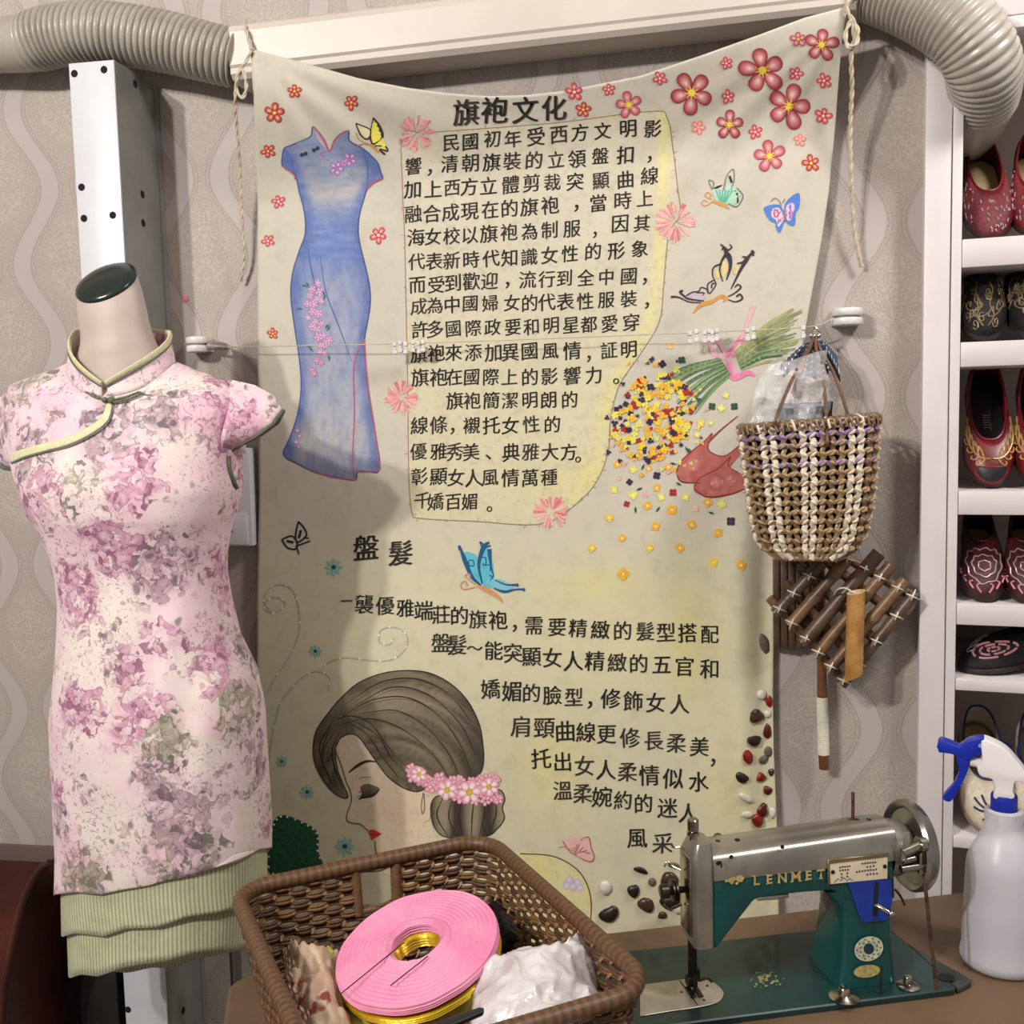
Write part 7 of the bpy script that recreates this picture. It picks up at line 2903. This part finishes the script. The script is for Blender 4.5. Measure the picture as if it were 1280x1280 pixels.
m.c = [mixc(rgb(112, 80, 52), rgb(76, 54, 36), .5 + .5 * sin((i // 12) * 1.9)) for i in range(len(m.v))]
m.build('wrapped_rim', M_wick, basket, angle=80)
m = MB()
for uu in (HU0, HU1):
    t_best = min((abs(bpath(i / 2000, 1.0)[0] - uu), i / 2000) for i in range(2000) if bpath(i / 2000, 1.0)[2][1] > .9)[1]
    m.tube([bw(t_best, lerp(.62, 1.0, i / 30)) for i in range(31)], [.0062 + .0008 * abs(sin(i * 1.2)) for i in range(31)], 10, col=WK[0])
t0_ = [i / 2000 for i in range(2000) if bpath(i / 2000, 1.0)[2][1] > .9 and HU0 < bpath(i / 2000, 1.0)[0] < HU1]
m.tube([bw(t, .645) for t in t0_[::6]], [.0048 + .0006 * abs(sin(i * 1.3)) for i in range(len(t0_[::6]))], 8, col=WK[0])
m.build('handle_edge', M_wick, basket, angle=80)


# ---- folded paper lanterns
def lan_n(cpx, tilt):
    d = ray(*cpx).normalized()
    rt_ = (ROT @ Vector((1, 0, 0)))
    rt_ = (rt_ - d * rt_.dot(d)).normalized()
    up_ = rt_.cross(d)
    return (-d * sqrt(1 - tilt * tilt) + (up_ * cos(radians(20)) - rt_ * sin(radians(20))) * tilt).normalized()


def lantern(name, label, cpx, cz, mat, R, rin, tilt, dz, rings_):
    c = atz(cpx[0], cpx[1], cz) + dz
    n = lan_n(cpx, tilt)
    root = thing(name, label, 'lantern', tuple(c))
    x = n.orthogonal().normalized()
    y = n.cross(x)
    m = MB()
    prof = []
    for i in range(rings_ * 4 + 1):
        t = i / (rings_ * 4)
        r = lerp(rin, R, t)
        h = .0050 * (1 - t) * sin(pi * t) * 1.2 + .0011 * (abs((t * rings_) % 1 - .5) * 2) + .006 * exp(-((t - .08) / .1) ** 2)
        prof.append((r, h))
    for k in range(6):
        prof.append((R + (.0012 if k % 2 else 0), -.0010 - .0012 * k))
    for i in range(rings_ * 2 + 1):
        t = 1 - i / (rings_ * 2)
        prof.append((lerp(rin * 1.06, R, t), -.0078 - .001 * (i % 2)))
    for k in range(8):
        prof.append((rin * (1.06 if k % 2 else 1.0), lerp(-.0078, .004, k / 7)))
    rows = []
    for r, h in prof:
        rows.append([c + n * (h + .0016 * nz(cos(j * 2 * pi / 96) * 3, sin(j * 2 * pi / 96) * 3, r * 20)) + x * (r * cos(j * 2 * pi / 96)) + y * (r * sin(j * 2 * pi / 96)) for j in range(96)])
    m.grid(rows, True)
    o = m.build('pleated_paper', mat, root, angle=40)
    return root, c, n, x, y


def paper(name, c1, c2, metal=0.0, rough=.6):
    k = NT(name)
    oc = k.obj()
    n = k.noise(oc, 14, 4, .6)
    n2 = k.noise(oc, 120, 3)
    c = k.mix(k.ss(n.outputs[0], .4, .62), c1, c2)
    k.link(c, k.b.inputs['Base Color'])
    k.b.inputs['Roughness'].default_value = rough
    k.b.inputs['Metallic'].default_value = metal
    k.b.inputs['Subsurface Weight'].default_value = .08
    k.bump(n2.outputs[0], .25, .002)
    return k.m


M_pinkp = paper('pink_lantern_paper', rgb(230, 148, 180), rgb(222, 132, 170))
M_yelp = paper('yellow_foil', rgb(226, 190, 52), rgb(206, 160, 30), .55, .28)
LC = (521, 1182)
n_w2 = lan_n(LC, .80)
LZ = .868
sc_ = (atz(LC[0], LC[1], LZ) - CAM).length / F_PX
root, c, n, x, y = lantern('paper_lantern', 'flat folded pink paper lantern lying tilted in the wicker basket', LC, LZ, M_pinkp, 95 * sc_, 29 * sc_, .80, Vector((0, 0, 0)), 12)
m = MB()
for k, (a, b) in enumerate((((505, 1178), (425, 1243)), ((535, 1195), (488, 1232)))):
    pa_, pb_ = hit(a[0], a[1], c + n * .010, n), hit(b[0], b[1], c + n * .0085, n)
    m.tube([pa_, pa_.lerp(pb_, .5), pb_], .0007, 6)
m.build('wire', pm('lantern_wire', rgb(90, 50, 60), .4, metal=.4), root)
lantern('paper_lantern', 'shiny yellow folded lantern lying under the pink lantern in the basket', LC, LZ, M_yelp, 94 * sc_, 26 * sc_, .80, -n_w2 * .0125 - VZ * .001, 8)


# ---- crumpled bag of white foam, print cloth, yellow film, black pouch and comb
def blob(name, c, X, Y, Z, mat, amp, freq, seed, nu=64, nv=40, parent=None, facet=60):
    m = MB()
    rows = []
    for i in range(nv + 1):
        th = pi * i / nv
        row = []
        for j in range(nu):
            ph = 2 * pi * j / nu
            d = Vector((sin(th) * cos(ph), sin(th) * sin(ph), cos(th)))
            s = d * freq + Vector((seed, seed * .7, seed * 1.3))
            k = 1 + amp * (mnoise.noise(s) + .8 * (abs(mnoise.noise(s * 2.1)) - .25) + .35 * abs(mnoise.noise(s * 4.7)))
            row.append(Vector(c) + (X * d.x + Y * d.y + Z * d.z) * k)
        rows.append(row)
    m.grid(rows, True)
    return m.build(name, mat, parent, angle=facet)


def milky():
    k = NT('milky_film')
    oc = k.obj()
    n = k.noise(oc, 46, 5, .65, 2.2)
    n2 = k.noise(oc, 12, 3, .6, 1.0)
    k.link(k.mix(k.ss(n2.outputs[0], .35, .65), rgb(214, 208, 210), rgb(232, 226, 228)), k.b.inputs['Base Color'])
    k.b.inputs['Roughness'].default_value = .16
    k.b.inputs['Specular IOR Level'].default_value = .9
    k.b.inputs['Coat Weight'].default_value = .5
    k.link(k.math('MULTIPLY_ADD', k.ss(n2.outputs[0], .3, .7), .3, .62), k.b.inputs['Alpha'])
    ridge = k.math('ABSOLUTE', k.math('SUBTRACT', n.outputs[0], .5))
    k.bump(k.math('ADD', ridge, k.math('MULTIPLY', n2.outputs[0], .8)), .10, .02)
    return k.m


fc = atz(668, 1232, .852)
o = blob('foam_roll', fc - VZ * .008, BU * .036 + BV * .010, BV * .060, VZ * .038, pm('white_foam', rgb(220, 214, 212), .7, var=.05, scale=12, bump=.3), .14, 1.3, 2.0)
tag(o, 'white foam roll inside the clear bag in the wicker basket', 'foam')
m = MB()


def fb(u, v):
    """a bag sheet draped over the foam roll; u across, v from the top to the front."""
    ax, ay = lerp(596, 742, u), lerp(1180 - 22 * sst(.7, 1, u) + 26 * (1 - u) ** 2, 1310, v)
    ax += (u - .5) * 26 * v
    hgt = .852 + .040 * sin(pi * min(1, max(0, u))) ** .7 * (1 - .30 * v) - .006 * v
    p = atz(ax, ay, hgt)
    s = Vector((p.x * 34, p.y * 34, p.z * 22 + 5))
    d = .008 * mnoise.noise(s * .7) + .006 * (1 - min(1, 2.2 * abs(mnoise.noise(s * .7)))) ** 2 + .003 * (1 - min(1, 2.4 * abs(mnoise.noise(s * 1.9)))) ** 2
    return p + VZ * d + Vector((.3 * d, -.5 * d, 0))


m.grid([[fb(j / 50, i / 40) for j in range(51)] for i in range(41)])
o = m.build('plastic_bag', milky(), None, angle=50)
o.modifiers.new('thickness', 'SOLIDIFY').thickness = .0005
tag(o, 'crumpled translucent bag of white foam at the right inside the wicker basket', 'bag')


def printcloth():
    k = NT('beige_print_cloth')
    oc = k.obj()
    n = k.noise(oc, 14, 2)
    n2 = k.noise(oc, 26, 3)
    c = k.mix(k.ss(n.outputs[0], .4, .6), rgb(206, 184, 158), rgb(188, 160, 136))
    c = k.mix(k.math('MULTIPLY', k.ss(n2.outputs[0], .62, .68), .9), c, rgb(140, 34, 32))
    k.link(c, k.b.inputs['Base Color'])
    k.b.inputs['Roughness'].default_value = .8
    return k.m


def sheet(fn, nu, nv, amp, freq, seed):
    m = MB()
    rows = []
    for i in range(nv + 1):
        row = []
        for j in range(nu + 1):
            p = fn(j / nu, i / nv)
            s = Vector((p.x * freq, p.y * freq, p.z * freq + seed))
            row.append(p + VZ * (amp * (mnoise.noise(s) + abs(mnoise.noise(s * 2.2)))))
        rows.append(row)
    m.grid(rows)
    return m


m = sheet(lambda u, v: atz(lerp(352, 440, u) + 20 * v * (1 - u), lerp(1186, 1330, v), .800 + .045 * sin(pi * u) ** .8 * (1 - .2 * v) + .012 * v), 36, 30, .016, 26, 1.0)
o = m.build('print_cloth', printcloth(), None, angle=70)
o.modifiers.new('thickness', 'SOLIDIFY').thickness = .001
tag(o, 'crumpled beige cloth with red marks at the left inside the wicker basket', 'cloth')
m = sheet(lambda u, v: atz(lerp(405, 600, u), lerp(1190 + 24 * u, 1330, v), .800 + .018 * sin(pi * u)), 40, 28, .012, 30, 4.0)
o = m.build('yellow_wrapper', paper('yellow_green_film', rgb(222, 214, 120), rgb(196, 190, 74), 0, .25), None, angle=50)
o.modifiers.new('thickness', 'SOLIDIFY').thickness = .0006
tag(o, 'pale yellow plastic wrapper spread under the lanterns in the basket', 'wrapper')
pc = atz(632, 1158, .80)
o = blob('black_pouch', pc, BU * .020, BV * .055, VZ * .030, pm('black_vinyl', rgb(24, 20, 22), .18, var=.1, bump=.2, coat=.3), .16, 1.6, 5.0, 36, 24)
tag(o, 'small shiny black pouch against the right wall of the basket', 'pouch')
ca, cb = atz(545, 1290, .893), atz(606, 1266, .893)
du_ = (cb - ca).normalized()
dv_ = VZ.cross(du_)
m = MB()
L_ = (cb - ca).length
pts = [(-.06, -.008), (L_ - .004, -.004), (L_, .0005), (L_ - .003, .0045), (-.06, .009)]
m.prism([ca + du_ * a + dv_ * b for a, b in pts], [ca + du_ * a + dv_ * b + VZ * .005 for a, b in pts])
tag(m.build('black_clip', pm('black_plastic', rgb(26, 24, 26), .4), bevel=.0015), 'flat black plastic clip lying across the wrapped foam near the basket front', 'clip')
